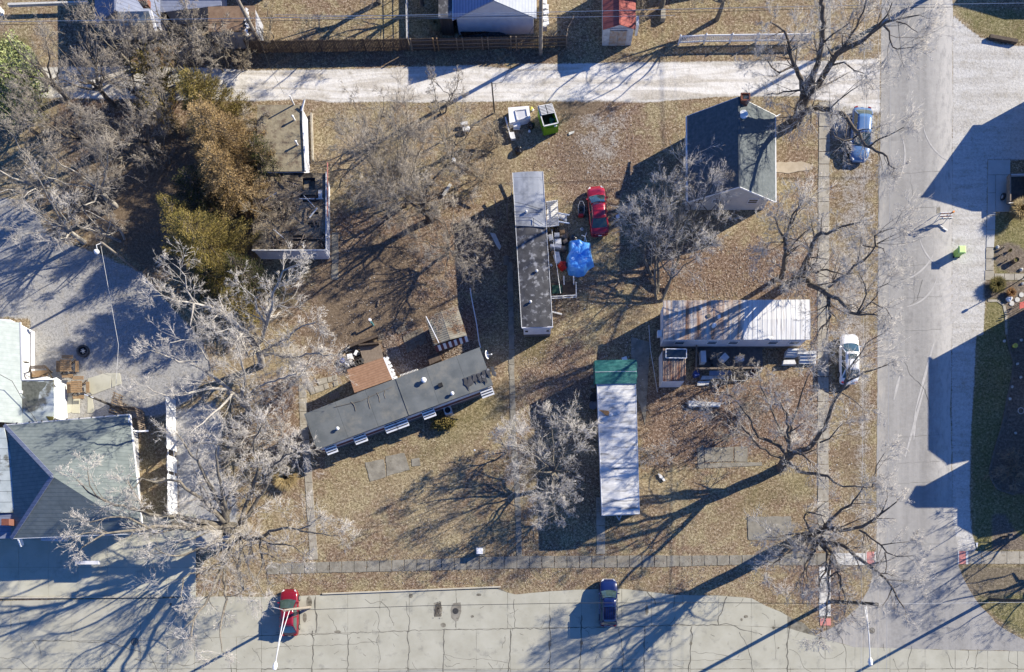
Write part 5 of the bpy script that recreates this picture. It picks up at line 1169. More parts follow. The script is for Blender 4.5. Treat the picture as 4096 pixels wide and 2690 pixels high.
# --- buildings on the left edge
R15 = thing('pale_roofed_building', 'white walled building with a pale green shingle roof at the left edge', 'building', P((40, 1500)).xy.to_3d())
e = [P((-190, 1290), 3.0), P((82, 1292), 3.0), P((89, 1695), 3.0), P((-190, 1695), 3.0)]
wc = [P((-180, 1300)).xy, (P((128, 1305)).x, P((128, 1322)).y), (P((130, 1600)).x, P((130, 1690)).y), P((-180, 1690)).xy]
walls(R15, [(p[0], p[1]) for p in wc], 0, 2.9, m_white); gable(R15, e, 3.0, 4.4, m_rf_light, 0, m_white)
MB().beam(P((131, 1325), 0.2), P((131, 1500), 0.2), 0.1, 0.4).build('base_course', m_siding, R15); MB().box(P((105, 1450), 2.2), (0.4, 0.1, 0.3)).build('wall_lamp', m_iron, R15)
MB().beam(P((82, 1290), 3.0), P((89, 1520), 3.0), 0.12, 0.12).build('gutter', m_galv, R15)
R16 = thing('flat_roofed_extension', 'flat pale roofed extension with dark stain beside the picnic tables', 'extension', P((180, 1600)).xy.to_3d())
def ZA(x, y): return q(0, 1250, 3.127, x, y)
Ce = [P(ZA(212, 850), 2.9), P(ZA(672, 845), 2.9), P(ZA(678, 1290), 2.9), P(ZA(205, 1290), 2.9)]
walls(R16, [(Ce[0].x, Ce[0].y - .1), (P(ZA(830, 900)).x, P(ZA(830, 905)).y), (P(ZA(845, 900)).x, Ce[2].y), (Ce[3].x, Ce[3].y)], 0, 2.8, m_white)
MB().prism([(Ce[0].x, Ce[0].y), (P(ZA(672, 845), 2.9).x + 0.0, Ce[1].y), (Ce[2].x, Ce[2].y), (Ce[3].x, Ce[3].y)], 2.82, 2.95).build('roof', m_rf_flat, R16)
MB().beam(Ce[0] + Vector((0, 0, .08)), Ce[1] + Vector((0, 0, .08)), 0.1, 0.1).build('roof_edge', m_white, R16)
MB().prism([P(ZA(*p), 3.0) for p in ((190, 1255), (660, 1250), (660, 1380), (110, 1385))], 2.8, 2.98).build('roof', m_rf_light, R16)
MB().poly([P(ZA(*p), 3.02) for p in ((575, 1300), (672, 1305), (660, 1372), (615, 1358))], thick=0.02).build('roof_gap', m_olive_bush, R16)
MB().tube([P(ZA(660, 845), 2.4), P(ZA(700, 830), 2.3), P(ZA(760, 870), 2.0)], 0.12, 8).build('duct', m_white, R16)
k = MB(); k.tube([P(ZA(0, 780), 5.0), P(ZA(150, 860), 4.2), P(ZA(300, 1120), 3.4), P(ZA(460, 1370), 3.1)], 0.03, 4)
k.build('service_cable', m_wire_dark, R16)
stain = MB().sheet(wob([P(ZA(*p), 2.955) for p in ((215, 860), (440, 860), (590, 880), (560, 930), (500, 1000), (470, 1100), (420, 1170), (340, 1120), (280, 1010), (225, 960))], 0.3, 0.08), 2.956); stain.build('moss_stain', M('roof_moss', (0.07, 0.075, 0.06), (0.14, 0.145, 0.12), scale=3), R16)
p = P(ZA(265, 998), 3.0); MB().box((p.x, p.y, 3.0), (0.25, 0.25, 0.15)).build('roof_vent', m_white, R16)
# big hipped roof
def ZE(x, y): return q(0, 1650, 1.9533, x, y)
R17 = thing('shop_building', 'large building with a grey-green hipped roof and sunlit white east wall', 'building', P((260, 1900)).xy.to_3d())
zE, zA = 4.0, 7.1
nw, ne, se, sw = P(ZE(35, 100), zE), P(ZE(1012, 18), zE), P(ZE(1113, 945), zE), P(ZE(90, 985), zE); ap = P(ZE(410, 500), zA)
for tri, mt in (((nw, ap, ne), m_rf_green), ((ne, ap, se), m_rf_green), ((se, ap, sw), m_rf_green), ((sw, ap, nw), m_rf_green)):
    k = MB(); k.poly(list(tri), thick=0.1); k.build('roof', mt, R17)
for c in (nw, sw): MB().beam(c + Vector((0, 0, 0.03)), ap + Vector((0, 0, 0.04)), 0.35, 0.06).build('ridge_cap', m_rf_lav, R17)
wE = P(ZE(1085, 500)).x
walls(R17, [(nw.x + .8, nw.y - .8), (P(ZE(1078, 160)).x, ne.y - 0.8), (P(ZE(1108, 900)).x, se.y + 0.7), (sw.x + .8, sw.y + .7)], 0, 3.9, m_white_dirty)
MB().beam(ne - Vector((0, 0, .1)), se - Vector((0, 0, .1)), 0.1, 0.18).build('fascia', m_white, R17); MB().beam(sw - Vector((0, 0, .1)), se - Vector((0, 0, .1)), 0.1, 0.18).build('fascia', m_white, R17); MB().beam(nw - Vector((0, 0, .05)), ne - Vector((0, 0, .05)), 0.12, 0.14).build('gutter', m_white_dirty, R17)
for i in range(9):
    p = nw.lerp(ne, (i + 1) / 10.0); MB().box((p.x, p.y + 0.08, zE), (0.1, 0.14, 0.12)).build('gutter_bracket', m_skirt, R17)
for xy, h in (((305, 590), 5.2), ((747, 577), 5.0)): p = P(ZE(*xy), h); MB().box((p.x, p.y, h), (0.42, 0.42, 0.3)).build('roof_vent', m_white, R17)
pc = P(ZE(62, 860), 4.7); MB().box((pc.x, pc.y, 4.5), (0.7, 0.6, 1.1)).build('chimney', m_brick, R17)
MB().tube([P(ZE(1015, 20), 4.0), P(ZE(1003, 90), 4.0), P(ZE(1008, 140), 3.8), P(ZE(1080, 150), 3.3), P(ZE(1160, 145), 3.0)], 0.09, 8).build('downspout', m_white, R17)
for i in range(4):
    yy = se.y + 1.8 + i * 2.7; window(R17, (P(ZE(1095, 500)).x + 0.05, yy, 1.7), 1.2, 1.2, (1, 0))
# lit western roof and fascia boards of its front
R18 = thing('shop_wing', 'pale grey ribbed roof wing of the shop building at the left edge', 'building', P((20, 1880)).xy.to_3d())
Cw = [P((-260, 1712), 4.3), P(ZE(30, 120), 4.3), P(ZE(186, 785), 4.3), P((-260, 2056), 4.3)]
for i in range(8):
    a, b_ = Cw[0].lerp(Cw[3], i / 8), Cw[0].lerp(Cw[3], (i + .97) / 8); c, d_ = Cw[1].lerp(Cw[2], (i + .97) / 8), Cw[1].lerp(Cw[2], i / 8)
    MB().poly([a, d_, c, b_], thick=0.08).build('roof_panel', m_rf_flat, R18)
Cv = [P((-260, 2056), 3.8), P(ZE(186, 790), 4.2), P(ZE(88, 985), 3.7), P((-260, 2160), 3.6)]; MB().poly(Cv, thick=0.1).build('roof', m_rf_lav, R18)
walls(R18, inset([Cw[0], Cw[1], Cw[2], Cw[3]], 0.6), 0, 3.6, m_white_dirty); walls(R18, inset(Cv, 0.5), 0, 3.4, m_white_dirty, 'front_wall')
k = MB().beam(P(ZE(152, 988), 3.8), P(ZE(172, 1042), 3.2), 0.12, 0.4); k.build('downspout', m_white, R18)
for i, (a, b_, w_, lb) in enumerate((((328, 990), (525, 993), 0.5, 'upper long'), ((597, 1175), (775, 1175), 0.5, 'lower long'), ((1195, 935), (1275, 935), 0.4, 'short'))):
    tag(MB().beam(P(ZE(*a), 2.8 if i != 1 else 1.6), P(ZE(*b_), 2.8 if i != 1 else 1.6), w_ * 0.7, 0.3).build('white_board', m_siding), lb + ' white signboard seen from above on the shop front', 'signboard', 'white boards at the shop front')
# white board fence, sunlit
R19 = thing('white_fence', 'tall white board fence standing parallel to the east wall of the shop', 'fence', P((705, 1830)).xy.to_3d())
f0, f1 = P(ZE(1372, -95)), P(ZE(1388, 810)); L = (f1 - f0).length; nb = int(L / 0.3)
for i in range(nb):
    if i in (17, 18) or 23 < i < 25: continue
    a, b_ = f0.lerp(f1, i / nb), f0.lerp(f1, (i + 0.96) / nb); hh = 1.85 + rng.uniform(-.05, .05)
    MB().beam(Vector((a.x, a.y, hh / 2)), Vector((b_.x, b_.y, hh / 2)), 0.03, hh).build('board', m_white, R19)
for zz in (0.4, 1.5): MB().beam(Vector((f0.x - .06, f0.y, zz)), Vector((f1.x - .06, f1.y, zz)), 0.06, 0.1).build('rail', m_white_dirty, R19)
# dark wooden fence by the extension
R20 = thing('wooden_fence', 'dark weathered picket fence at the back corner of the shop', 'fence', P((540, 1640)).xy.to_3d())
for a, b_ in (((1080, 660), (1240, 665)), ((1245, 670), (1285, 880)), ((1050, 520), (1000, 720)), ((1085, 600), (1080, 720))):
    A_, B_ = P(t(0, 2, *a), 1.5), P(t(0, 2, *b_), 1.5); n_ = max(3, int((B_ - A_).length / 0.22))
    for zz in (0.5, 1.4): MB().beam(Vector((A_.x, A_.y, zz)), Vector((B_.x, B_.y, zz)), 0.08, 0.09).build('rail', m_wood, R20)
    for i in range(n_): p = A_.lerp(B_, (i + .5) / n_); MB().box((p.x, p.y, 0.8), (0.13, 0.05, 1.6), rng.uniform(-.1, .1) + math.atan2((B_ - A_).y, (B_ - A_).x)).build('picket', m_wood, R20)

# --- buildings north of the alley
R21 = thing('blue_roofed_house', 'white gable end of a blue ribbed roof house behind the wooden fence', 'house', P((1985, 60)).xy.to_3d())
e = [P((1815, -700), 2.3), P((2146, -700), 2.3), P((2146, 75), 2.3), P((1813, 79), 2.3)]
wl = inset(e, 0.3); walls(R21, wl, 0, 2.25, m_siding); gable(R21, e, 2.3, 4.5, m_rf_blue, 0, m_siding, 0.35, mat2=M('grey_roof', (0.3, 0.32, 0.36), (0.36, 0.38, 0.42), scale=2, lines=[(0, 0.3, 0.2, (0.24, 0.26, 0.3))]))
MB().beam(Vector((e[0].x - .05, e[0].y, 2.2)), Vector((e[3].x - .05, e[3].y, 2.2)), 0.1, 0.1).build('gutter', m_white, R21)
R22 = thing('dark_lean_to', 'dark flat roofed lean-to against the blue roofed house', 'shed', P((1780, 40)).xy.to_3d())
e2 = [P((1752, -300), 2.2), P((1811, -300), 2.2), P((1811, 76), 2.2), P((1754, 74), 2.2)]; walls(R22, inset(e2, .08), 0, 2.1, m_wood_red); MB().prism([(p.x, p.y) for p in e2], 2.12, 2.22).build('roof', m_rf_tar, R22)
p = P((2062, 132)); tag(MB().lathe((p.x - .1, p.y, 0.3), [(.18, 0), (.3, .02), (.32, .08), (.3, .16), (.18, .18)], 18, axis=Vector((0, 1, 0))).build('wheel', m_black), 'small wheel leaning at the white wall of the blue roofed house', 'wheel')
tag(MB().poly([P((1840, 128), 0.5), P((1990, 126), 0.35), P((2040, 144), 0.1), P((1850, 148), 0.1)], thick=0.1).build('black_tarp', m_bag), 'black tarp heaped along the foot of the white gable wall', 'tarp')
k = MB()
for i in range(5): k.box(P((2172 + 8 * (i % 2), 20 + 22 * i), 0.5), (0.7, 0.5, 1.0 - .1 * i), rng.uniform(-.2, .2))
r = thing('white_shelving', 'row of white cabinets east of the blue roofed house', 'cabinets', P((2180, 60)).xy.to_3d()); k.build('body', m_white_dirty, r)
for i in range(4): MB().box(P((2180 + 6 * (i % 2), 28 + 22 * i), 1.05), (0.5, 0.3, 0.05), 0.2).build('shelf', m_white, r)
R23 = thing('red_roofed_shed', 'white shed with a faded red gable roof north of the alley', 'shed', P((2478, 90)).xy.to_3d())
e = [P((2409, -110), 2.2), P((2544, -112), 2.2), P((2542, 119), 2.2), P((2411, 121), 2.2)]
wl = inset(e, 0.15); walls(R23, wl, 0, 2.15, m_white_dirty); gable(R23, e, 2.25, 2.85, m_rf_red, 0, m_white_dirty, 0.2, 0.06)
yy = wl[3][1]; xm = (wl[3][0] + wl[2][0]) / 2
for s_ in (-1, 1): MB().box((xm + s_ * 0.42, yy - 0.03, 1.0), (0.8, 0.05, 1.9)).build('door', M('rusty_door', (0.5, 0.47, 0.42), (0.4, 0.25, 0.15), scale=3), R23)
MB().box(P((2547, 105), 1.2), (0.25, 0.9, 1.3)).build('side_panel', m_white, R23)
R24 = thing('slate_house', 'house with blue-grey roofs and a small dormer in the upper left behind bare trees', 'house', P((560, 40)).xy.to_3d())
e = [P((372, -400), 2.2), P((640, -400), 2.2), P((642, 112), 2.2), P((380, 108), 2.2)]; walls(R24, inset(e, .5), 0, 2.1, m_siding_dull); gable(R24, e, 2.2, 4.2, m_rf_lav, 0, m_siding_dull)
e = [P((642, -400), 2.0), P((880, -400), 2.0), P((885, 22), 2.0), P((642, 50), 2.0)]; walls(R24, inset(e, .3), 0, 1.9, m_siding_dull, 'wing_wall'); MB().poly([e[0], e[1], e[2], e[3]], thick=0.1).build('wing_roof', m_rf_lav, R24)
e = [P((470, 48), 4.25), P((600, 45), 4.25), P((618, 100), 3.6), P((480, 104), 3.6)]; MB().poly(e, thick=0.12).build('dormer_roof', m_rf_light, R24); MB().beam(P((601, 44), 4.5), P((624, 125), 3.9), 0.25, 0.12).build('white_trim', m_white, R24)
p = P((575, 3), 4.8); MB().box((p.x, p.y, 4.7), (.7, .6, .9)).build('chimney', m_brick, R24)
R25 = thing('brown_roofed_shed', 'low shed with a brown leaf littered roof near the leaning pole', 'shed', P((930, 90)).xy.to_3d())
e = [P((832, 28), 2.3), P((1020, 24), 2.3), P((1022, 126), 2.3), P((834, 128), 2.3)]; walls(R25, inset(e, .1), 0, 2.2, m_siding_dull); MB().prism([(p_.x, p_.y) for p_ in e], 2.22, 2.32).build('roof', M('brown_flat_roof', (0.15, 0.095, 0.06), (0.22, 0.15, 0.1), scale=2, c3=(.06, .045, .03), s3=1.2), R25)
k = MB()
for i in range(8): k.box(P((985 + 3 * (i % 3), 40 + 14 * i), 2.4), (0.28, 0.3, 0.06), rng.uniform(0, 3))
k.build('white_trim', m_white, R25)
tag(MB().poly([P((30, 12), .8), P((350, 3), .8), P((352, 9), .8), P((30, 21), .8)], thick=0.3).build('garden_wall', m_rock), 'low pale stone wall running along the top left edge', 'wall')
k = MB(); p = P((10, 55)); k.box((p.x, p.y, .5), (.35, .5, 1.0)); tag(k.build('white_post', m_white), 'short white utility box at the far upper left', 'utility box')
tag(MB().poly([P((765, 112), 0.4), P((780, 104), 1.2), P((785, 140), 0.3), P((762, 130), .5)], thick=.05).build('blue_tarp', m_blue_junk), 'small bright blue tarp in the shaded yard at the upper left', 'tarp')

# --- fences north of the alley
R26 = thing('board_fence', 'long brown board fence along the shaded north side of the alley', 'fence', P((1340, 205)).xy.to_3d())
k = MB(); a, b_ = P((1000, 213)), P((1640, 203)); n_ = int((b_ - a).length / 0.15)
def pickets(a, b_, h, mat, root, w=0.13, lim=None):
    n_ = int((b_ - a).length / 0.15); k = MB(); ang = math.atan2((b_ - a).y, (b_ - a).x)
    for i in range(n_):
        p = a.lerp(b_, (i + .5) / n_); hh = h + rng.uniform(-.04, .04); k.box((p.x, p.y + rng.uniform(-.012, .012), hh / 2), (w, 0.025, hh), ang)
    o = k.build('pickets', mat, root); stuff(o); return o
pickets(a, b_, 1.55, m_wood_red, R26)
for zz in (.4, 1.3): MB().beam(Vector((a.x, a.y + .05, zz)), Vector((b_.x, b_.y + .05, zz)), .05, .09).build('rail', m_wood, R26)
for i in range(12): p = a.lerp(b_, i / 11); MB().box((p.x, p.y + .1, .8), (.1, .1, 1.6)).build('post', m_wood, R26)
R27 = thing('board_fence', 'weathered grey board fence with exposed posts and rails facing the alley', 'fence', P((1950, 196)).xy.to_3d())
a, b_ = P((1648, 202)), P((2266, 190)); pickets(a, b_, 1.5, m_wood_red, R27)
for zz in (.35, .8, 1.3): MB().beam(Vector((a.x, a.y - .05, zz)), Vector((b_.x, b_.y - .05, zz)), .06, .09).build('rail', m_wood, R27)
for xx in (1652, 1740, 1756, 1832, 1855, 1932, 1955, 2045, 2066, 2155, 2264): p = P((xx, 202 - (xx - 1648) * .02)); MB().box((p.x, p.y - .1, .82), (.11, .11, 1.64)).build('post', m_wood_tan if xx in (1740, 1756) else m_wood, R27)
R28 = thing('wire_fence', 'thin pale topped fence running north from the board fence', 'fence', P((1630, 80)).xy.to_3d())
a, b_ = P((1630, -120)), P((1636, 196))
for zz in (.3, .8, 1.3): MB().beam(Vector((a.x, a.y, zz)), Vector((b_.x, b_.y, zz)), .04, .05).build('rail', m_white_dirty if zz > 1 else m_galv, R28)
for i in range(8): p = a.lerp(b_, i / 7); MB().box((p.x, p.y, .68), (.06, .06, 1.36)).build('post', m_galv, R28)
R29 = thing('vinyl_fence', 'white rail and picket fence in the sunny grass north of the alley', 'fence', P((2980, 175)).xy.to_3d())
pu = [2713, 2815, 2918, 3022, 3126, 3230]; pp_ = [P((x, 176 - (x - 2713) * 0.012 + (4 if x < 2720 else 0))) for x in pu]
for p in pp_:
    MB().box((p.x, p.y, .6), (.13, .13, 1.2)).build('post', m_white, R29); MB().lathe((p.x, p.y, 1.2), [(.1, 0), (.09, .05), (.01, .12)], 4).build('post_cap', m_white, R29)
for a, b_ in zip(pp_[:-1], pp_[1:]):
    for zz in (.3, 1.05): MB().beam(Vector((a.x, a.y, zz)), Vector((b_.x, b_.y, zz)), .06, .15).build('rail', m_white, R29)
    for i in range(14):
        p = a.lerp(b_, (i + 1) / 15); MB().box((p.x, p.y, .66), (.08, .03, .68)).build('picket', m_white, R29)
tag(MB().beam(P((3958, 148), .2), P((4068, 168), .2), .35, .3).build('timber', m_wood_dark), 'dark timber lying along the grass edge at the upper right', 'timber')
R30 = thing('yard_railing', 'short bent grey railing at the east end of the board fence', 'fence', P((2280, 110)).xy.to_3d())
for zz in (.5, 1.0): MB().tube([P((2266, 150), zz), P((2272, 110), zz), P((2290, 80), zz), P((2296, 60), zz)], .035, 6).build('rail', m_wood, R30)
for xy in ((2266, 150), (2272, 110), (2290, 80), (2296, 60)): MB().beam(P(xy, 0), P(xy, 1.1), .08).build('post', m_wood, R30)
p = P((2650, 70)); tag(MB().box((p.x, p.y, .25), (.45, 1.0, .5)).build('grey_chest', m_conc_walk), 'narrow grey box standing alone in the grass right of the red roofed shed', 'box')
R31 = thing('garage', 'white walled garage corner at the top edge right of the red roofed shed', 'garage', P((2620, -40)).xy.to_3d())
e = [P((2572, -500), 2.7), P((3000, -500), 2.7), P((3000, -20), 2.7), P((2572, -20), 2.7)]; e = [Vector((p.x, p.y + 4.5, p.z)) for p in e]; walls(R31, inset(e, .2), 0, 2.6, m_white); gable(R31, e, 2.7, 4.1, m_rf_house, 0, m_white)

# --- neighbours east of the frame, whose shadows reach into the picture
def east_house(xw, yn, ys2, he, hr, depth, ax, label, wallm, roofm, eave=0.3):
    c = G(xw + depth / 2, (yn + ys2) / 2); r = thing('house', label, 'house', c.xy.to_3d())
    e_ = [G(xw, yn), G(xw + depth, yn), G(xw + depth, ys2), G(xw, ys2)]; e_ = [Vector((p.x, p.y, he)) for p in e_]
    w_ = inset(e_, eave); walls(r, w_, 0, he - .05, wallm); gable(r, e_, he, hr, roofm, ax, wallm, eave)
    for k_ in (0.25, 0.5, 0.75): window(r, (w_[0][0], w_[0][1] + (w_[3][1] - w_[0][1]) * k_, he * 0.5), 1.0, 1.2, (-1, 0))
    return r
east_house(4122, 375, 721, 3.0, 5.69, 460, 1, 'east-west gabled neighbour house just beyond the right edge, upper part', m_siding, m_rf_house)
east_house(4248, -393, -47, 3.0, 5.69, 460, 1, 'gabled neighbour house beyond the upper right corner', m_siding, m_rf_lav)
east_house(4134, 1200, 1570, 5.5, 6.91, 374, 0, 'two storey neighbour house beyond the right edge beside the lawn', m_siding_cream, m_rf_house)
east_house(1040, -330, -120, 6.5, 8.0, 270, 1, 'tall unseen house added beyond the top edge to shade the upper left', m_siding, m_rf_lav)  # added out of view, north not east, to cast shade over the upper-left roofs
rr = east_house(4161, 1672, 1760, 6.5, 7.0, 300, 1, 'tall narrow neighbour house beyond the right edge', m_siding_cream, m_rf_house)
east_house(4136, 1780, 1936, 4.0, 5.2, 360, 0, 'low neighbour house beyond the right edge, south of the tall ones', m_siding, m_rf_lav)
# ------------------------------------------------------------------ vehicles (own frame: x forward, y left)
def paint(name, c, c2=None):
    return M(name, c, c2 or tuple(x * 0.85 for x in c), scale=0.8, rough=0.28, coat=0.7, spec=0.5, world_pos=False)
def vehicle(label, uv, L, W, Hh, heading, mat, kind='sedan', group='cars parked around the block', trim=None, cat='car', sunroof=False, rack=False, hood=0.27, tail=0.17, cowl=None, name='parked_car'):
    p = P(uv); r = thing(name, label, cat, (p.x, p.y, 0), group, rz=heading)
    hw = W / 2; belt = Hh * 0.62; zr = Hh
    xf, xr = L / 2, -L / 2; xc = xf - hood * L; xd = xr + tail * L      # cowl and rear deck edge
    if kind == 'suv': xd = xr + 0.06 * L
    st = [(xr, .72, .50), (xr + .05, .86, .62), (xr + .16, .94, .85), (xr + .4, .985, .94), (xd, 1.0, 1.0), (xr + .35 * L, 1.0, 1.0), (0, 1.0, 1.0), (xc, 1.0, .985), (xc + .35 * (xf - xc), .985, .94), (xc + .65 * (xf - xc), .96, .89), (xf - .25, .90, .78), (xf - .08, .78, .62), (xf, .60, .46)]
    st = sorted(st); n = len(st); vs = []
    for x, wf, zf in st:
        w = hw * wf; zt = belt * zf
        prof = [(-w * .9, .22), (-w, .38), (-w, zt * .72), (-w * .955, zt * .93), (-w * .84, zt * 1.0), (-w * .45, zt * 1.035), (0, zt * 1.045)]
        prof += [(-y, z_) for y, z_ in prof[-2::-1]]
        vs += [(x, y, z_) for y, z_ in prof]
    m = 13; fs = [(k * m + i, (k + 1) * m + i, (k + 1) * m + i + 1, k * m + i + 1) for k in range(n - 1) for i in range(m - 1)]
    fs += [tuple(range(m)), tuple(range(n * m - 1, (n - 1) * m - 1, -1)), ] + [(k * m, k * m + m - 1, (k + 1) * m + m - 1, (k + 1) * m) for k in range(n - 1)]
    k = MB(); k.add(vs, fs); body = k.build('body', mat, r, True)
    # greenhouse
    bl = belt * 1.0; wb = hw * .93; wr = hw * .74
    fr0, fr1 = xc + .02, xc - .17 * L * (.75 if kind == 'suv' else 1)
    rr0 = xd - .01; rr1 = xd + (.055 if kind == 'suv' else .13) * L
    k = MB(); nn = 7; rows = 6
    for j in range(rows):
        x = rr1 + (fr1 - rr1) * j / (rows - 1)
        for i in range(nn):
            y = -wr + 2 * wr * i / (nn - 1); u = abs(2 * i / (nn - 1) - 1); e_ = 1 - abs(2 * j / (rows - 1) - 1)
            k.v.append((x + (0.04 if j == rows - 1 else -0.04 if j == 0 else 0) * (1 - u * u), y, zr - .07 * u ** 3 + .012 * e_))
    b0 = len(k.v); k.v += [(x, y, z_ - .05) for x, y, z_ in k.v]
    k.f = [(j * nn + i, j * nn + i + 1, (j + 1) * nn + i + 1, (j + 1) * nn + i)[::-1] for j in range(rows - 1) for i in range(nn - 1)]
    k.f += [(b0 + j * nn + i, b0 + j * nn + i + 1, b0 + (j + 1) * nn + i + 1, b0 + (j + 1) * nn + i) for j in range(rows - 1) for i in range(nn - 1)]
    k.f += [(i, i + 1, b0 + i + 1, b0 + i) for i in range(nn - 1)] + [((rows - 1) * nn + i + 1, (rows - 1) * nn + i, b0 + (rows - 1) * nn + i, b0 + (rows - 1) * nn + i + 1) for i in range(nn - 1)]
    k.f += [(j * nn, b0 + j * nn, b0 + (j + 1) * nn, (j + 1) * nn) for j in range(rows - 1)] + [(j * nn + nn - 1, (j + 1) * nn + nn - 1, b0 + (j + 1) * nn + nn - 1, b0 + j * nn + nn - 1) for j in range(rows - 1)]
    k.mi = [0] * len(k.f); k.build('roof', mat, r, True)
    def glass(name, x0, x1, z0, z1, w0, w1, bow):
        k = MB(); nn = 7; vs = []
        for (x, z_, w, b_) in ((x0, z0, w0, bow), ((x0 + x1) / 2, (z0 + z1) / 2 + .02, (w0 + w1) / 2, bow * .9), (x1, z1, w1, bow * .8)):
            for i in range(nn): u = 2 * i / (nn - 1) - 1; vs.append((x + b_ * (1 - u * u), w * u, z_))
        k.add(vs, [(j * nn + i, j * nn + i + 1, (j + 1) * nn + i + 1, (j + 1) * nn + i) for j in range(2) for i in range(nn - 1)])
        return k.build(name, m_cglass, r, True)
    ws = glass('windshield', fr0 + .04, fr1 + .0, bl * 1.02, zr - .03, wb * .93, wr * .95, .13); glass('rear_window', rr0 - .03, rr1 + .0, bl * 1.02, zr - .03, wb * .9, wr * .93, -.08 if kind != 'suv' else -.03)
    for s_ in (-1, 1):
        for i, (a, b_) in enumerate(((0.04, .48), (.52, .94))):
            lo = lambda f: (rr0 + (fr0 - rr0) * f); up = lambda f: (rr1 + (fr1 - rr1) * f)
            k = MB(); k.add([(lo(a), s_ * wb * .985, bl * .98), (lo(b_), s_ * wb * .985, bl * .98), (up(b_), s_ * wr * 1.01, zr - .1), (up(a), s_ * wr * 1.01, zr - .1)], [(0, 1, 2, 3) if s_ < 0 else (3, 2, 1, 0)])
            k.build('side_window', m_cglass, r)
        for a in (0.0, .5, .97):                    # pillars
            k = MB(); x0_ = rr0 + (fr0 - rr0) * a; x1_ = rr1 + (fr1 - rr1) * a
            k.beam((x0_, s_ * wb * .97, bl * .97), (x1_, s_ * wr * 1.0, zr - .05), .09 if a != .5 else .06, .07); k.build('pillar', mat, r)
        k = MB(); k.beam((fr0 - .18, s_ * hw * .93, bl * .98), (fr0 - .2, s_ * (hw + .16), bl * 1.05), .11, .12); k.build('mirror', mat, r)
        for x in (xr + .19 * L, xf - .19 * L):
            t_ = MB().lathe((x, s_ * (hw - .16), .33), [(.2, 0), (.32, .02), (.33, .1), (.32, .18), (.2, .2)], 18, axis=Vector((0, s_, 0))).build('tyre', m_black, r)
            g = MB().lathe((x, s_ * (hw + .02), .33), [(.19, 0), (.21, .03), (.08, .02), (.01, .03)], 14, axis=Vector((0, s_, 0)))
            me = bpy.data.meshes.new('rim'); me.from_pydata(g.v, [], g.f); me.materials.append(m_rim); o = bpy.data.objects.new('rim', me); COL.objects.link(o); o.parent = t_
        k = MB(); k.beam((xf - .32, s_ * hw * .80, belt * .70), (xf - .05, s_ * hw * .58, belt * .62), .12, .14); k.build('headlight', m_lamp, r)
        k = MB(); k.beam((xr + .03, s_ * hw * .55, belt * .76), (xr + .14, s_ * hw * .86, belt * .78), .1, .16); k.build('taillight', m_tail, r)
        for x in (xr + .36 * L, xr + .56 * L): k = MB(); k.box((x, s_ * (hw + .005), belt * .78), (.16, .03, .03)); k.build('door_handle', mat, r)
        k = MB(); k.box(((xc + xd) / 2 - .1, s_ * (hw + .006), .3), (L * .45, .04, .1)); k.build('rocker_trim', trim or m_black, r)
    k = MB(); k.beam((xf - .06, -hw * .62, .42), (xf - .06, hw * .62, .42), .16, .2); k.build('front_bumper', trim or mat, r)
    k = MB(); k.beam((xr + .05, -hw * .75, .42), (xr + .05, hw * .75, .42), .16, .2); k.build('rear_bumper', trim or mat, r)
    k = MB(); k.box((xr - .035, 0, belt * .6), (.02, .32, .15)); k.build('licence_plate', m_white, r)
    k = MB()                                       # hood and boot shut lines
    k.box((xc - .02, 0, belt * 1.045), (.02, hw * 1.6, .012))
    for s_ in (-1, 1): k.beam((xc, s_ * hw * .80, belt * .995), (xf - .35, s_ * hw * .70, belt * .86), .015, .02)
    k.build('shut_line', m_black, r)
    k = MB()
    for s_ in (-.35, .3): k.beam((fr0 + .1, s_ * hw - .3, bl * 1.05), (fr0 - .02, s_ * hw + .25, bl * 1.13), .025, .02)
    sub_ = k; me = bpy.data.meshes.new('wiper'); me.from_pydata(k.v, [], k.f); me.materials.append(m_black); o = bpy.data.objects.new('wiper', me); COL.objects.link(o); o.parent = ws
    if sunroof: MB().box((fr1 - .45, 0, zr + .012), (.5, .85, .015)).build('sunroof', m_cglass, r)
    if rack:
        xa_, xb_ = rr1 + .05, rr1 + (fr1 - rr1) * .75
        for s_ in (-1, 1): MB().beam((xa_, s_ * wr * .82, zr + .05), (xb_, s_ * wr * .82, zr + .05), .05).build('roof_rail', m_black, r)
        for x in (xa_ + .1, xb_ - .2): MB().beam((x, -wr * .85, zr + .09), (x, wr * .85, zr + .09), .06, .04).build('cross_bar', m_chrome, r)
        for i in range(5): MB().beam((xa_ + .1, wr * (-.56 + .28 * i), zr + .02), (xb_ - .25, wr * (-.56 + .28 * i), zr + .02), .03, .02).build('roof_rib', m_black, r)
    return r
NORTH = math.pi / 2
pt_red = paint('dark_red_paint', (0.19, 0.006, 0.016)); pt_red2 = paint('red_paint', (0.4, 0.014, 0.03)); pt_blue = paint('navy_paint', (0.006, 0.016, 0.09)); pt_white = paint('white_car_paint', (0.8, 0.8, 0.8), (0.76, 0.76, 0.76)); pt_lb = paint('pale_blue_paint', (0.1, 0.19, 0.36))
vehicle('dark red hatchback parked on the concrete street beneath the left street lamp', (1166, 2450), 4.6, 1.78, 1.45, NORTH, pt_red, hood=.25, tail=.09)
vehicle('navy blue sport utility car with roof rack nosed against the grass', (2431, 2411), 4.7, 1.78, 1.72, NORTH, pt_blue, 'suv', rack=True, trim=m_lamp, hood=.27)
vehicle('red sedan standing on brown grass next to the blue tarp pile', (2389, 856), 4.85, 1.84, 1.42, NORTH + math.radians(5.5), pt_red2, hood=.25, tail=.14)
vehicle('white sedan with dark sunroof parked at the roadside beneath bare limbs', (3385, 1444), 4.9, 1.82, 1.45, NORTH, pt_white, sunroof=True, hood=.24, tail=.11)
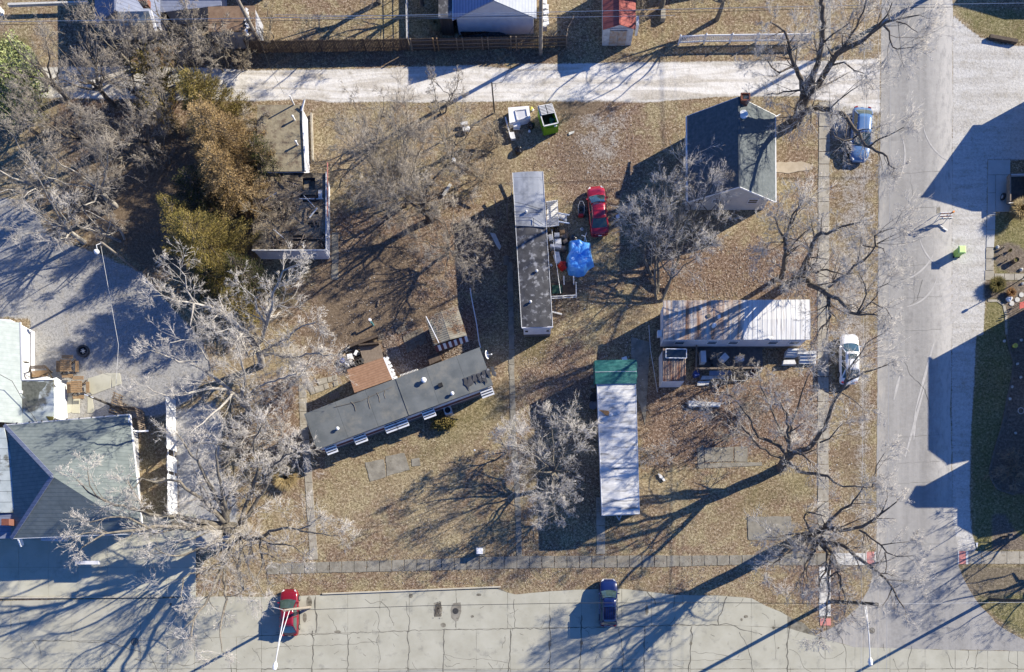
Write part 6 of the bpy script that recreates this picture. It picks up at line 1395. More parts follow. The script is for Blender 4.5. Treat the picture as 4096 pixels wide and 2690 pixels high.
vehicle('long light blue sedan half in tree shadow at the roadside', (3432, 552), 5.3, 1.9, 1.43, -NORTH - math.radians(3.5), pt_lb, hood=.27, tail=.1)
# utility trailer on the neighbour's drive
def ZR(x, y): return q(3600, 680, 2.5202, x, y)
R = thing('utility_trailer', 'dark flat trailer with wooden sides on the shaded concrete drive', 'trailer', P(ZR(1130, 240)).xy.to_3d())
q4 = [P(ZR(*c)) for c in ((1040, 105), (1222, 100), (1222, 355), (1040, 375))]
MB().prism(q4, .5, .6).build('bed', m_wood_dark, R)
for a, b_ in ((0, 3), (1, 2)): MB().beam(q4[a] + Vector((0, 0, .85)), q4[b_] + Vector((0, 0, .85)), .12, .5).build('side_board', m_wood, R)
MB().beam(q4[0] + Vector((0, 0, .85)), q4[1] + Vector((0, 0, .85)), .06, .3).build('end_board', m_galv, R); MB().beam(q4[3] + Vector((0, 0, .7)), q4[2] + Vector((1.2, 0, .7)), .06, .1).build('tailgate', m_galv, R)
for s_, x in ((-1, q4[0].x - .22), (1, q4[1].x + .22)):
    t_ = MB().lathe((x, P(ZR(1000, 290)).y, .33), [(.2, -.1), (.33, -.08), (.33, .08), (.2, .1)], 16, axis=Vector((1, 0, 0))).build('tyre', m_black, R)
    sub(MB().lathe((x - .11 * 1, P(ZR(1000, 290)).y, .33), [(.18, 0), (.16, .02), (.01, .02)], 12, axis=Vector((-1, 0, 0))), 'rim', m_rim, t_)
# dumpster
def ZF(x, y): return q(2000, 380, 4.5977, x, y)
R = thing('dumpster', 'bright green steel dumpster with half open ribbed lid', 'dumpster', P(ZF(890, 400)).xy.to_3d())
h = 1.5
T4 = [P(ZF(*c), h) for c in ((700, 218), (955, 175), (1070, 522), (808, 580))]
B4 = [P((T4[i].x / K + NX, NY - T4[i].y / K)) for i in range(4)]
for i in range(4):
    a, b_ = T4[i], T4[(i + 1) % 4]; MB().beam((a.x, a.y, h / 2 + .05), (b_.x, b_.y, h / 2 + .05), .06, h - .1).build('side', m_green, R)
    MB().beam((a.x, a.y, h + .02), (b_.x, b_.y, h + .02), .1, .08).build('rim', m_white_dirty, R)
MB().prism([(p.x, p.y) for p in T4], .12, .2).build('floor', m_skirt, R)
L0, L1 = T4[0].lerp(T4[3], .5), T4[1].lerp(T4[2], .5)
for s0, s1 in ((0.02, .49), (.51, .98)):
    k = MB().poly([T4[0].lerp(T4[1], s0) + Vector((0, 0, .1)), T4[0].lerp(T4[1], s1) + Vector((0, 0, .1)), L0.lerp(L1, s1) + Vector((0, 0, .1)), L0.lerp(L1, s0) + Vector((0, 0, .1))], thick=.04)
    lid = k.build('lid', m_iron, R)
    for i in range(7):
        f = (i + .5) / 7; a = T4[0].lerp(T4[1], s0 + .02).lerp(L0.lerp(L1, s0 + .02), f); b_ = T4[0].lerp(T4[1], s1 - .02).lerp(L0.lerp(L1, s1 - .02), f)
        sub(MB().beam(a + Vector((0, 0, .13)), b_ + Vector((0, 0, .13)), .08, .04), 'lid_rib', m_white_dirty, lid)
sN = (T4[3] - T4[2]).cross(Vector((0, 0, 1))).normalized(); sN = -sN if sN.y > 0 else sN
c = (T4[2] + T4[3]) / 2; MB().beam((c.x - .45, c.y - .08 + sN.y * .03, 1.15), (c.x + .55, c.y + .08 + sN.y * .03, 1.15), .2, .18).build('lift_pocket', m_green, R)
MB().box((c.x + .45, c.y + .0, 1.32), (.3, .1, .06), .2).build('sticker', m_white, R)
for xy, rr_ in (((940, 430), .22), ((955, 505), .24), ((830, 545), .16), ((985, 440), .15)):
    p = P(ZF(*xy), .9); tag(MB().lathe((p.x, p.y, .3), [(rr_ * .8, 0), (rr_, .25), (rr_ * .8, .5), (.02, .55)], 12).build('rubbish_bag', m_teal), {430: 'upper', 505: 'front', 545: 'small pale', 440: 'right hand'}[xy[1]] + ' blue-green bag inside the open green dumpster', 'rubbish bag', 'bags in the dumpster')
# white hot tub shell and boards
R = thing('hot_tub', 'white discarded tub shell with a grey recessed basin left of the green dumpster', 'hot tub', P(ZF(350, 380)).xy.to_3d())
q4 = [P(ZF(*c), .8) for c in ((150, 235), (530, 205), (560, 420), (175, 520))]
MB().prism([(p.x, p.y) for p in q4], 0, .8, bottom=False).build('shell', m_white, R)
q5 = [P(ZF(*c), .83) for c in ((280, 290), (485, 262), (510, 405), (320, 470))]
for a, b_ in zip(q5, q5[1:] + q5[:1]): MB().beam(a, b_, .1, .1).build('basin_rim', m_white_dirty, R)
MB().poly([p - Vector((0, 0, .02)) for p in q5], thick=.02).build('basin', m_galv, R)
tag(MB().poly([P(ZF(375, 545), .1), P(ZF(560, 500), .1), P(ZF(555, 420), .8), ], thick=.04).build('white_board', m_siding), 'triangular pale board leaning at the shaded side of the white tub', 'board')
tag(MB().beam(P(ZF(100, 425), .3), P(ZF(205, 810), .3), .12, .3).build('white_plank', m_white), 'long white plank lying southwest of the white tub', 'plank')
tag(MB().poly([P(ZF(*c), .4) for c in ((190, 690), (255, 680), (285, 800), (205, 815))], thick=.3).build('white_crate', m_white_dirty), 'white louvred crate at the lower end of the long white plank', 'crate')
tag(MB().poly([P(ZF(*c), .5) for c in ((240, 530), (370, 500), (375, 570), (250, 585))], thick=.3).build('white_box', m_white), 'white box butting the south side of the discarded tub', 'box')
tag(MB().poly([P(ZF(*c), .3) for c in ((240, 590), (360, 570), (360, 625), (245, 630))], thick=.2).build('grey_box', m_white_dirty), 'grey slatted box below the white box', 'box')
def blob(name, label, cat, uv, r_, h, mat, seed=1, group=None, z0=0.0, n=12):
    rr_ = random.Random(seed); p = P(uv); k = MB(); prof = [(.55, 0), (.95, .2), (1.0, .5), (.75, .8), (.35, .95), (.05, 1.0)]
    vs = []
    for a, z_ in prof:
        for i in range(n): g = 2 * math.pi * i / n; q_ = r_ * a * (1 + rr_.uniform(-.22, .22)); vs.append((p.x + q_ * math.cos(g), p.y + q_ * math.sin(g), z0 + z_ * h * rr_.uniform(.9, 1.1)))
    m = len(prof); k.add(vs, [(j * n + i, j * n + (i + 1) % n, (j + 1) * n + (i + 1) % n, (j + 1) * n + i) for j in range(m - 1) for i in range(n)] + [tuple(range((m - 1) * n, m * n))])
    return tag(k.build(name, mat), label, cat, group)
blob('rubbish_bag', 'shiny black rubbish bag in shade between white tub and dumpster', 'rubbish bag', ZF(580, 590), .33, .6, m_bag, 3)
blob('rubbish_bag', 'black rubbish bag at the edge of the shade south of the white plank', 'rubbish bag', ZF(350, 1050), .42, .55, m_bag, 5)
blob('plastic_bag', 'small pale plastic bag in the dumpster shade', 'plastic bag', ZF(540, 680), .13, .2, m_white, 4)
blob('yellow_bag', 'yellowish crumpled bag right of the white tub', 'plastic bag', ZF(580, 270), .16, .25, m_yellow, 6); blob('plastic_bag', 'white crumpled bag next to the yellowish one', 'plastic bag', ZF(605, 290), .12, .2, m_white, 7)
tag(MB().poly([P(ZF(*c), .1) for c in ((1265, 690), (1370, 660), (1360, 700), (1270, 740))], thick=.02).build('gravel_smear', m_rock), 'pale smear of gravel on the rutted ground', 'gravel')
# overgrown clutter left of the tub
for i, (x, y, w_, h_, lb) in enumerate(((1915, 1140, .7, .3, 'upper white board in the thicket'), (1935, 1190, .7, .4, 'lower white board in the thicket'))):
    p = P(t(1, 0, x, y), .3); tag(MB().box((p.x, p.y, .3), (w_, h_, .25), .1).build('white_board', m_white), lb, 'board')
p = P(t(1, 0, 1815, 1470), .4); tag(MB().lathe((p.x, p.y, 0), [(.2, 0), (.22, .4), (.02, .42)], 12).build('bucket', m_white), 'upturned white bucket in the thicket', 'bucket')
tag(MB().beam(P(t(1, 1, 1790, 155), .2), P(t(1, 1, 1720, 260), .2), .25, .15).build('white_log', m_rock), 'pale log on leaves west of the grey metal roof', 'log')
for i, (a, b_) in enumerate((((2345, 70), (2350, 300)), ((2190, 260), (2220, 450)), ((1960, 240), (2000, 350)), ((2308, 330), (2310, 500)))):
    tag(MB().beam(P(t(1, 1, *a), .6), P(t(1, 1, *b_), .2), .12, .12).build('fence_plank', m_wood), ['pale plank hugging the north-west corner of the metal roofed home', 'stout grey plank leaning in front of the shaded wall', 'thin plank poking from the brambles', 'slim plank in shadow by the west wall'][i], 'plank')
for i, (a, b_) in enumerate((((1970, 1110), (2000, 1280)), ((2000, 1280), (2045, 1563)))): pass
tag(MB().tube([P(t(1, 1, *p), .5) for p in ((1968, 1110), (1985, 1220), (2005, 1320), (2030, 1450), (2045, 1563), (2050, 1600))] + [P(t(1, 2, 2065, 120), .5)], .05, 6).build('white_rail', m_white), 'long thin white rail between the brown yard and shaded grass', 'rail')
tag(MB().poly([P(t(1, 1, *p), .05) for p in ((2150, 600), (2200, 610), (2255, 730), (2240, 760), (2210, 720))], thick=.04).build('ash_smear', m_rock), 'pale ash smear on shaded grass west of the tarred roof', 'ash')
p = P(t(1, 1, 2300, 862)); tag(MB().prism(wob([p + Vector((-.25, -.45, 0)), p + Vector((.25, -.45, 0)), p + Vector((.22, .45, 0)), p + Vector((-.25, .45, 0))], .2, .02), 0, .15).build('stepping_stone', m_stone), 'single rounded stepping stone in the shade west of the tarred roof', 'stepping stone')
p = P(t(1, 1, 1070, 1440)); R = thing('hydrant', 'white topped post standing in the leaf strewn yard', 'post', (p.x, p.y, 0)); MB().cyl((p.x + .1, p.y - .15, 0), .1, .9, 10).build('body', m_teal, R); MB().cyl((p.x, p.y + .05, .9), .15, .15, 10).build('cap', m_white, R)
p = P(t(1, 1, 1130, 1250)); tag(MB().beam(p + Vector((.05, .3, .1)), p + Vector((-.08, -.35, .1)), .12, .12).build('log', m_wood), 'short grey log in the middle of the brown yard', 'log')
# litter around the west deck
for i, (x, y, r_, mt, lb) in enumerate(((625, 640, .35, m_bag, 'black bag at the north end of the rubbish heap'), (640, 780, .38, m_bag, 'black bag below the white box of the rubbish heap'), (560, 770, .3, m_blue_junk, 'navy bag at the west edge of the rubbish heap'), (730, 690, .35, m_bag, 'black bag touching the plank deck'))):
    blob('rubbish_bag', lb, 'rubbish bag', ZD(x, y), r_, .45, mt, 20 + i, 'rubbish heap by the deck')
for i, (x, y, sx, sy, a, lb) in enumerate(((635, 715, .5, .5, .2, 'white square box on the rubbish heap'), (705, 670, .5, .25, 1.1, 'white wedge shaped box near the plank deck'), (568, 700, .35, .2, .7, 'tan carton on the rubbish heap'), (600, 800, .4, .15, -.4, 'white tray at the foot of the rubbish heap'))):
    p = P(ZD(x, y), .5); tag(MB().box((p.x, p.y, .25), (sx, sy, .5), a).build('box', m_white if i != 2 else m_wood_tan), lb, 'box', 'rubbish heap by the deck')
R = thing('chair_stack', 'dark rusty garden chairs heaped against the shingled side room', 'chairs', P(ZD(720, 790)).xy.to_3d())
for i in range(4):
    p = P(ZD(680 + 30 * i, 800 - 12 * i), .5); k = MB(); k.box((p.x, p.y, .42), (.42, .42, .04), .3 * i)
    for dx in (-.2, .2):
        for dy in (-.2, .2): k.beam((p.x + dx, p.y + dy, 0), (p.x + dx, p.y + dy, .8), .03)
    k.build('chair', m_iron, R)
# junk between home and tarp
R = thing('mower', 'red lawn mower with a black grass box beside the red sedan', 'lawn mower', P(ZB(600, 190)).xy.to_3d())
p = P(ZB(600, 180)); MB().prism(wob([(p.x - .3, p.y + .5), (p.x + .3, p.y + .5), (p.x + .32, p.y - .35), (p.x - .3, p.y - .35)], .2, .02), .15, .4).build('deck', m_iron, R)
MB().box((p.x, p.y - .5, .4), (.45, .25, .3)).build('cover', m_red, R); MB().cyl((p.x, p.y + .1, .4), .16, .25, 12).build('engine', m_black, R)
MB().tube([(p.x - .28, p.y - .4, .3), (p.x - .3, p.y + .2, .9), (p.x - .12, p.y + .62, 1.0), (p.x + .15, p.y + .6, 1.0), (p.x + .33, p.y + .2, .9), (p.x + .3, p.y - .4, .3)], .02, 6).build('handle', m_galv, R)
for dx in (-.33, .33):
    for dy in (-.35, .4): MB().lathe((p.x + dx, p.y + dy, .12), [(.08, -.03), (.12, -.03), (.12, .03), (.08, .03)], 10, axis=Vector((1, 0, 0))).build('wheel', m_black, R)
# tarp covered heap
k = MB(); pc = [ZB(430, 600), ZB(570, 585), ZB(740, 630), ZB(745, 740), ZB(775, 860), ZB(790, 930), ZB(700, 985), ZB(650, 1060), ZB(560, 1080), ZB(430, 1050), ZB(400, 960), ZB(395, 820), ZB(430, 760)]
cc = P(ZB(560, 830)); n = len(pc); vs = []; rt = random.Random(4); nr = 9
for j in range(nr + 1):
    f = j / nr
    for i in range(n * 2):
        a = Vector(pc[i // 2]); b_ = Vector(pc[(i // 2 + 1) % n]); e_ = P(a.lerp(b_, .5 * (i % 2)), 0.0)
        p = e_.lerp(Vector((cc.x, cc.y, 0)), f); hgt = 1.15 * min(1, f * 4.2) ** .6; ang = math.atan2(p.y - cc.y, p.x - cc.x)
        hgt += .13 * math.sin(p.x * 5.1 + 1) * math.cos(p.y * 4.3) * min(1, f * 3) + .06 * math.sin(9 * ang) * (1 - f) + (.2 * (1 if p.x < cc.x + .1 else 0) * (1 if p.y > cc.y else 0)) * min(1, f * 3) + rt.uniform(-.03, .03) * min(1, 2 * f + .3)
        vs.append((p.x, p.y, hgt if j else .02))
N = n * 2; k.add(vs, [(j * N + i, (j + 1) * N + i, (j + 1) * N + (i + 1) % N, j * N + (i + 1) % N) for j in range(nr) for i in range(N)])
tag(k.build('blue_tarp', m_bluetarp), 'bright blue tarp draped over a heap east of the mobile home', 'tarp')
leaf = blob('grill', 'round dark red grill lid tucked west of the blue tarp', 'grill', ZB(345, 940), .45, .9, m_red, 8)
tag(MB().poly([P(ZB(*c), .5) for c in ((200, 715), (300, 720), (330, 865), (260, 890))], thick=.4).build('white_board', m_white_dirty), 'tapering white board on the junk by the tarred roof', 'board')
p = P(ZB(215, 735), .7); tag(MB().lathe((p.x, p.y, .5), [(.12, 0), (.2, .1), (.18, .3), (.02, .35)], 12).build('pot', m_pot), 'small reddish pot at the head of the tapering white board', 'pot')
blob('plastic_bag', 'small white bag by the east wall of the tarred roof home', 'plastic bag', ZB(188, 912), .14, .2, m_white, 9)
for i, (x, y, sx, sy, sz, a, mt, lb) in enumerate(((285, 580, .65, .55, .9, .1, m_white_dirty, 'white cooker among the junk by the porch'), (255, 640, 1.1, .3, .8, -.1, m_galv, 'grey cabinet lying south of the white cooker'), (355, 665, .5, .35, .7, .1, m_wood, 'grey crate near the tarp corner'), (270, 485, .5, .4, .7, .05, m_white_dirty, 'white bin south of the small porch'), (345, 440, .5, .4, .6, .1, m_wood_tan, 'tan box south of the small porch'), (155, 645, .35, .25, .6, 0, m_wood, 'tiny box against the wall below the porch'), (385, 570, .5, .35, .5, .5, m_wood, 'brown crate at the north corner of the tarp'), (180, 520, .4, .6, .6, .3, m_white_dirty, 'crumpled white carton against the wall below the porch'), (360, 510, .6, .4, .5, .2, m_wood, 'brown heap of boards between porch and tarp'))):
    p = P(ZB(x, y), sz); R = thing('box', lb, 'box', (p.x, p.y, 0), 'junk east of the mobile home'); MB().box((p.x, p.y, sz / 2), (sx, sy, sz), a).build('body', mt, R); MB().box((p.x, p.y, sz + .02), (sx * .8, sy * .7, .03), a).build('top', m_galv if mt is m_white_dirty else mt, R)
blob('tyre_pile', 'round black covered bundle at the corner of the small porch', 'bundle', ZB(270, 430), .38, .5, m_bag, 12)
blob('black_heap', 'black tangle north of the blue tarp', 'heap', ZB(340, 590), .4, .6, m_black, 13)
blob('black_heap', 'black tangle of cloth along the top edge of the blue tarp', 'heap', ZB(480, 560), .45, .4, m_bag, 14)
blob('pale_cushion', 'small pale round cushion between mower and bicycle', 'cushion', ZB(615, 412), .17, .2, m_rock, 15)
R = thing('bicycle', 'thin framed bicycle lying by the north corner of the blue tarp', 'bicycle', P(ZB(655, 530)).xy.to_3d())
A_, B_, C_ = P(ZB(610, 490), .6), P(ZB(660, 510), .5), P(ZB(682, 455), .6); D_ = P(ZB(680, 580), .4)
for a, b_ in ((A_, B_), (B_, C_), (B_, P(ZB(655, 575), .3)), (B_, D_)): MB().beam(a, b_, .05).build('frame_tube', m_galv, R)
for c_ in (P(ZB(665, 560), .3),):
    ring = [(c_.x + .28 * math.cos(a), c_.y + .34 * math.sin(a), .25 + .12 * math.sin(a)) for a in (i * .4488 for i in range(15))]; MB().tube(ring, .022, 5).build('wheel', m_black, R)
cable([ZB(200, 410) + (3.0,), ZB(225, 620) + (2.9,), ZB(322, 1300) + (2.2,)], .02, m_white, 'clothes_line', 'white line running down over the junk beside the tarred roof', sag=.1, cat='line')
tag(MB().beam(P(t(2, 1, 370, 1330), .15), P(t(2, 1, 460, 1352), .15), .14, .14).build('white_plank', m_white_dirty), 'short white plank by the south-east corner of the tarred roof home', 'plank')
tag(MB().poly([P(t(2, 1, *c), .2) for c in ((955, 440), (985, 430), (990, 460), (960, 468))], thick=.15).build('white_bag', m_white), 'white bag on grass right of the red sedan', 'bag')
# barricade
R = thing('barricade', 'striped road barricade with an orange lamp standing beside the street', 'barricade', P(ZR(460, 500)).xy.to_3d())
a, b_ = P(ZR(402, 435), 1.4), P(ZR(500, 425), 1.4)
bx, by = (a + b_) / 2, None
g0, g1 = P(ZR(395, 525)), P(ZR(470, 530))
for i, hz_ in enumerate((1.35, .9, .5)):
    f = hz_ / 1.4; l_ = Vector((g0.x, g0.y, 0)).lerp(Vector((P(ZR(402, 435), 1.4).x, g0.y + .15, 1.4)), f); r_ = l_ + Vector((1.25, .05, 0))
    if i == 0: l0_, r0_ = l_, r_
    brd = MB().beam(l_, r_, .04, .26).build('board', m_white, R)
    for s_ in range(4): c1 = l_.lerp(r_, .1 + .24 * s_); sub(MB().beam(c1 + Vector((-.02, -.03, -.1)), c1 + Vector((.12, -.03, .1)), .03, .12), 'stripe', m_orange if i < 2 else m_iron, brd)
for x in (.08, .92):
    c1 = l0_.lerp(r0_, x); MB().beam((c1.x, c1.y - .35, 0), (c1.x, c1.y, 1.4), .05).build('leg', m_white_dirty, R); MB().beam((c1.x, c1.y + .35, 0), (c1.x, c1.y, 1.4), .05).build('leg', m_white_dirty, R)
c1 = l0_.lerp(r0_, .98); MB().cyl((c1.x, c1.y, 1.45), .1, .16, 12).build('lamp', m_orange, R)
for a, b_, lb in ((ZR(385, 548), ZR(480, 612), 'long'), (ZR(430, 590), ZR(475, 615), 'short')): tag(MB().beam(P(a, .08), P(b_, .08), .07, .08).build('sand_pole', m_galv), lb + ' grey pole lying by the road barricade', 'pole')
tag(MB().prism([P(ZR(*c)) for c in ((366, 380), (405, 378), (405, 440), (368, 442))], 0, .02).build('utility_cover', m_conc_old), 'grey square cover plate in the road beside the barricade', 'cover')
# lime cart
R = thing('wheelie_bin', 'lime green lidded wheelie bin at the right side of the street', 'bin', P(ZR(610, 820)).xy.to_3d())
p = P(ZR(628, 803), 1.1); MB().prism([(p.x - .27, p.y - .3), (p.x + .27, p.y - .3), (p.x + .27, p.y + .3), (p.x - .27, p.y + .3)], .08, 1.02, bottom=True).build('body', m_lime, R)
k = MB(); k.add([(p.x + sx * .37 * s_, p.y + sy * .37 * s_, z_) for s_, z_ in ((1, 1.03), (1, 1.08), (.75, 1.14)) for sx, sy in ((-1, -1), (1, -1), (1, 1), (-1, 1))], [(0, 1, 5, 4), (1, 2, 6, 5), (2, 3, 7, 6), (3, 0, 4, 7), (4, 5, 9, 8), (5, 6, 10, 9), (6, 7, 11, 10), (7, 4, 8, 11), (8, 9, 10, 11)]); k.build('lid', m_limelid, R)
for s_ in (-1, 1): MB().lathe((p.x + s_ * .27, p.y - .28, .12), [(.06, -.03), (.12, -.03), (.12, .03), (.06, .03)], 12, axis=Vector((1, 0, 0))).build('wheel', m_black, R)
MB().beam((p.x - .25, p.y - .4, 1.0), (p.x + .25, p.y - .4, 1.0), .04).build('handle', m_lime, R)
# garden furniture left
def picnic(uv, rz, label, s_=1.0):
    p = P(uv, .75); R = thing('picnic_table', label, 'picnic table', (p.x, p.y, 0), 'square picnic tables', rz)
    for i in range(6): MB().box((0, (-.5 + .2 * i) * s_, .74), (1.12 * s_, .17, .04)).build('table_board', m_wood_tan, R)
    for dx, dy in ((.95, 0), (-.95, 0), (0, .95), (0, -.95)):
        for o_ in (-.09, .09): MB().box((dx * s_ + (o_ if dx else 0), dy * s_ + (o_ if dy else 0), .45), ((.15, 1.1 * s_, .04) if dx else (1.1 * s_, .15, .04))).build('bench_board', m_wood_tan, R)
    for a in (.785, 2.356): k = MB(); k.beam((-math.cos(a) * 1.05, -math.sin(a) * 1.05, .3), (math.cos(a) * 1.05, math.sin(a) * 1.05, .3), .07, .09); k.build('brace', m_wood_dark, R)
    for dx, dy in ((-.4, -.4), (.4, -.4), (.4, .4), (-.4, .4)): MB().beam((dx * 1.3, dy * 1.3, 0), (dx, dy, .72), .08).build('leg', m_wood_dark, R)
picnic(ZA(818, 665), 0.0, 'square picnic table partly in shade, upper of the two')
picnic(ZA(953, 930), 0.02, 'sunlit square picnic table nearest the white wall')
R = thing('garden_swing', 'brown slatted garden swing by the long white wall', 'swing', P(ZA(520, 750)).xy.to_3d())
for i in range(5): MB().beam(P(ZA(375, 672 + 9 * i), 1.7), P(ZA(565, 665 + 9 * i), 1.7), .05, .03).build('canopy_slat', m_wood_red, R)
for i in range(6): MB().beam(P(ZA(400, 740 + 13 * i), .5), P(ZA(600, 730 + 13 * i), .5), .08, .03).build('seat_slat', m_wood_tan, R)
for a, b_ in (((375, 680, 1.7), (400, 830, 0)), ((565, 670, 1.7), (650, 760, 0)), ((565, 670, 1.7), (660, 830, 0)), ((375, 680, 1.7), (360, 770, 0)), ((430, 830, 0), (650, 740, .9))): MB().beam(P(ZA(a[0], a[1]), a[2]), P(ZA(b_[0], b_[1]), b_[2]), .09).build('leg', m_wood_dark, R)
p = P(ZA(1050, 490)); R = thing('fire_pit', 'round black ringed fire pit on the shaded gravel yard', 'fire pit', (p.x, p.y, 0))
for i in range(14): a = i * 2 * math.pi / 14; MB().box((p.x + .52 * math.cos(a), p.y + .52 * math.sin(a), .12), (.16, .22, .24), a).build('stone', m_iron, R)
MB().cyl((p.x, p.y, .0), .44, .06, 16).build('ash_bed', m_black, R)
for a in (.3, 1.5, 2.4): MB().beam((p.x - .25 * math.cos(a), p.y - .25 * math.sin(a), .12), (p.x + .25 * math.cos(a), p.y + .25 * math.sin(a), .16), .07).build('log', m_rock, R)
MB().sheet(wob([G(*ZA(*c)) for c in ((960, 420), (1200, 400), (1205, 760), (1010, 770), (760, 640), (900, 600))], .5, .05), 0.004)
# manholes, drain
def manhole(uv, r_, label, grate=False):
    p = P(uv); R = thing('drain_grate' if grate else 'manhole_cover', label, 'drain' if grate else 'manhole', (p.x, p.y, .012))
    MB().cyl((p.x, p.y, .012), r_, .012, 22).build('rim', m_iron, R)
    MB().cyl((p.x, p.y, .024), r_ * .82, .006, 22).build('plate', m_black if grate else m_conc_old, R)
    for i in range(-2, 3):
        if grate or i % 2: MB().box((p.x + i * r_ * .28, p.y, .034), (r_ * .1, r_ * (1.5 - .25 * abs(i)), .01)).build('bar', m_iron, R)
manhole(t(0, 3, 1240, 1282), .38, 'manhole cover in the left part of the concrete street near the big tree'); manhole(t(3, 3, 955, 1180), .3, 'manhole cover at the corner below the street lamp arm'); manhole(t(1, 3, 1835, 1000), .32, 'round drain grate in a patched hole of the concrete street', True)
k = MB()
for i in range(170):
    c = t(1, 3, 1670 + rng.gauss(0, 17), 985 + rng.gauss(0, 30)); p = P(c); s_ = rng.uniform(.03, .08); a = rng.uniform(0, 3); k.box((p.x, p.y, .03), (s_, s_, .05), a)
stuff(tag(k.build('rubble', m_stone), 'broken brown rubble filling a pothole left of the drain grate', 'rubble'))
MBp = MB(); MBp.sheet(wob([P(t(1, 3, *c)) for c in ((1815, 930), (1880, 920), (1890, 1000), (1860, 1090), (1830, 1095), (1795, 1060), (1790, 970)) ], .2, .04), .0195); structure(MBp.build('asphalt_patch', m_conc_old)); MBp = MB(); MBp.sheet(wob([P(t(1, 3, *c)) for c in ((1635, 925), (1700, 920), (1712, 1000), (1705, 1055), (1640, 1055), (1632, 1000))], .2, .04), .0195); structure(MBp.build('asphalt_patch', m_joint))
# transformer box by the sidewalk
p = P(t(1, 3, 2056, 447), .9); R = thing('utility_cabinet', 'square white topped utility cabinet beside the bottom sidewalk', 'cabinet', (p.x, p.y, 0)); MB().box((p.x + .02, p.y, .45), (.5, .5, .86)).build('body', m_white_dirty, R); MB().box((p.x, p.y, .9), (.6, .6, .06)).build('top', m_white, R); MB().box((p.x, p.y, .03), (1.0, 1.0, .06)).build('pad', m_conc_old, R)
p = P(t(1, 3, 2200, 345)); tag(MB().cyl((p.x, p.y, 0), .06, .9, 8).build('marker_post', m_wood), 'thin post in the grass right of the white topped cabinet', 'post')
p = P(t(1, 2, 2010, 1062), .8); tag(MB().lathe((p.x, p.y, .75), [(.02, 0), (.1, .05), (.1, .1), (.02, .15)], 8).build('pole_sign', m_white), 'small white cap on a thin stake in the lawn', 'stake'); MB
MB().cyl((p.x, p.y, 0), .025, .8, 6).build('stake', m_galv, bpy.data.objects['pole_sign'])
# right-hand garden
m_tuft = m_grass_tan
def tuft(name, label, uv, r_, h, n, mat, cat='ornamental grass', seed=1, wdt=.02, group=None):
    rr_ = random.Random(seed); p = P(uv); k = MB()
    for i in range(n):
        a = rr_.uniform(0, 6.283); s_ = rr_.uniform(.15, 1) ** .6 * r_; hh = h * rr_.uniform(.6, 1.1); b_ = Vector((p.x + .15 * r_ * math.cos(a), p.y + .15 * r_ * math.sin(a), 0)); m_ = Vector((p.x + .6 * s_ * math.cos(a), p.y + .6 * s_ * math.sin(a), hh * .8)); e_ = Vector((p.x + s_ * math.cos(a), p.y + s_ * math.sin(a), hh * rr_.uniform(.6, 1)))
        pv = Vector((-math.sin(a), math.cos(a), 0)) * wdt
        k.add([b_ - pv, b_ + pv, m_ + pv, m_ - pv, e_], [(0, 1, 2, 3), (3, 2, 4)])
    o = k.build(name, mat); rnd_attr(o.data); return tag(o, label, cat, group)
tuft('ornamental_grass', 'big round tuft of dry tan ornamental grass below the trailer', ZR(1155, 450), 1.25, 1.5, 2600, m_grass_tan, seed=2)
tuft('ornamental_grass', 'olive brown shrub at the top corner of the lower flower bed', ZR(950, 1180), 1.0, .8, 1600, m_olive_bush, 'shrub', 3); tuft('rust_shrub', 'small rust coloured shrub beside the white stone in the flower bed', ZR(1100, 1250), .6, .5, 700, leafmat('rust_leaves', [(.14, .06, .02), (.26, .13, .05), (.3, .2, .1)]), 'shrub', 4)
for i, (x, y, r_, mt) in enumerate(((975, 785, .17, m_rock), (1215, 1010, .17, m_rock), (1090, 1305, .3, m_white), (985, 1130, .14, m_rock), (1228, 1150, .14, m_rock), (1015, 1145, .1, m_rock))):
    blob('stone', ['white stone at the upper left rim of the oval bed', 'white stone at the lower right rim of the oval bed', 'large smooth white boulder beside the round stepping stones', 'small white stone between walk and olive shrub', 'small white stone at the right edge under the front walk', 'tiny stone just right of the olive shrub top'][i], 'stone', ZR(x, y), r_, r_ * 1.3, mt, 30 + i, 'stones in the flower beds')
for i, (x, y) in enumerate(((1125, 1348), (1180, 1310), (1222, 1262))):
    p = P(ZR(x, y)); tag(MB().prism(wob([(p.x + .25 * math.cos(a), p.y + .25 * math.sin(a)) for a in (j * .7 for j in range(9))], .1, .01), 0, .05).build('stepping_stone', m_rock), ['lowest', 'middle', 'uppermost'][i] + ' of three round pale stepping stones', 'stepping stone', 'round stepping stones')
p = P(ZR(1178, 905), .5); R = thing('planter', 'round brown planter in the oval mulch bed', 'planter', (p.x, p.y, 0)); MB().lathe((p.x, p.y, 0), [(.22, 0), (.3, .5), (.25, .5), (.22, .4), (.02, .4)], 18).build('pot', m_pot, R); MB().cyl((p.x, p.y, .38), .22, .04, 14).build('soil', m_olive_bush, R)
for i, (x, y, r_) in enumerate(((1020, 800, .25), (1000, 870, .28), (1095, 825, .25), (1050, 930, .2), (1000, 640, .2))):
    if i < 4: tuft('small_shrub', ['dark twiggy shrub under the upper white stone', 'dark twiggy shrub left of the planter', 'reddish twiggy shrub above the planter', 'sparse twig cluster below the planter'][i], ZR(x, y), r_, .4, 140, m_twig_brown if i != 2 else m_olive_bush, 'shrub', 60 + i, .012, 'little shrubs in the oval bed')
p = P(ZR(1100, 1180)); R = thing('lamp_post', 'short black lamp post in the lower flower bed', 'lamp post', (p.x, p.y, 0)); MB().cyl((p.x, p.y, 0), .05, 2.2, 10).build('pole', m_iron, R); MB().lathe((p.x, p.y, 2.15), [(.06, 0), (.14, .05), (.14, .25), (.02, .35)], 10).build('lantern', m_iron, R)
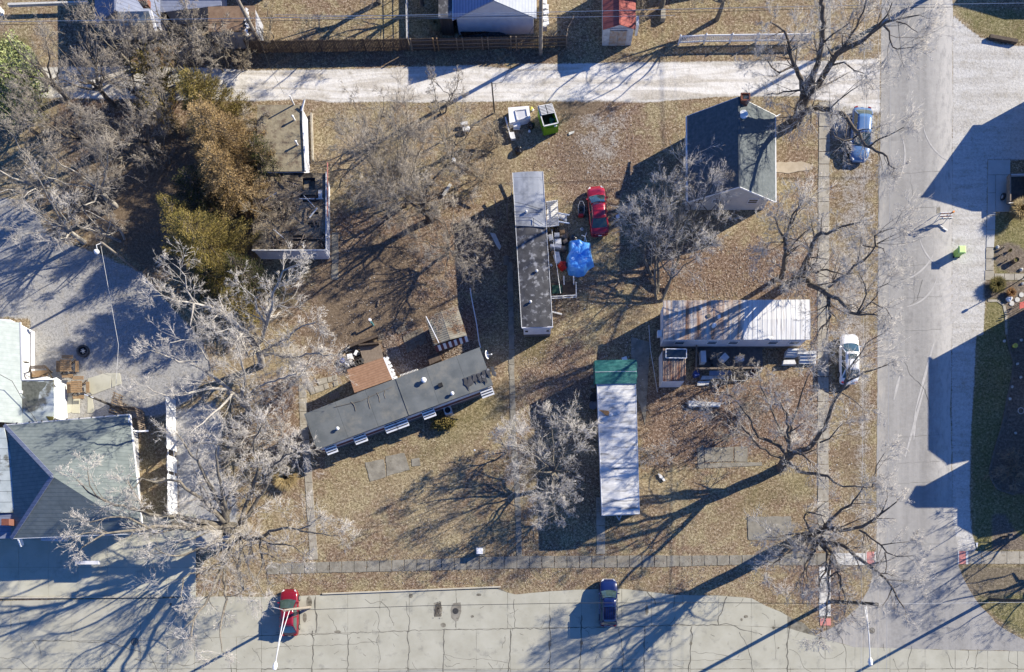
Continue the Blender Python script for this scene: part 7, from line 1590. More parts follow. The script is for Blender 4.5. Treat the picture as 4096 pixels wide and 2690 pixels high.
R = thing('garden_chair', 'bright red slatted garden chair at the right edge', 'chair', P(ZR(1240, 1370)).xy.to_3d())
for i in range(5): p0, p1 = P(ZR(1205, 1345 + 13 * i), .5 + .1 * i), P(ZR(1262, 1330 + 13 * i), .5 + .1 * i); MB().beam(p0, p1, .1, .03).build('slat', m_red, R)
for c_ in ((1208, 1345), (1258, 1333), (1208, 1395), (1258, 1390)): MB().beam(P(ZR(*c_), 0), P(ZR(*c_), .6), .05).build('leg', m_red, R)
p = P(t(3, 2, 2258, 108)); tag(MB().lathe((p.x, p.y, 0), [(.15, 0), (.24, .3), (.2, .35), (.1, .3)], 14).build('yellow_pot', m_yellow), 'yellow-green round pot in the dark right bed', 'pot')
p = P(t(3, 2, 2320, 700), .0); tag(MB().tube([(p.x + .3 * math.cos(a), p.y + .3 * math.sin(a), .1) for a in (i * .3307 for i in range(20))], .025, 5).build('wire_ring', m_galv), 'thin grey ring lying in the dark right bed', 'ring')
for i, (x, y) in enumerate(((2230, 1462 - 1350), (2320, 392), (2290, 270), (2272, 905), (2240, 480), (2220, 590), (2325, 50))):
    blob('stone', 'pale stone ' + ['beside the yellow pot', 'level with the curved edging bulge', 'above the middle of the right bed', 'low in the dark right bed', 'touching the edging bulge', 'under the edging bulge', 'at the top of the right bed'][i], 'stone', t(3, 2, x if i else 2170, y if i else 60), .14, .18, m_rock, 70 + i, 'stones in the dark bed')
R = thing('mailbox', 'dark boxy mailbox in the triangular mulch bed near the ramp', 'mailbox', P(t(3, 3, 2225, 320)).xy.to_3d()); p = P(t(3, 3, 2225, 312), 1.1)
MB().box((p.x, p.y, .55), (.2, .2, 1.0)).build('post', m_wood_dark, R); MB().box((p.x, p.y, 1.12), (.35, .55, .25)).build('box', m_iron, R); sub(MB().box((p.x + .19, p.y + .1, 1.2), (.02, .05, .2)), 'flag', m_red, R.children[1])
p = P(t(3, 3, 1918, 395)); tag(MB().poly([(p.x - .1, p.y + .25, .05), (p.x + .12, p.y + .25, .05), (p.x + .02, p.y - .3, .05)], thick=.05).build('white_marker', m_white), 'white wedge marker at the corner of the gravel strip', 'marker')
# ------------------------------------------------------------------ poles and wires
def pole(uv, h, label, mat=m_pole, r_=.15, cross=None, name='utility_pole'):
    p = P(uv); R = thing(name, label, 'pole', (p.x, p.y, 0)); MB().cyl((p.x, p.y, 0), r_ * 1.15, h, 12, r2=r_ * .9).build('shaft', mat, R)
    for i, (dx, dy, z_, L) in enumerate(cross or []):
        dv = Vector((dx, dy, 0)).normalized() * L / 2; o = MB().beam(Vector((p.x, p.y, z_)) - dv, Vector((p.x, p.y, z_)) + dv, .15, .15).build('cross_arm', m_pole_dark, R)
        for s_ in (-.9, 0, .9): k = MB().lathe(Vector((p.x, p.y, z_ + .06)) + dv * s_, [(.05, 0), (.06, .1), (.02, .14)], 8); sub(k, 'insulator', m_white, o)
    return R
def lamp_arm(R, a, b_, two=True):
    a = Vector(a); b_ = Vector(b_); m_ = a.lerp(b_, .55) + Vector((0, 0, .1))
    MB().tube([a, m_, b_], .05, 8).build('lamp_arm', m_galv, R)
    if two: MB().tube([a + Vector((.18, 0, -.7)), m_ + Vector((.05, 0, -.1)), b_.lerp(m_, .3)], .035, 8).build('arm_brace', m_galv, R)
    dr = (b_ - a).normalized(); L_ = MB().lathe(b_ - dr * .1, [(.05, -.15), (.15, 0), (.2, .3), (.16, .55), (.03, .62)], 12, axis=dr).build('lamp_head', m_white, R); sub(MB().lathe(b_ + dr * .2 - Vector((0, 0, .22)), [(.05, -.05), (.16, .02), (.16, .06)], 12), 'lens', m_lamp, L_)
R = pole((3325, 2405), 9.5, 'dark wooden pole with a long white lamp arm at the street corner', m_pole_dark, .17)
a = G(3325, 2405); lamp_arm(R, (a.x, a.y - .1, 7.4), P(q(3072, 2010, 2.2988, 940, 1450), 8.0))
R = pole((1240, 2430), 7.2, 'pale street lamp pole reaching over the dark red hatchback', m_pole, .13, None); a = G(1240, 2430); lamp_arm(R, (a.x, a.y - .05, 7.0), P(t(1, 3, 178, 1490), 7.6))
MB().beam(Vector((a.x - .2, a.y + .05, 6.9)), P(t(1, 3, 150, 962), 6.9), .05, .05).build('side_arm', m_galv, R)
pole((2163, 216), 10.5, 'tall grey utility pole rising in front of the board fence, top centre', m_pole, .17, [(1, .03, 9.4, 2.4)])
pole((1050, 192), 10.5, 'tall grey utility pole leaning out of the bare branches, upper left', m_pole, .17, [(1, .03, 9.4, 2.4)])
pole((3725, -14), 9.4, 'utility pole just beyond the top edge beside the street', m_pole, .19)
pole((3959, 2399), 7.2, 'dark pole at the lower right corner, near the flower beds', m_pole_dark, .15)
R = pole((550, 1082), 5.8, 'grey pole with a white floodlight between thicket and gravel lot', m_pole, .12); a = G(550, 1082)
MB().tube([(a.x, a.y, 5.7), (a.x - .4, a.y - .3, 5.9), P(t(0, 1, 895, 765), 5.8)], .04, 8).build('lamp_arm', m_galv, R); MB().lathe(P(t(0, 1, 893, 780), 5.6), [(.22, 0), (.24, .1), (.12, .3), (.02, .35)], 14).build('flood_lamp', m_white, R)
R = pole((490, 1640), 5.2, 'short dark pole with white insulators behind the picket fence', m_pole_dark, .11); a = G(490, 1640)
MB().beam((a.x - .5, a.y + .2, 5.1), (a.x + .3, a.y - .1, 5.1), .08).build('cross_arm', m_white, R)
R = pole((1978, 452), 4.2, 'slim service post at the south edge of the alley', m_pole_dark, .07); a = G(1978, 452); MB().tube([(a.x, a.y, 4.1), (a.x + .3, a.y + .1, 4.0), (a.x + .38, a.y, 3.4), (a.x + .1, a.y, 3.1)], .02, 6).build('service_loop', m_wire_dark, R)
W_ = 'overhead wires along the street'
for i, (u0, u1, z_, mt, r_, lb) in enumerate(((3462, 3444, 8.0, m_wire, .013, 'leftmost pale wire running along the roadside'), (3470, 3452, 7.6, m_wire_dark, .009, 'thin dark wire close to the leftmost pale one'), (3566, 3546, 9.0, m_wire, .012, 'rightmost pale wire above the asphalt edge'), (3514, 3512, 8.6, m_wire, .011, 'middle pale wire between the roadside pair'))):
    cable([(u0, -600, z_ + .5), (u0 - (u0 - u1) * .45, 1200, z_), (u1, 2700, z_), (u1 - 3, 3300, z_)], r_, mt, 'power_line', lb, sag=.0, cat='power line', group=W_)
for i, (pts, mt, r_, lb) in enumerate((([(-300, 92, 9.3), (1100, 72, 9.3), (2163, 50, 9.4), (3300, 24, 9.4), (4500, 8, 9.4)], m_wire, .022, 'upper long wire above the yards at the top'), ([(-300, 104, 9.1), (1100, 84, 9.1), (2163, 64, 9.2), (3300, 36, 9.2), (4500, 20, 9.2)], m_wire_dark, .02, 'dark second wire above the yards at the top'), ([(1200, 75, 8.6), (2163, 72, 8.6), (2700, 62, 8.6)], m_wire, .018, 'short third wire near the tall pole, top centre'), ([(1100, 60, 9.2), (1750, 66, 9.1), (2163, 58, 9.2)], m_wire, .018, 'wire reaching from pole to pole over the fence'))):
    cable(pts, r_, mt, 'power_line', lb, cat='power line', group='overhead wires north of the alley')
cable([(1140, 2443, 7), (1700, 2424, 6.7), (2300, 2413, 6.6), (2900, 2412, 6.8), (3510, 2417, 7.3)], .024, m_wire_dark, 'power_line', 'long dark wire between the two street lamp poles', cat='power line')
cable([(3510, 2417, 9.2), (3959 + 160, 2410, 7.1)], .015, m_wire, 'power_line', 'faint wire crossing the side street at the bottom', cat='power line')
cable([(400, 966, 5.6), (474, 1380, 4.9), (463, 1555, 4.6)], .016, m_wire, 'power_line', 'twisted pale cable crossing the blue shaded gravel lot', cat='cable'); cable([(400, 966, 5.7), (460, 900, 6.4), (480, 880, 6.6)], .025, m_wire_dark, 'power_line', 'short dark cable above the floodlight pole', cat='cable')
cable([(2163, 60, 9), (2060, 230, 5.5), (2010, 330, 4.3), (1976, 335, 4.1)], .02, m_wire_dark, 'guy_cable', 'service drop from the tall top pole down to the slim post', cat='cable'); cable([(1010, 90, 8), (1085, 280, 3.5), (1135, 375, 2)], .015, m_wire_dark, 'guy_cable', 'slack service drop from the upper left pole over the alley', cat='cable')
cable([(2595, 1300, 2.2), (2602, 1400, 2.0), (2630, 1570, 1.2)], .03, m_wire, 'guy_cable', 'pale cable hanging west of the rusty lean-to porch', cat='cable')
# ------------------------------------------------------------------ trees
def tubes(PT, R, s):
    """PT (N,K,3), R (N,K) -> verts, quads of s-sided tubes."""
    N, Kp, _ = PT.shape
    tg = np.gradient(PT, axis=1); tg /= (np.linalg.norm(tg, axis=2, keepdims=True) + 1e-9)
    ref = np.zeros_like(tg); ref[..., 2] = 1; flat = np.abs(tg[..., 2]) > .9; ref[flat] = (1, 0, 0)
    ref[:] = ref[:, :1]
    a = np.cross(tg, ref); a /= (np.linalg.norm(a, axis=2, keepdims=True) + 1e-9); b = np.cross(tg, a)
    ang = np.arange(s) * 2 * np.pi / s
    V_ = PT[:, :, None, :] + R[:, :, None, None] * (a[:, :, None, :] * np.cos(ang)[None, None, :, None] + b[:, :, None, :] * np.sin(ang)[None, None, :, None])
    idx = np.arange(N * Kp * s).reshape(N, Kp, s); i0 = idx[:, :-1, :]; i1 = idx[:, 1:, :]
    Q = np.stack([i0, np.roll(i0, -1, 2), np.roll(i1, -1, 2), i1], -1).reshape(-1, 4)
    return V_.reshape(-1, 3), Q
def cones(PT, R):
    """Twigs: three-sided, tapering to a point at their last joint."""
    N, Kp, _ = PT.shape; tg = PT[:, -1] - PT[:, 0]; tg /= (np.linalg.norm(tg, axis=1, keepdims=True) + 1e-9); ref = np.zeros_like(tg); ref[:, 2] = 1; ref[np.abs(tg[:, 2]) > .9] = (1, 0, 0)
    a = np.cross(tg, ref); a /= (np.linalg.norm(a, axis=1, keepdims=True) + 1e-9); b = np.cross(tg, a); an = np.arange(3) * 2 * np.pi / 3
    ring = R[:, 0, None, None] * (a[:, None] * np.cos(an)[None, :, None] + b[:, None] * np.sin(an)[None, :, None])
    V_ = [PT[:, k, None] + ring * (1 - .5 * k / max(1, Kp - 2)) for k in range(Kp - 1)] + [PT[:, -1:, :]]
    V_ = np.concatenate(V_, 1); M_ = V_.shape[1]; base = (np.arange(N) * M_)[:, None, None]; F = []
    for k in range(Kp - 2):
        for i in range(3): j = (i + 1) % 3; F += [[3 * k + i, 3 * k + j, 3 * k + 3 + j], [3 * k + i, 3 * k + 3 + j, 3 * k + 3 + i]]
    for i in range(3): F.append([3 * (Kp - 2) + i, 3 * (Kp - 2) + (i + 1) % 3, M_ - 1])
    return V_.reshape(-1, 3), (base + np.array(F)[None]).reshape(-1, 3)
def np_mesh(name, parts, mat, parent, off, rnd=False, smooth=False):
    vs = []; qs = []; b = 0
    for v, f in parts: vs.append(v); qs.append(f + b); b += len(v)
    v = np.concatenate(vs) - np.array(off); f = np.concatenate(qs); nc = f.shape[1]
    me = bpy.data.meshes.new(name); me.vertices.add(len(v)); me.vertices.foreach_set('co', v.reshape(-1).astype(np.float32))
    me.loops.add(f.size); me.loops.foreach_set('vertex_index', f.reshape(-1).astype(np.int32)); me.polygons.add(len(f)); me.polygons.foreach_set('loop_start', np.arange(0, f.size, nc, dtype=np.int32))
    me.update(calc_edges=True)
    if rnd: at = me.attributes.new('rnd', 'FLOAT', 'FACE'); at.data.foreach_set('value', npr.random(len(f)).astype(np.float32))
    if smooth: me.polygons.foreach_set('use_smooth', [True] * len(f))
    me.materials.append(mat); o = bpy.data.objects.new(name, me); COL.objects.link(o); o.parent = parent
    global TRI; TRI += len(f) * (nc - 2)
    return o
TRI = 0
def spawn(PT, R, L, n, lr, ang, Kc, up, wig, g, tmin=.2, r0s=.6, r1=.006, tropic=None):
    N = PT.shape[0]; Kp = PT.shape[1]; idx = np.repeat(np.arange(N), n); M_ = len(idx)
    tt = tmin + (1 - tmin) * g.random(M_); x = tt * (Kp - 1); i = np.minimum(x.astype(int), Kp - 2); f = (x - i)[:, None]
    p0 = PT[idx, i] * (1 - f) + PT[idx, i + 1] * f; tg = PT[idx, i + 1] - PT[idx, i]; tg /= (np.linalg.norm(tg, axis=1, keepdims=True) + 1e-9)
    rp = R[idx, i] * (1 - f[:, 0]) + R[idx, i + 1] * f[:, 0]
    rnd = g.normal(size=(M_, 3)); pr = rnd - tg * (rnd * tg).sum(1, keepdims=True); pr /= (np.linalg.norm(pr, axis=1, keepdims=True) + 1e-9)
    a = np.radians(ang * g.uniform(.6, 1.3, M_))[:, None]; dr = np.cos(a) * tg + np.sin(a) * pr; dr[:, 2] += up
    dr /= np.linalg.norm(dr, axis=1, keepdims=True)
    Ln = L[idx] * lr * (1 - .45 * tt) * g.uniform(.6, 1.35, M_); out = np.zeros((M_, Kc, 3)); out[:, 0] = p0; st = (Ln / (Kc - 1))[:, None]
    for k in range(1, Kc):
        out[:, k] = out[:, k - 1] + dr * st; dr = dr + g.normal(size=(M_, 3)) * wig; dr[:, 2] += up * .4; dr /= np.linalg.norm(dr, axis=1, keepdims=True)
    out[:, :, 2] = np.maximum(out[:, :, 2], .05)
    r0 = np.minimum(rp * r0s, .02 + Ln * .03); RR = r0[:, None] * (1 - np.linspace(0, 1, Kc)) [None] + np.minimum(r0, r1)[:, None] * np.linspace(0, 1, Kc)[None]
    return out, RR, Ln
def smooth_path(pts, rad, step=.6):
    pts = [np.array(p, float) for p in pts]; n = len(pts); out = []; rr = []
    for i in range(n - 1):
        a = pts[max(i - 1, 0)]; b = pts[i]; c = pts[i + 1]; e = pts[min(i + 2, n - 1)]; k = max(1, int(np.linalg.norm(c - b) / step))
        for j in range(k):
            x = j / k; out.append(.5 * ((2 * b) + (-a + c) * x + (2 * a - 5 * b + 4 * c - e) * x * x + (-a + 3 * b - 3 * c + e) * x ** 3)); rr.append(rad[i] * (1 - x) + rad[i + 1] * x)
    out.append(pts[-1]); rr.append(rad[-1]); return np.array(out), np.array(rr)
def make_tree(label, base, limbs, seed, bark, twig, l1=2.6, dens=(1.5, 5, 6, 6), lrs=(.72, .68, .66), tr=(.0100, .0075), up=.05, wig=.13, group=None, cat='tree', ang=48, name='bare_tree', jit=.12):
    """limbs: list of (list of world points, start radius, end radius). Twigs grow from them, level by level."""
    g = np.random.default_rng(seed); off = (base.x, base.y, 0.0); root = thing(name, label, cat, off, group); tparts = []; cp = []; cr_ = []; cl = []
    for pts, ra, rb in limbs:
        n = len(pts); rad = [ra + (rb - ra) * (i / (n - 1)) ** .8 for i in range(n)]; C_, R_ = smooth_path(pts, rad)
        nz = g.normal(size=C_.shape) * jit * .5; nz[0] = 0; C_ = C_ + nz
        tip = C_[-1] - C_[-2]; tip /= np.linalg.norm(tip) + 1e-9; C_ = np.vstack([C_, C_[-1] + tip * R_[-1] * .7, C_[-1] + tip * R_[-1] * .95]); R_ = np.append(R_, [R_[-1] * .6, .004])
        V_, Q_ = tubes(C_[None], R_[None], 9); tparts.append((V_, Q_))
        ln = np.linalg.norm(np.diff(C_, axis=0), axis=1); tot = ln.sum(); acc = 0
        for i in range(len(ln)):
            acc += ln[i]; mid = C_[i][2]
            if mid < 2.0 and R_[i] > .1: continue
            k = int(ln[i] * dens[0] * .57 + g.random()); f = acc / tot
            for _ in range(k): cp.append(np.stack([C_[i], C_[i + 1]])); cr_.append(R_[i:i + 2]); cl.append(l1 * 1.25 * (1.15 - .5 * f) * g.uniform(.55, 1.25))
        if rb < .07:
            for _ in range(4): cp.append(np.stack([C_[-2], C_[-1]])); cr_.append(R_[-2:]); cl.append(l1 * .6)
    PT = np.array(cp); R = np.array(cr_); L = np.array(cl)
    a1, r1, L1 = spawn(PT, R, L, 1, 1.0, ang, 6, up, wig, g, 0, .45, .009)
    L1 = np.maximum(L1, .3)
    a2, r2, L2 = spawn(a1, r1, L1, dens[1], lrs[0], 42, 4, up, wig, g, .12, .5, tr[0] * .8)
    a3, r3, L3 = spawn(a2, r2, L2, dens[2], lrs[1], 40, 3, up * .7, wig, g, .1, .75, tr[0])
    a4, r4, L4 = spawn(a3, np.maximum(r3, tr[1]), L3, dens[3], lrs[2], 38, 2, up * .5, wig, g, .1, .9, tr[1])
    r2 = np.maximum(r2, tr[0] * .95); r3 = np.maximum(r3, tr[0] * .9); r4 = np.maximum(r4, tr[1]) ; r4 = r4 * 1.3
    np_mesh('trunk', tparts + [tubes(a1, r1, 4)], bark, root, off, smooth=True)
    v2, q2_ = tubes(a2, r2, 3); q2_ = np.concatenate([q2_[:, [0, 1, 2]], q2_[:, [0, 2, 3]]])
    np_mesh('crown', [(v2, q2_), cones(a3, r3), cones(a4, r4)], twig, root, off)
    return root
def zz_(z): return z * HS + 1.0 * min(z / 3, 1) * max(0, 1 - max(0, z - 3) / 6)
HS = 1.3
def L3(c, r, pts, z=None):                          # tile coordinates with heights -> world
    return [P(t(c, r, x, y), zz_(zz)) for x, y, zz in pts]
E0 = lambda *p: L3(3, 0, p)
E1 = lambda *p: L3(3, 1, p)
E2 = lambda *p: L3(3, 2, p)
E3_ = lambda *p: L3(3, 3, p)
# north-east tree
b = P(t(3, 0, 262, 1110))
make_tree('large dark limbed bare tree where the alley meets the street', b, [
    ([b + Vector((0, 0, -.1))] + E0((300, 1010, 1.6), (345, 880, 3.1)), .62, .48),
    (E0((345, 880, 3.0), (370, 800, 3.8), (400, 740, 4.5), (450, 600, 6), (490, 430, 7.6), (510, 200, 10), (505, 20, 12), (490, -80, 13)), .38, .12),
    (E0((350, 870, 3.0), (400, 850, 3.5), (470, 760, 4.5), (560, 620, 6), (640, 500, 7.3), (760, 420, 8.5), (880, 370, 9.3), (960, 290, 10), (1080, 220, 10.8), (1180, 190, 11.4), (1400, 130, 12)), .4, .04),
    (E0((950, 300, 9.8), (1010, 220, 10.3), (1090, 140, 11), (1140, 20, 12)), .12, .04), (E0((1060, 230, 10.4), (1110, 300, 10.2), (1130, 360, 10), (1150, 420, 10), (1200, 450, 10), (1330, 430, 10.3)), .09, .03),
    (E0((640, 500, 7.3), (720, 400, 8.3), (760, 330, 8.8), (830, 230, 9.5), (880, 100, 10.5), (910, 0, 11.5)), .17, .05), (E0((1180, 200, 11), (1260, 230, 11), (1380, 300, 11)), .06, .02),
    (E0((345, 885, 2.9), (320, 800, 4), (280, 680, 5.2), (225, 570, 6.3), (195, 440, 7.3), (175, 330, 8), (100, 250, 8.8), (20, 220, 9.3)), .27, .05), (E0((245, 625, 5.8), (170, 640, 6.3), (100, 670, 6.6), (40, 620, 7), (0, 570, 7.4), (-90, 540, 8)), .1, .03),
    (E0((300, 1080, 1.5), (380, 1010, 3), (450, 990, 3.9), (560, 1010, 4.8), (680, 1050, 5.6), (770, 1130, 6.3), (830, 1240, 7), (900, 1345, 7.7), (1000, 1395, 8.3), (1100, 1450, 8.8), (1150, 1560, 9.2)), .3, .05),
    (E0((930, 1355, 7.9), (1000, 1290, 8.4), (1130, 1240, 9), (1250, 1175, 9.6)), .09, .03), (E0((520, 385, 8), (600, 320, 8.6), (700, 240, 9.3), (760, 210, 9.8)), .09, .03), (E0((590, 600, 6.3), (700, 580, 7), (790, 640, 7.3), (880, 670, 7.6)), .09, .03),
    (E0((320, 830, 3.5), (200, 840, 4), (90, 865, 4.5), (0, 870, 5)), .09, .03), (E0((560, 1010, 4.8), (640, 930, 5.8), (760, 850, 6.6), (820, 800, 7.2)), .08, .03), (E0((230, 570, 6.3), (180, 450, 7.4), (240, 330, 8.5)), .12, .04), (E0((830, 1240, 7), (700, 1300, 7.3), (560, 1200, 7.6)), .08, .03)],
    101, m_bark, m_twig_pale, 2.9, (1.6, 5, 6, 6))
# middle right tree
b = P(t(3, 1, 300, 1015))
make_tree('bare tree with sprawling dark limbs at the right end of the rust streaked home', b, [
    ([b + Vector((0, 0, -.1))] + E1((318, 975, 2.0), (335, 940, 3.2)), .5, .4),
    (E1((335, 945, 3), (350, 890, 4), (375, 830, 5), (420, 710, 6.8), (450, 640, 7.8), (490, 595, 8.2), (540, 620, 8.3), (640, 545, 9), (700, 540, 9.4), (780, 520, 9.8), (860, 508, 10.2)), .28, .05),
    (E1((320, 1000, 2.6), (360, 1060, 3.6), (430, 1095, 4.6), (540, 1160, 6), (650, 1220, 7), (760, 1320, 8), (830, 1350, 8.5), (920, 1345, 9), (1000, 1350, 9.5)), .3, .05),
    (E1((820, 1340, 8.3), (880, 1260, 8.8), (900, 1160, 9.3), (880, 1070, 9.6), (840, 970, 10)), .09, .03), (E1((830, 1345, 8.4), (950, 1240, 9.1), (1005, 1180, 9.5), (1020, 1120, 9.8), (1110, 1060, 10.2)), .09, .03), (E1((960, 1240, 9.2), (1040, 1270, 9.5), (1095, 1300, 9.7), (1130, 1400, 9.9)), .06, .025),
    (E1((550, 1165, 6), (560, 1260, 6.4), (575, 1370, 6.9), (545, 1430, 7.4), (480, 1510, 8), (450, 1590, 8.4), (380, 1690, 9)), .16, .04),
    (E1((335, 970, 3), (440, 955, 4.3), (540, 940, 5.6), (640, 975, 6.6), (720, 1000, 7.4)), .13, .03), (E1((390, 900, 4.6), (450, 885, 5), (460, 800, 5.6), (450, 720, 6.3)), .08, .03),
    (E1((560, 1100, 6), (700, 1000, 7.6), (800, 920, 8.6), (880, 860, 9.2), (990, 725, 10), (970, 635, 10.4), (1050, 600, 10.7), (1170, 550, 11)), .14, .03), (E1((1000, 705, 10), (1100, 650, 10.4), (1220, 590, 10.8)), .06, .02), (E1((990, 725, 10), (1060, 740, 10.3), (1090, 830, 10.6)), .05, .02), (E1((980, 738, 10), (870, 735, 9.9), (840, 640, 10.2)), .06, .02),
    (E1((300, 1010, 2.4), (220, 1020, 3.6), (160, 1060, 4.6), (60, 1100, 5.6)), .16, .04)], 102, m_bark, m_twig_pale, 2.8, (2.5, 5, 5, 6))
b = P(t(3, 1, 135, 1005))
make_tree('slim upright bare tree just left of the sprawling dark limbed one', b, [([b] + E1((140, 950, 1.6), (150, 860, 3.2), (160, 700, 5.2), (180, 600, 6.4), (190, 540, 7), (240, 430, 8.2), (335, 315, 9.5)), .27, .05),
    (E1((185, 590, 6.4), (240, 470, 7.8), (270, 380, 8.8), (290, 300, 9.6)), .1, .03), (E1((155, 690, 5.3), (100, 560, 6.8), (60, 470, 7.8), (0, 420, 8.5)), .11, .03), (E1((160, 800, 4), (240, 700, 5.4), (330, 600, 6.6), (400, 560, 7.4)), .1, .03), (E1((150, 690, 5.2), (60, 690, 6), (-30, 710, 6.6)), .08, .03)], 103, m_bark, m_twig_pale, 2.6, (2.4, 5, 5, 6))
# lower right pair
b = P(t(3, 2, 115, 1225))
make_tree('spreading bare tree below the white sedan, limbs crossing the sidewalk', b, [
    ([b + Vector((0, 0, -.1))] + E2((160, 1160, 1.6), (210, 1090, 3)), .5, .4),
    (E2((205, 1095, 2.9), (300, 1070, 3.8), (370, 1045, 4.4), (450, 960, 5.4), (520, 860, 6.6), (560, 760, 7.4), (590, 650, 8.1), (650, 540, 8.9), (720, 430, 9.6), (820, 380, 10.2), (960, 320, 11), (1090, 290, 11.4)), .3, .04),
    (E2((700, 440, 9.4), (760, 310, 10), (790, 255, 10.3), (860, 160, 11), (905, 85, 11.4), (1050, 0, 12)), .1, .03), (E2((650, 520, 8.9), (580, 540, 9), (500, 500, 9.2)), .07, .03), (E2((680, 535, 9), (780, 600, 9.2), (870, 690, 9.4)), .06, .02), (E2((720, 425, 9.6), (720, 300, 10.2), (680, 200, 10.8)), .06, .02),
    (E2((200, 1100, 2.9), (190, 950, 4.6), (180, 850, 5.6), (180, 760, 6.5), (150, 680, 7.3), (60, 600, 8.3)), .18, .04), (E2((190, 900, 5.2), (260, 850, 6), (340, 795, 6.8)), .09, .03), (E2((200, 1090, 3), (320, 1100, 3.8), (440, 1045, 4.8)), .1, .04),
    (E2((180, 1150, 2.3), (260, 1230, 3.2), (340, 1270, 4.2), (450, 1275, 5.5), (540, 1310, 6.4), (620, 1350, 7), (690, 1392, 7.6), (800, 1390, 8.3), (960, 1400, 9.3)), .22, .04), (E2((960, 1395, 9.3), (985, 1280, 9.7), (1000, 1210, 10), (1060, 1090, 10.5)), .07, .025), (E2((480, 990, 5.6), (560, 950, 6.5), (640, 870, 7.4), (700, 810, 8)), .09, .03),
    ([P(t(3, 2, 190, 1110), 2.9), P(t(3, 2, 60, 1000), 4), P(t(2, 2, 2300, 960), 4.8), P(t(2, 2, 2235, 900), 5.6), P(t(2, 2, 2190, 790), 6.6), P(t(2, 2, 2090, 640), 7.8), P(t(2, 2, 2030, 560), 8.5)], .2, .04), ([P(t(2, 2, 2060, 590), 8.2), P(t(2, 2, 1930, 540), 8.6), P(t(2, 2, 1830, 580), 8.8), P(t(2, 2, 1760, 660), 9)], .07, .025),
    ([P(t(3, 2, 120, 1130), 3), P(t(2, 2, 2280, 1030), 4.4), P(t(2, 2, 2150, 880), 6), P(t(2, 2, 1980, 760), 7.4), P(t(2, 2, 1830, 690), 8.3)], .14, .03), ([P(t(3, 2, 190, 1000), 4.1), P(t(3, 2, 90, 800), 6), P(t(2, 2, 2330, 560), 8), P(t(2, 2, 2280, 420), 9)], .14, .03), ([P(t(3, 2, 190, 950), 4.6), P(t(3, 2, 260, 700), 7), P(t(3, 2, 330, 480), 9), P(t(3, 2, 380, 350), 10)], .13, .03)],
    104, m_bark, m_twig_pale, 2.7, (1.35, 5, 5, 6))
b = P(t(3, 3, 300, 345))
make_tree('great corner tree with many black limbs radiating over the side street', b, [
    ([b + Vector((0, 0, -.1))] + E3_((375, 318, 1.7), (450, 300, 3.4)), .68, .52),
    (E3_((445, 290, 3.3), (480, 240, 4), (530, 195, 4.7), (580, 150, 5.5), (680, 80, 6.6), (760, 20, 7.5), (830, -60, 8.5), (870, -160, 9.3)), .24, .05),
    (E3_((460, 290, 3.3), (530, 245, 4.2), (600, 245, 5), (740, 250, 6.4), (860, 210, 7.5), (960, 165, 8.4), (1040, 100, 9.1), (1090, 65, 9.5), (1170, 5, 10.1)), .26, .05), (E3_((840, 255, 7.2), (900, 280, 7.5), (950, 330, 7.9), (1030, 392, 8.5), (1080, 470, 9), (1190, 488, 9.5), (1330, 490, 10)), .12, .03), (E3_((1030, 395, 8.5), (1160, 376, 9), (1290, 370, 9.6)), .06, .02), (E3_((1075, 460, 9), (1100, 570, 9.3), (1090, 650, 9.4)), .06, .03), (E3_((1040, 100, 9.1), (1070, 20, 9.8), (1110, -80, 10.6)), .07, .02),
    (E3_((470, 320, 3.3), (520, 365, 4), (600, 380, 5), (700, 405, 6), (800, 480, 7), (900, 570, 8), (1000, 640, 8.7), (1090, 710, 9.3), (1140, 790, 9.7), (1200, 900, 10), (1245, 985, 10.4)), .26, .04), (E3_((1095, 712, 9.3), (1190, 716, 9.6), (1275, 722, 10)), .05, .02), (E3_((1140, 790, 9.7), (1100, 880, 9.9), (1040, 960, 10.1)), .06, .02),
    (E3_((450, 340, 3.2), (500, 400, 4), (540, 460, 4.8), (545, 540, 5.5), (530, 640, 6.2), (480, 700, 6.8), (460, 760, 7.2)), .2, .05),
    (E3_((440, 360, 3), (410, 460, 4), (370, 550, 4.8), (330, 630, 5.5), (290, 720, 6.2), (250, 810, 7), (190, 870, 7.6)), .17, .04),
    (E3_((480, 345, 3.3), (550, 410, 4.4), (590, 470, 5), (575, 560, 5.5), (560, 680, 6.2), (560, 800, 6.9), (548, 930, 7.6), (522, 1080, 8.4), (490, 1180, 9)), .2, .05), (E3_((595, 480, 5), (630, 560, 5.8), (650, 680, 6.7), (655, 800, 7.4), (660, 960, 8.3)), .1, .03), (E3_((560, 690, 6.2), (640, 640, 6.9), (700, 830, 7.6), (735, 960, 8.3), (690, 1060, 8.8)), .1, .03),
    (E3_((420, 320, 3), (340, 290, 4), (250, 285, 4.8), (120, 312, 6), (0, 325, 7)), .13, .04), (E3_((430, 370, 2.9), (390, 420, 3.6), (350, 450, 4.2), (270, 435, 5)), .12, .04), (E3_((420, 330, 2.9), (300, 400, 4), (150, 480, 5.5), (60, 560, 6.5), (0, 620, 7.3)), .15, .04), (E3_((400, 300, 3), (360, 210, 4.4), (330, 120, 5.8), (420, 100, 7), (520, 130, 7.6)), .12, .04), (E3_((490, 1180, 9), (470, 1230, 9.2), (450, 1290, 9.4)), .05, .02)],
    105, m_bark, m_twig_pale, 2.5, (2.0, 5, 5, 6))
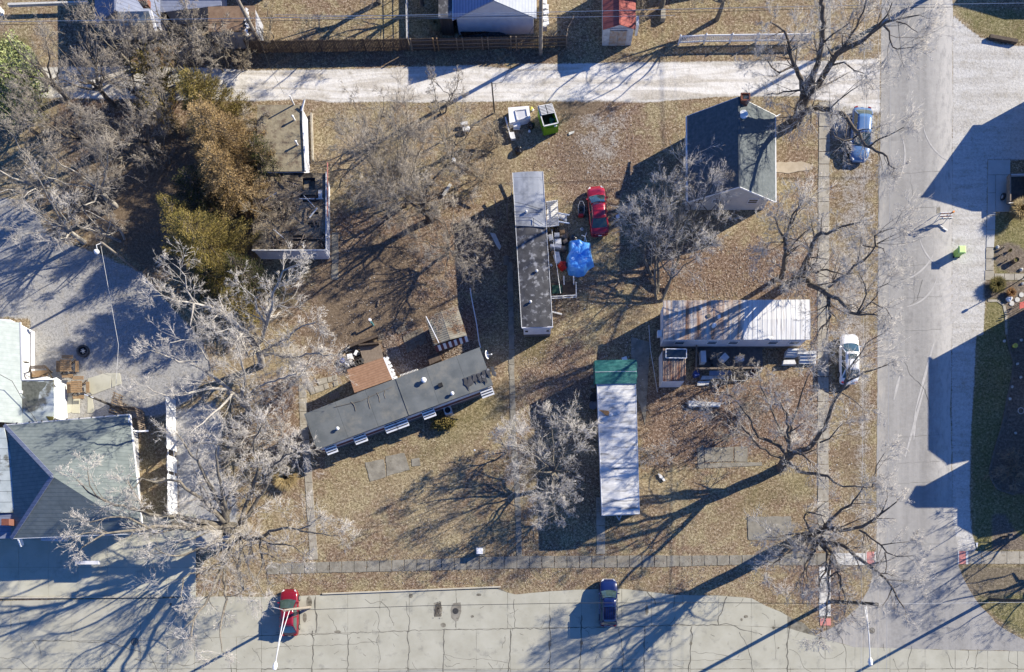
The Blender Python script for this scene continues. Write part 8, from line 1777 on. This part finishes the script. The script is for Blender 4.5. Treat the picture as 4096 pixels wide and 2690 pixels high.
# big lower left tree
def S_(*p): return [P(q(0, 1650, 1.9533, x, y), zz_(z_)) for x, y, z_ in p]
def S3(*p): return L3(0, 3, p)
HS = 1.0
b = P(t(0, 3, 2250, 240))
make_tree('huge bare tree with mossy limbs spreading over shop roof and concrete street', b, [
    ([b + Vector((0, 0, -.1))] + S3((2180, 245, 1.4), (2090, 240, 2.8)), .8, .6),
    (S3((2090, 225, 2.6), (1990, 240, 3.6), (1900, 245, 4.2), (1760, 215, 5.2), (1600, 200, 6.2)), .28, .16),
    (S3((2080, 210, 2.6), (1980, 200, 3.4), (1900, 190, 4), (1700, 150, 5.4), (1560, 132, 6.3)) + S_((1350, 822, 6.9), (1220, 805, 7.6), (1100, 772, 8.4), (960, 735, 9.3), (830, 700, 10), (700, 630, 10.8), (600, 530, 11.6)), .34, .05),
    (S_((1750, 860, 3.4), (1690, 790, 4.4), (1620, 720, 5.2), (1540, 650, 6.2), (1450, 600, 7), (1400, 545, 7.6), (1330, 528, 8.2), (1200, 545, 9.2), (1110, 528, 10), (1050, 600, 10.5)), .24, .05),
    (S_((1770, 850, 3), (1740, 760, 4.2), (1690, 660, 5.6), (1630, 560, 6.8), (1565, 430, 8.3), (1470, 290, 10), (1380, 170, 11.4)), .3, .05), (S_((1775, 840, 3), (1750, 720, 4.6), (1730, 590, 6.2), (1700, 450, 7.8), (1685, 330, 9.2), (1720, 220, 10.2)), .24, .05),
    (S_((1110, 775, 8.3), (1090, 700, 9), (1040, 620, 9.8), (1000, 540, 10.5)), .12, .04), (S_((830, 700, 10), (760, 650, 10.6), (700, 560, 11.4), (690, 460, 12)), .09, .03),
    (S3((2080, 240, 2.6), (1900, 260, 4.2), (1700, 240, 5.5)) + S_((1300, 890, 7), (1150, 903, 8.2), (1050, 925, 9), (950, 930, 9.6), (820, 945, 10.3), (720, 1010, 10.9), (640, 1060, 11.4)), .24, .05), (S_((820, 945, 10.3), (740, 930, 10.8), (600, 960, 11.5)), .08, .03), (S_((1150, 900, 8.2), (1000, 830, 9.6), (850, 820, 10.6), (700, 860, 11.4)), .12, .04),
    (S3((2080, 280, 2.5), (1980, 350, 3.4), (1880, 410, 4.3), (1700, 475, 5.7), (1560, 490, 6.7), (1430, 430, 7.6), (1390, 470, 8)), .17, .04),
    (S3((2190, 310, 2), (2220, 420, 3.1), (2190, 540, 4.2), (2200, 680, 5.3), (2240, 800, 6.2)), .2, .1), (S3((2140, 310, 2.2), (2080, 480, 3.8), (2000, 700, 5.5), (1930, 860, 6.8), (1880, 950, 7.5), (1790, 1070, 8.5), (1760, 1230, 9.6)), .22, .05), (S3((1800, 1060, 8.5), (1730, 1110, 9), (1690, 1160, 9.4)), .06, .02),
    (S3((2120, 330, 2.4), (2060, 650, 5), (2070, 900, 6.8), (2045, 1080, 8), (2030, 1230, 9), (2040, 1370, 9.8)), .17, .04),
    (S3((2200, 290, 2), (2300, 340, 3)) + L3(1, 3, [(60, 310, 4), (140, 268, 5), (290, 232, 6.2), (400, 260, 7), (520, 180, 8), (610, 125, 9)]), .24, .04), (S3((2210, 300, 2.2), (2330, 340, 3.4)) + L3(1, 3, [(100, 370, 4.6), (200, 390, 5.5), (350, 400, 6.6), (430, 480, 7.4)]), .15, .03), (L3(1, 3, [(400, 262, 7), (560, 290, 8), (700, 310, 9), (780, 300, 9.6)]), .08, .02),
    (S3((2220, 200, 2)) + [P(t(1, 2, 60, 1450), 4), P(t(1, 2, 110, 1300), 5.4), P(t(1, 2, 170, 1190), 6.6), P(t(1, 2, 270, 1110), 7.7), P(t(1, 2, 400, 1090), 8.7)], .2, .04), (S3((2200, 190, 2)) + [P(t(0, 2, 2330, 1400), 4.5), P(t(1, 2, 20, 1200), 6.5), P(t(0, 2, 2330, 1000), 8.4), P(t(1, 2, 60, 820), 10)], .2, .04),
    (L3(1, 3, [(30, 340, 3.8), (60, 560, 6), (20, 700, 7.2), (60, 850, 8.4)]), .13, .03), (S3((2100, 500, 4), (1900, 620, 6), (1700, 700, 7.6), (1680, 900, 8.8)), .13, .03)],
    106, m_bark_mid, m_twig_pale, 3.0, (1.35, 5, 5, 6))

# ---- trees grown from a few parameters
def auto(label, cxy, h, r_, seed, stems=1, bark=m_bark_mid, twig=m_twig_grey, dens=(1.5, 5, 5, 6), tilt=0.0, l1=None, cat='tree', tr=(.0100, .0075), group=None, bx=None, nl=5, z0=None, name='bare_tree', up=.06, trunk=None, low=.25):
    """cxy: overview pixel of the middle of the crown. The trunk stands under it (or at bx)."""
    g = random.Random(seed); zc = h * .62; c = P(d(*cxy), zc); base = P(d(*bx)) if bx else Vector((c.x, c.y, 0)); limbs = []
    tr_ = trunk or .03 * h
    for s_ in range(stems):
        a0 = s_ * 6.283 / stems + g.uniform(0, 1); sp = (0 if stems == 1 else r_ * .75)
        fork = Vector((base.x + (c.x - base.x) * .45 + sp * .4 * math.cos(a0), base.y + (c.y - base.y) * .45 + sp * .4 * math.sin(a0), h * low))
        b0 = Vector((base.x + .12 * stems * math.cos(a0) * (stems > 1), base.y + .12 * stems * math.sin(a0) * (stems > 1), -.05))
        rr_ = tr_ / math.sqrt(stems)
        limbs.append(([b0, b0.lerp(fork, .5) + Vector((g.uniform(-.1, .1), g.uniform(-.1, .1), 0)), fork], rr_, rr_ * .75))
        for i in range(max(2, nl // (1 if stems == 1 else 2))):
            a = a0 + i * 2.4 + g.uniform(-.4, .4); rad = r_ * g.uniform(.5, .95); top = Vector((c.x + rad * math.cos(a), c.y + rad * math.sin(a), h * g.uniform(.7, 1.0) * (1 - .25 * (rad / r_)) + .0))
            mid = fork.lerp(top, .45) + Vector((g.uniform(-.25, .25), g.uniform(-.25, .25), -.05 * h + g.uniform(-.2, .4)))
            q1 = fork.lerp(mid, .5) + Vector((g.uniform(-.15, .15), g.uniform(-.15, .15), .02 * h)); q2 = mid.lerp(top, .55) + Vector((g.uniform(-.3, .3), g.uniform(-.3, .3), .15))
            limbs.append(([fork, q1, mid, q2, top], rr_ * g.uniform(.4, .6), .025))
    return make_tree(label, base, limbs, seed, bark, twig, l1 or max(1.0, r_ * .62), dens, up=up, tr=tr, group=group, cat=cat, name=name)
# centre-left bare trees
auto('many stemmed bare tree between the derelict building and the alley', (905, 385), 8.5, 5.0, 11, 5, twig=m_twig_grey, dens=(3.4, 5, 5, 6), bx=(935, 470), low=.3)
auto('dense bare tree shading the brown yard with long limb shadows', (955, 450), 8.5, 3.4, 12, 1, dens=(2.6, 5, 5, 6), bx=(1000, 512), trunk=.36, bark=m_bark)
auto('round bare fruit tree over the middle of the brown yard', (1045, 575), 4.6, 3.9, 13, 1, twig=m_twig_grey, dens=(2.6, 5, 6, 6), bx=(1040, 590), low=.35, trunk=.16, nl=8)
auto('slim forked young tree standing against the white alley', (1035, 190), 6.5, 2.2, 14, 2, dens=(2.4, 4, 5, 5), bx=(1030, 262), trunk=.12, nl=4)
auto('gnarled bare tree in the thicket south of the alley', (1050, 330), 6.5, 3.3, 15, 3, twig=m_twig_grey, dens=(3.4, 5, 5, 5), bx=(1045, 370))
auto('low brambly bush near the white tub', (1150, 310), 2.6, 1.6, 16, 3, twig=m_twig_brown, dens=(2.5, 4, 5, 5), cat='bush', name='bare_bush')
auto('low tangled bush in the middle of the thicket', (1110, 400), 3.0, 1.8, 17, 3, twig=m_twig_brown, dens=(2.3, 4, 5, 5), cat='bush', name='bare_bush')
auto('sparse bare tree at the grassy south edge of the alley', (860, 290), 6.0, 3.0, 18, 3, twig=m_twig_grey, dens=(1.6, 4, 5, 5), bx=(880, 330))
# multi stemmed tree right of the red sedan
auto('multi stemmed pale bare tree whose branches reach over the dark house roof', (1578, 505), 7.6, 4.8, 19, 4, bark=m_bark_mid, twig=m_twig_pale, dens=(1.25, 5, 5, 5), bx=(1535, 690), low=.22, nl=6, trunk=.32)
auto('upright pale bare tree left of the gable wall', (1500, 480), 7.5, 2.6, 20, 2, twig=m_twig_pale, dens=(1.3, 5, 5, 5), bx=(1520, 640), low=.3)
auto('crooked bare tree behind the gable wall of the dark house', (1640, 440), 6.5, 2.6, 21, 2, twig=m_twig_grey, dens=(1.6, 5, 4, 5), bx=(1625, 560))
# white tree clump, lower left centre
W_P = lambda *p: [P(d(x, y), z_) for x, y, z_ in p]
b = P(d(610, 850))
make_tree('pale barked tree with silvery crowns reaching over gravel and cedars', b, [([b] + W_P((598, 810, 2.5), (570, 770, 5)), .35, .28),
    (W_P((570, 770, 5), (530, 738, 7), (495, 718, 8.5), (450, 704, 9.8), (408, 700, 11)), .24, .06), (W_P((452, 704, 9.8), (435, 675, 10.5), (428, 640, 11.3), (400, 610, 12)), .09, .03), (W_P((450, 705, 9.8), (445, 740, 10), (448, 775, 10.2)), .09, .03), (W_P((408, 700, 11), (375, 690, 11.4), (350, 690, 11.7)), .06, .02),
    (W_P((598, 810, 2.6), (620, 760, 5), (628, 720, 7), (640, 670, 9), (660, 632, 10.3), (690, 618, 11)), .2, .04), (W_P((598, 815, 2.6), (580, 830, 4), (560, 790, 6), (545, 765, 7.5), (500, 775, 9)), .14, .04), (W_P((605, 820, 2), (660, 790, 4.5), (700, 760, 6.5), (735, 750, 8)), .16, .03), (W_P((605, 820, 2), (680, 830, 4), (740, 820, 6), (780, 830, 7.2)), .13, .03), (W_P((620, 760, 5), (600, 720, 7), (590, 690, 8.5), (560, 670, 9.5)), .12, .03)],
    31, m_bark_pale, m_twig_pale, 2.5, (2.4, 5, 5, 6))
b = P(d(580, 960))
make_tree('second silvery tree, its crown over the picket fence and gravel', b, [([b] + W_P((560, 930, 2.5), (530, 905, 4.5)), .32, .24), (W_P((530, 905, 4.5), (490, 870, 6.5), (450, 850, 8), (400, 835, 9.5), (350, 815, 10.6)), .2, .04), (W_P((530, 905, 4.5), (480, 905, 6), (430, 915, 7.2), (380, 920, 8.4), (340, 900, 9.4)), .17, .04), (W_P((490, 870, 6.5), (480, 830, 8), (440, 790, 9.5), (390, 800, 10.5)), .11, .03), (W_P((560, 930, 2.5), (570, 880, 5), (560, 840, 7), (550, 800, 9)), .16, .04), (W_P((560, 930, 2.5), (600, 900, 4.5), (650, 880, 6.5), (690, 870, 8)), .14, .03), (W_P((540, 915, 4), (510, 950, 5.5), (470, 980, 7), (440, 1010, 8)), .13, .03)],
    32, m_bark_pale, m_twig_pale, 2.3, (2.0, 5, 5, 6))
auto('silvery bare sapling clump north-west of the angled home', (700, 850), 6.5, 3.0, 33, 3, bark=m_bark_pale, twig=m_twig_pale, dens=(2.4, 5, 5, 6), bx=(690, 880))
auto('tangled grey sapling clump over the gravel between shop fence and paths', (610, 1000), 6.0, 3.6, 34, 4, bark=m_bark_pale, twig=m_twig_pale, dens=(2.0, 5, 5, 5))
auto('bristly brown bush at the west end of the angled home', (660, 1070), 3.6, 2.2, 35, 4, twig=m_twig_pale, dens=(2.6, 4, 5, 5), cat='bush', name='bare_bush')
auto('grey shrubby tree in front of the white board fence', (520, 1040), 6.5, 3.0, 36, 3, twig=m_twig_pale, dens=(1.7, 5, 5, 5))
# centre-bottom tree beside the white roofed home
auto('bushy pale twigged tree left of the white roofed mobile home', (1262, 1070), 6.6, 5.2, 41, 1, bark=m_bark_mid, twig=m_twig_pale, dens=(2.3, 5, 6, 6), bx=(1305, 1120), trunk=.22, nl=9, low=.3)
auto('drooping pale twigged tree just south of the bushy one', (1290, 1185), 4.6, 2.5, 42, 1, twig=m_twig_pale, dens=(2.3, 5, 5, 6), bx=(1290, 1200), trunk=.14, nl=5)
auto('small pale twigged tree overhanging the garden path', (1175, 1040), 4.2, 2.2, 43, 1, twig=m_twig_pale, dens=(2.2, 4, 5, 5), trunk=.1)
auto('low grey bush by the east wall of the white roofed home', (1520, 1050), 3.0, 1.8, 44, 3, twig=m_twig_pale, dens=(2.0, 4, 5, 5), cat='bush', name='bare_bush')
auto('small bare tree growing out of the terrace', (1690, 845), 4.2, 2.2, 45, 2, twig=m_twig_grey, dens=(1.7, 4, 5, 5), bx=(1700, 880))
auto('small twiggy tree at the crown edge over the garden pads', (1715, 1000), 3.6, 2.2, 46, 2, twig=m_twig_grey, dens=(1.4, 5, 4, 5))
auto('low grey bush on the leafy ground below the terrace', (1760, 920), 3.2, 2.6, 47, 4, twig=m_twig_grey, dens=(1.9, 4, 5, 5), cat='bush', name='bare_bush')
auto('bare shrub at the very top beside the red roofed shed', (2555 / 1.721, 40 / 1.721), 2.5, 1.3, 48, 3, twig=m_twig_brown, dens=(2, 4, 4, 5), cat='bush', name='bare_bush')
# thicket, upper left
for i, (x, y, h, r_, st, tw, bk, lb) in enumerate((
    (60, 130, 9, 3.6, 1, m_twig_grey, m_bark, 'open bare tree leaning over the lawn at the upper left'), (180, 150, 9, 3.6, 1, m_twig_grey, m_bark, 'dark trunked bare tree above the hidden end of the alley'), (290, 160, 8.5, 3.4, 2, m_twig_grey, m_bark, 'bare tree in front of the slate roofed house'), (130, 270, 9.5, 4.0, 1, m_twig_grey, m_bark, 'tall bare tree in the heart of the upper left thicket'),
    (270, 290, 9, 3.8, 2, m_twig_grey, m_bark_mid, 'crowded bare tree right of the thicket middle'), (40, 390, 9.5, 4.0, 1, m_twig_grey, m_bark_pale, 'pale barked tree at the left edge of the thicket'), (180, 400, 9.5, 4.2, 1, m_twig_grey, m_bark_pale, 'pale barked tree spreading above the shaded hollow'), (110, 500, 8.5, 3.3, 1, m_twig_pale, m_bark_pale, 'lowest pale barked tree hanging over the gravel lot'),
    (345, 230, 8, 2.8, 1, m_twig_grey, m_bark_mid, 'bare tree touching the crown of the northern cedar'), (400, 110, 7, 2.8, 3, m_twig_grey, m_bark_mid, 'bushy bare tree in the yard below the slate roofed house'), (225, 510, 6.5, 2.2, 2, m_twig_grey, m_bark_pale, 'small bare tree left of the floodlight pole'), (340, 330, 6, 2.6, 3, m_twig_grey, m_bark_mid, 'low shaded tree beside the big cedar'), (10, 250, 8, 2.8, 1, m_twig_grey, m_bark_mid, 'bare tree cut by the left edge, near green leaves'), (250, 60, 8.5, 3.0, 2, m_twig_grey, m_bark_mid, 'bare tree whose twigs veil the slate roofed house'), (400, 55, 7.5, 2.8, 2, m_twig_grey, m_bark_mid, 'bare tree veiling the small dormer'), (480, 90, 6, 2.4, 3, m_twig_grey, m_bark_mid, 'low bare tree before the brown roofed shed'))):
    auto(lb, (x, y), h, r_, 200 + i, st, bark=bk, twig=tw, dens=(1.35, 5, 5, 5), group='trees of the upper left thicket', nl=6)
auto('brambly bush around the foot of the leaning pole', (555, 120), 3.2, 1.9, 230, 3, twig=m_twig_brown, dens=(2, 4, 5, 5), cat='bush', name='bare_bush')
auto('straw coloured bush at the end of the board fence', (610, 60), 3.4, 1.6, 231, 3, twig=m_twig_brown, dens=(1.8, 4, 4, 5), cat='bush', name='bare_bush')
auto('brambly bush behind the derelict wing', (600, 290), 3.6, 1.6, 232, 3, twig=m_twig_grey, dens=(1.5, 4, 4, 5), cat='bush', name='bare_bush')
auto('sprawling bare branches over the rotting derelict roof', (620, 500), 5.5, 2.4, 233, 3, twig=m_twig_brown, dens=(1.3, 4, 4, 5))
auto('dark bare bush at the curved edging in the right bed', (2365, 1100), 2.2, 2.1, 234, 4, twig=m_twig_brown, dens=(2.4, 5, 5, 5), cat='bush', name='bare_bush')
auto('bare street tree off the right edge casting branch shadows on the corner', (2560, 1180), 9, 4, 240, 1, dens=(1.3, 5, 4, 5)); auto('bare street tree beyond the lower right corner', (2620, 1290), 9.5, 4, 241, 1, dens=(1.3, 5, 4, 5)); auto('bare tree beyond the right edge south of the neighbour house', (2470, 1100), 6.5, 2.6, 242, 1, dens=(1.3, 5, 4, 5))
auto('bare tree just beyond the top edge over the yard', (850, -110), 9, 3.6, 243, 1, dens=(1.2, 4, 4, 5)); auto('second bare tree just beyond the top edge', (960, -90), 8, 3, 244, 1, dens=(1.2, 4, 4, 5)); auto('bare tree beyond the top edge behind the red roofed shed', (1560, -90), 9, 3.8, 245, 1, dens=(1.5, 5, 4, 5)); auto('bare tree beyond the top edge close to the street', (1700, -60), 8.5, 3.6, 246, 1, dens=(1.4, 5, 4, 5))

# ---- evergreens
def cedar(label, apex, h, r_, seed, mat, n=9000, base_r=None, group='cedars beside the derelict building', cat='cedar', leafs=.17, name='cedar_tree', trunk=.28, shape=.58, z0f=.06):
    """apex: overview pixel of the tree top."""
    g = np.random.default_rng(seed); top = P(d(*apex), h); root = thing(name, label, cat, (top.x, top.y, 0), group); off = (top.x, top.y, 0)
    MB().tube([(top.x, top.y, 0), (top.x, top.y, h * .9)], trunk, 8, r2=.04).build('trunk', m_bark, root)
    nb = int(26 * h); bz = (z0f + (1 - z0f) * g.random(nb) ** 1.1) * h; ba = g.random(nb) * 6.283
    lob = 1 + .22 * np.sin(3 * ba + seed) + .14 * np.sin(5 * ba + 2 * seed)
    br = r_ * (1 - bz / h) ** shape * lob * g.uniform(.75, 1.15, nb); br = np.maximum(br, .25)
    st = np.stack([np.zeros(nb), np.zeros(nb), bz], 1); en = np.stack([br * np.cos(ba), br * np.sin(ba), np.minimum(bz + br * .35, h)], 1)
    mid = (st + en) / 2; mid[:, 2] -= .05
    PT = np.stack([st, mid, en], 1) + np.array(off); R = np.stack([np.full(nb, .04), np.full(nb, .03), np.full(nb, .012)], 1)
    np_mesh('boughs', [tubes(PT, R, 4)], m_bark, root, off)
    w = br / br.sum(); bi = g.choice(nb, n, p=w); tt = g.random(n) ** .6
    c = PT[bi, 0] * (1 - tt[:, None]) + PT[bi, 2] * tt[:, None] + g.normal(size=(n, 3)) * (.12 + .16 * (1 - tt))[:, None] * np.array([1, 1, .8])
    dr = PT[bi, 2] - PT[bi, 0]; dr /= np.linalg.norm(dr, axis=1, keepdims=True); dr = dr + g.normal(size=(n, 3)) * .55; dr[:, 2] += .25; dr /= np.linalg.norm(dr, axis=1, keepdims=True)
    sd_ = np.cross(dr, g.normal(size=(n, 3))); sd_ /= np.linalg.norm(sd_, axis=1, keepdims=True); ln = leafs * g.uniform(.5, 1.3, n)[:, None]; wd = ln * .12
    V_ = np.stack([c - sd_ * wd, c + dr * ln * .5 - sd_ * wd * .9, c + dr * ln, c + dr * ln * .5 + sd_ * wd * .9], 1).reshape(-1, 3)
    Q_ = np.arange(4 * n).reshape(n, 4); np_mesh('foliage', [(V_, Q_)], mat, root, off, rnd=True); return root
cedar('northernmost cedar, green gold, its tip pointing at the alley', (438, 172), 7.5, 3.2, 51, m_cedar_olive, 46000)
cedar('tall tan brown cedar in the middle of the northern group', (456, 250), 9.5, 3.9, 52, m_cedar_brown, 66000)
cedar('second tan brown cedar leaning toward the derelict wing', (482, 350), 8.5, 3.2, 53, m_cedar_brown, 44000)
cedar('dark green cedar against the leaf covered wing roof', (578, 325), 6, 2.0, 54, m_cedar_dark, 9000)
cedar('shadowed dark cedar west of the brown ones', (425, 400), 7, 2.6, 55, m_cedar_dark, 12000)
cedar('big olive brown cedar directly left of the rotten roof', (418, 505), 10, 3.8, 56, m_cedar_olive, 62000)
cedar('spiky olive cedar at the left of the southern group', (380, 462), 7, 2.1, 57, m_cedar_olive, 14000)
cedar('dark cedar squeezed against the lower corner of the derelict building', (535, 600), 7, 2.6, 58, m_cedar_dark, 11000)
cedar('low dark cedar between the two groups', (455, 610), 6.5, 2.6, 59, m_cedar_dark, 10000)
cedar('small golden cedar among silvery twigs at the south end', (525, 680), 5.5, 2.0, 60, m_cedar_olive, 9000)
cedar('olive evergreen scrub behind bare trees north of the alley end', (330, 140), 4, 2.6, 61, m_cedar_olive, 5000, group='evergreen scrub', cat='evergreen', leafs=.26, shape=.4); cedar('thin evergreen scrub among the branches west of the northern cedar', (350, 225), 3.6, 2.0, 62, m_cedar_olive, 2600, group='evergreen scrub', cat='evergreen', leafs=.24, shape=.4)
def leafy(label, xy, rx, ry, h, n, seed, mat, cat='bush', s_=.12, name='leafy_bush'):
    g = np.random.default_rng(seed); c = P(d(*xy), h * .5); root = thing(name, label, cat, (c.x, c.y, 0)); off = (c.x, c.y, 0)
    MB().tube([(c.x, c.y, 0), (c.x, c.y, h * .6)], .08, 6).build('stem', m_bark, root)
    v = g.normal(size=(n, 3)); v /= np.linalg.norm(v, axis=1, keepdims=True); v *= (g.random(n) ** .35)[:, None]; lum = 1 + .25 * np.sin(v[:, 0] * 7 + seed) * np.cos(v[:, 1] * 6)
    p = v * lum[:, None] * np.array([rx, ry, h * .5]) + np.array([c.x, c.y, h * .5]); p[:, 2] = np.maximum(p[:, 2], .03)
    dr = g.normal(size=(n, 3)); dr /= np.linalg.norm(dr, axis=1, keepdims=True); sd_ = np.cross(dr, g.normal(size=(n, 3))); sd_ /= np.linalg.norm(sd_, axis=1, keepdims=True); s = s_ * g.uniform(.5, 1.4, n)[:, None]
    V_ = np.stack([p - dr * s, p + sd_ * s * .6, p + dr * s, p - sd_ * s * .6], 1).reshape(-1, 3); np_mesh('foliage', [(V_, np.arange(4 * n).reshape(n, 4))], mat, root, off, rnd=True)
leafy('bright green leafy bush at the far left edge below the upper lawn', (30, 190), 2.9, 4.2, 2.6, 11000, 71, m_leaf_green)
tuft('ornamental_grass', 'dry pale grass clump at the dark lean-to behind the fence', (1745, 115), .9, 1.1, 900, m_grass_tan, seed=9)
leafy('low olive shrub touching the south wall of the angled home', (1030, 985), 1.3, .7, 1.0, 3000, 73, m_olive_bush, s_=.07)
tuft('dry_bush', 'spiky dry bush west of the angled home', d(668, 1110), 1.6, .9, 1500, m_grass_tan, 'bush', 10)
# scattered litter and leaves on the yards
k = MB(); gg = random.Random(5)
regs = [(1250, 690, 1530, 900), (1480, 560, 1900, 700), (1490, 900, 1900, 1090), (780, 620, 1080, 800), (1270, 250, 1470, 430), (1890, 640, 1990, 1100)]
for i in range(380):
    x0_, y0_, x1_, y1_ = gg.choice(regs); p = P(d(gg.uniform(x0_, x1_), gg.uniform(y0_, y1_))); s_ = gg.uniform(.03, .09); a = gg.uniform(0, 3); k.box((p.x, p.y, .03), (s_, s_ * gg.uniform(.4, 1), .03), a)
stuff(tag(k.build('litter', m_white_dirty), 'tiny pale scraps of litter scattered over the yards', 'litter'))
g = np.random.default_rng(8); pts = []
for (x0_, y0_, x1_, y1_, n_) in ((1200, 830, 1390, 1000, 2500), (1480, 580, 1900, 700, 5000), (1490, 900, 1900, 1090, 6500), (1885, 690, 1930, 1000, 1800), (700, 500, 1110, 830, 5000), (1240, 300, 1480, 600, 2500), (600, 1290, 1880, 1360, 3500), (1860, 1290, 1990, 1450, 1500), (690, 1150, 740, 1290, 400)):
    pts.append(np.stack([g.uniform(x0_, x1_, n_), g.uniform(y0_, y1_, n_)], 1))
uv = np.concatenate(pts) * 1.72101; X = (uv[:, 0] - NX) * K; Y = (NY - uv[:, 1]) * K
ok_ = np.sin(X * .9 + 1) * np.cos(Y * .8) + g.normal(size=len(X)) * .5 > -.3; X, Y = X[ok_], Y[ok_]; n_ = len(X); c = np.stack([X, Y, g.uniform(.02, .05, n_)], 1)
a = g.random(n_) * 6.283; s = g.uniform(.03, .075, n_); e1 = np.stack([np.cos(a) * s, np.sin(a) * s, g.uniform(-.02, .02, n_)], 1); e2 = np.stack([-np.sin(a) * s * .6, np.cos(a) * s * .6, g.uniform(-.015, .015, n_)], 1)
o = np_mesh('leaf_litter', [(np.stack([c - e1, c - e2, c + e1, c + e2], 1).reshape(-1, 3), np.arange(4 * n_).reshape(n_, 4))], m_leaf_litter, None, (0, 0, 0), rnd=True); stuff(tag(o, 'brown and pale fallen leaves strewn over lawns and verges', 'fallen leaves'))
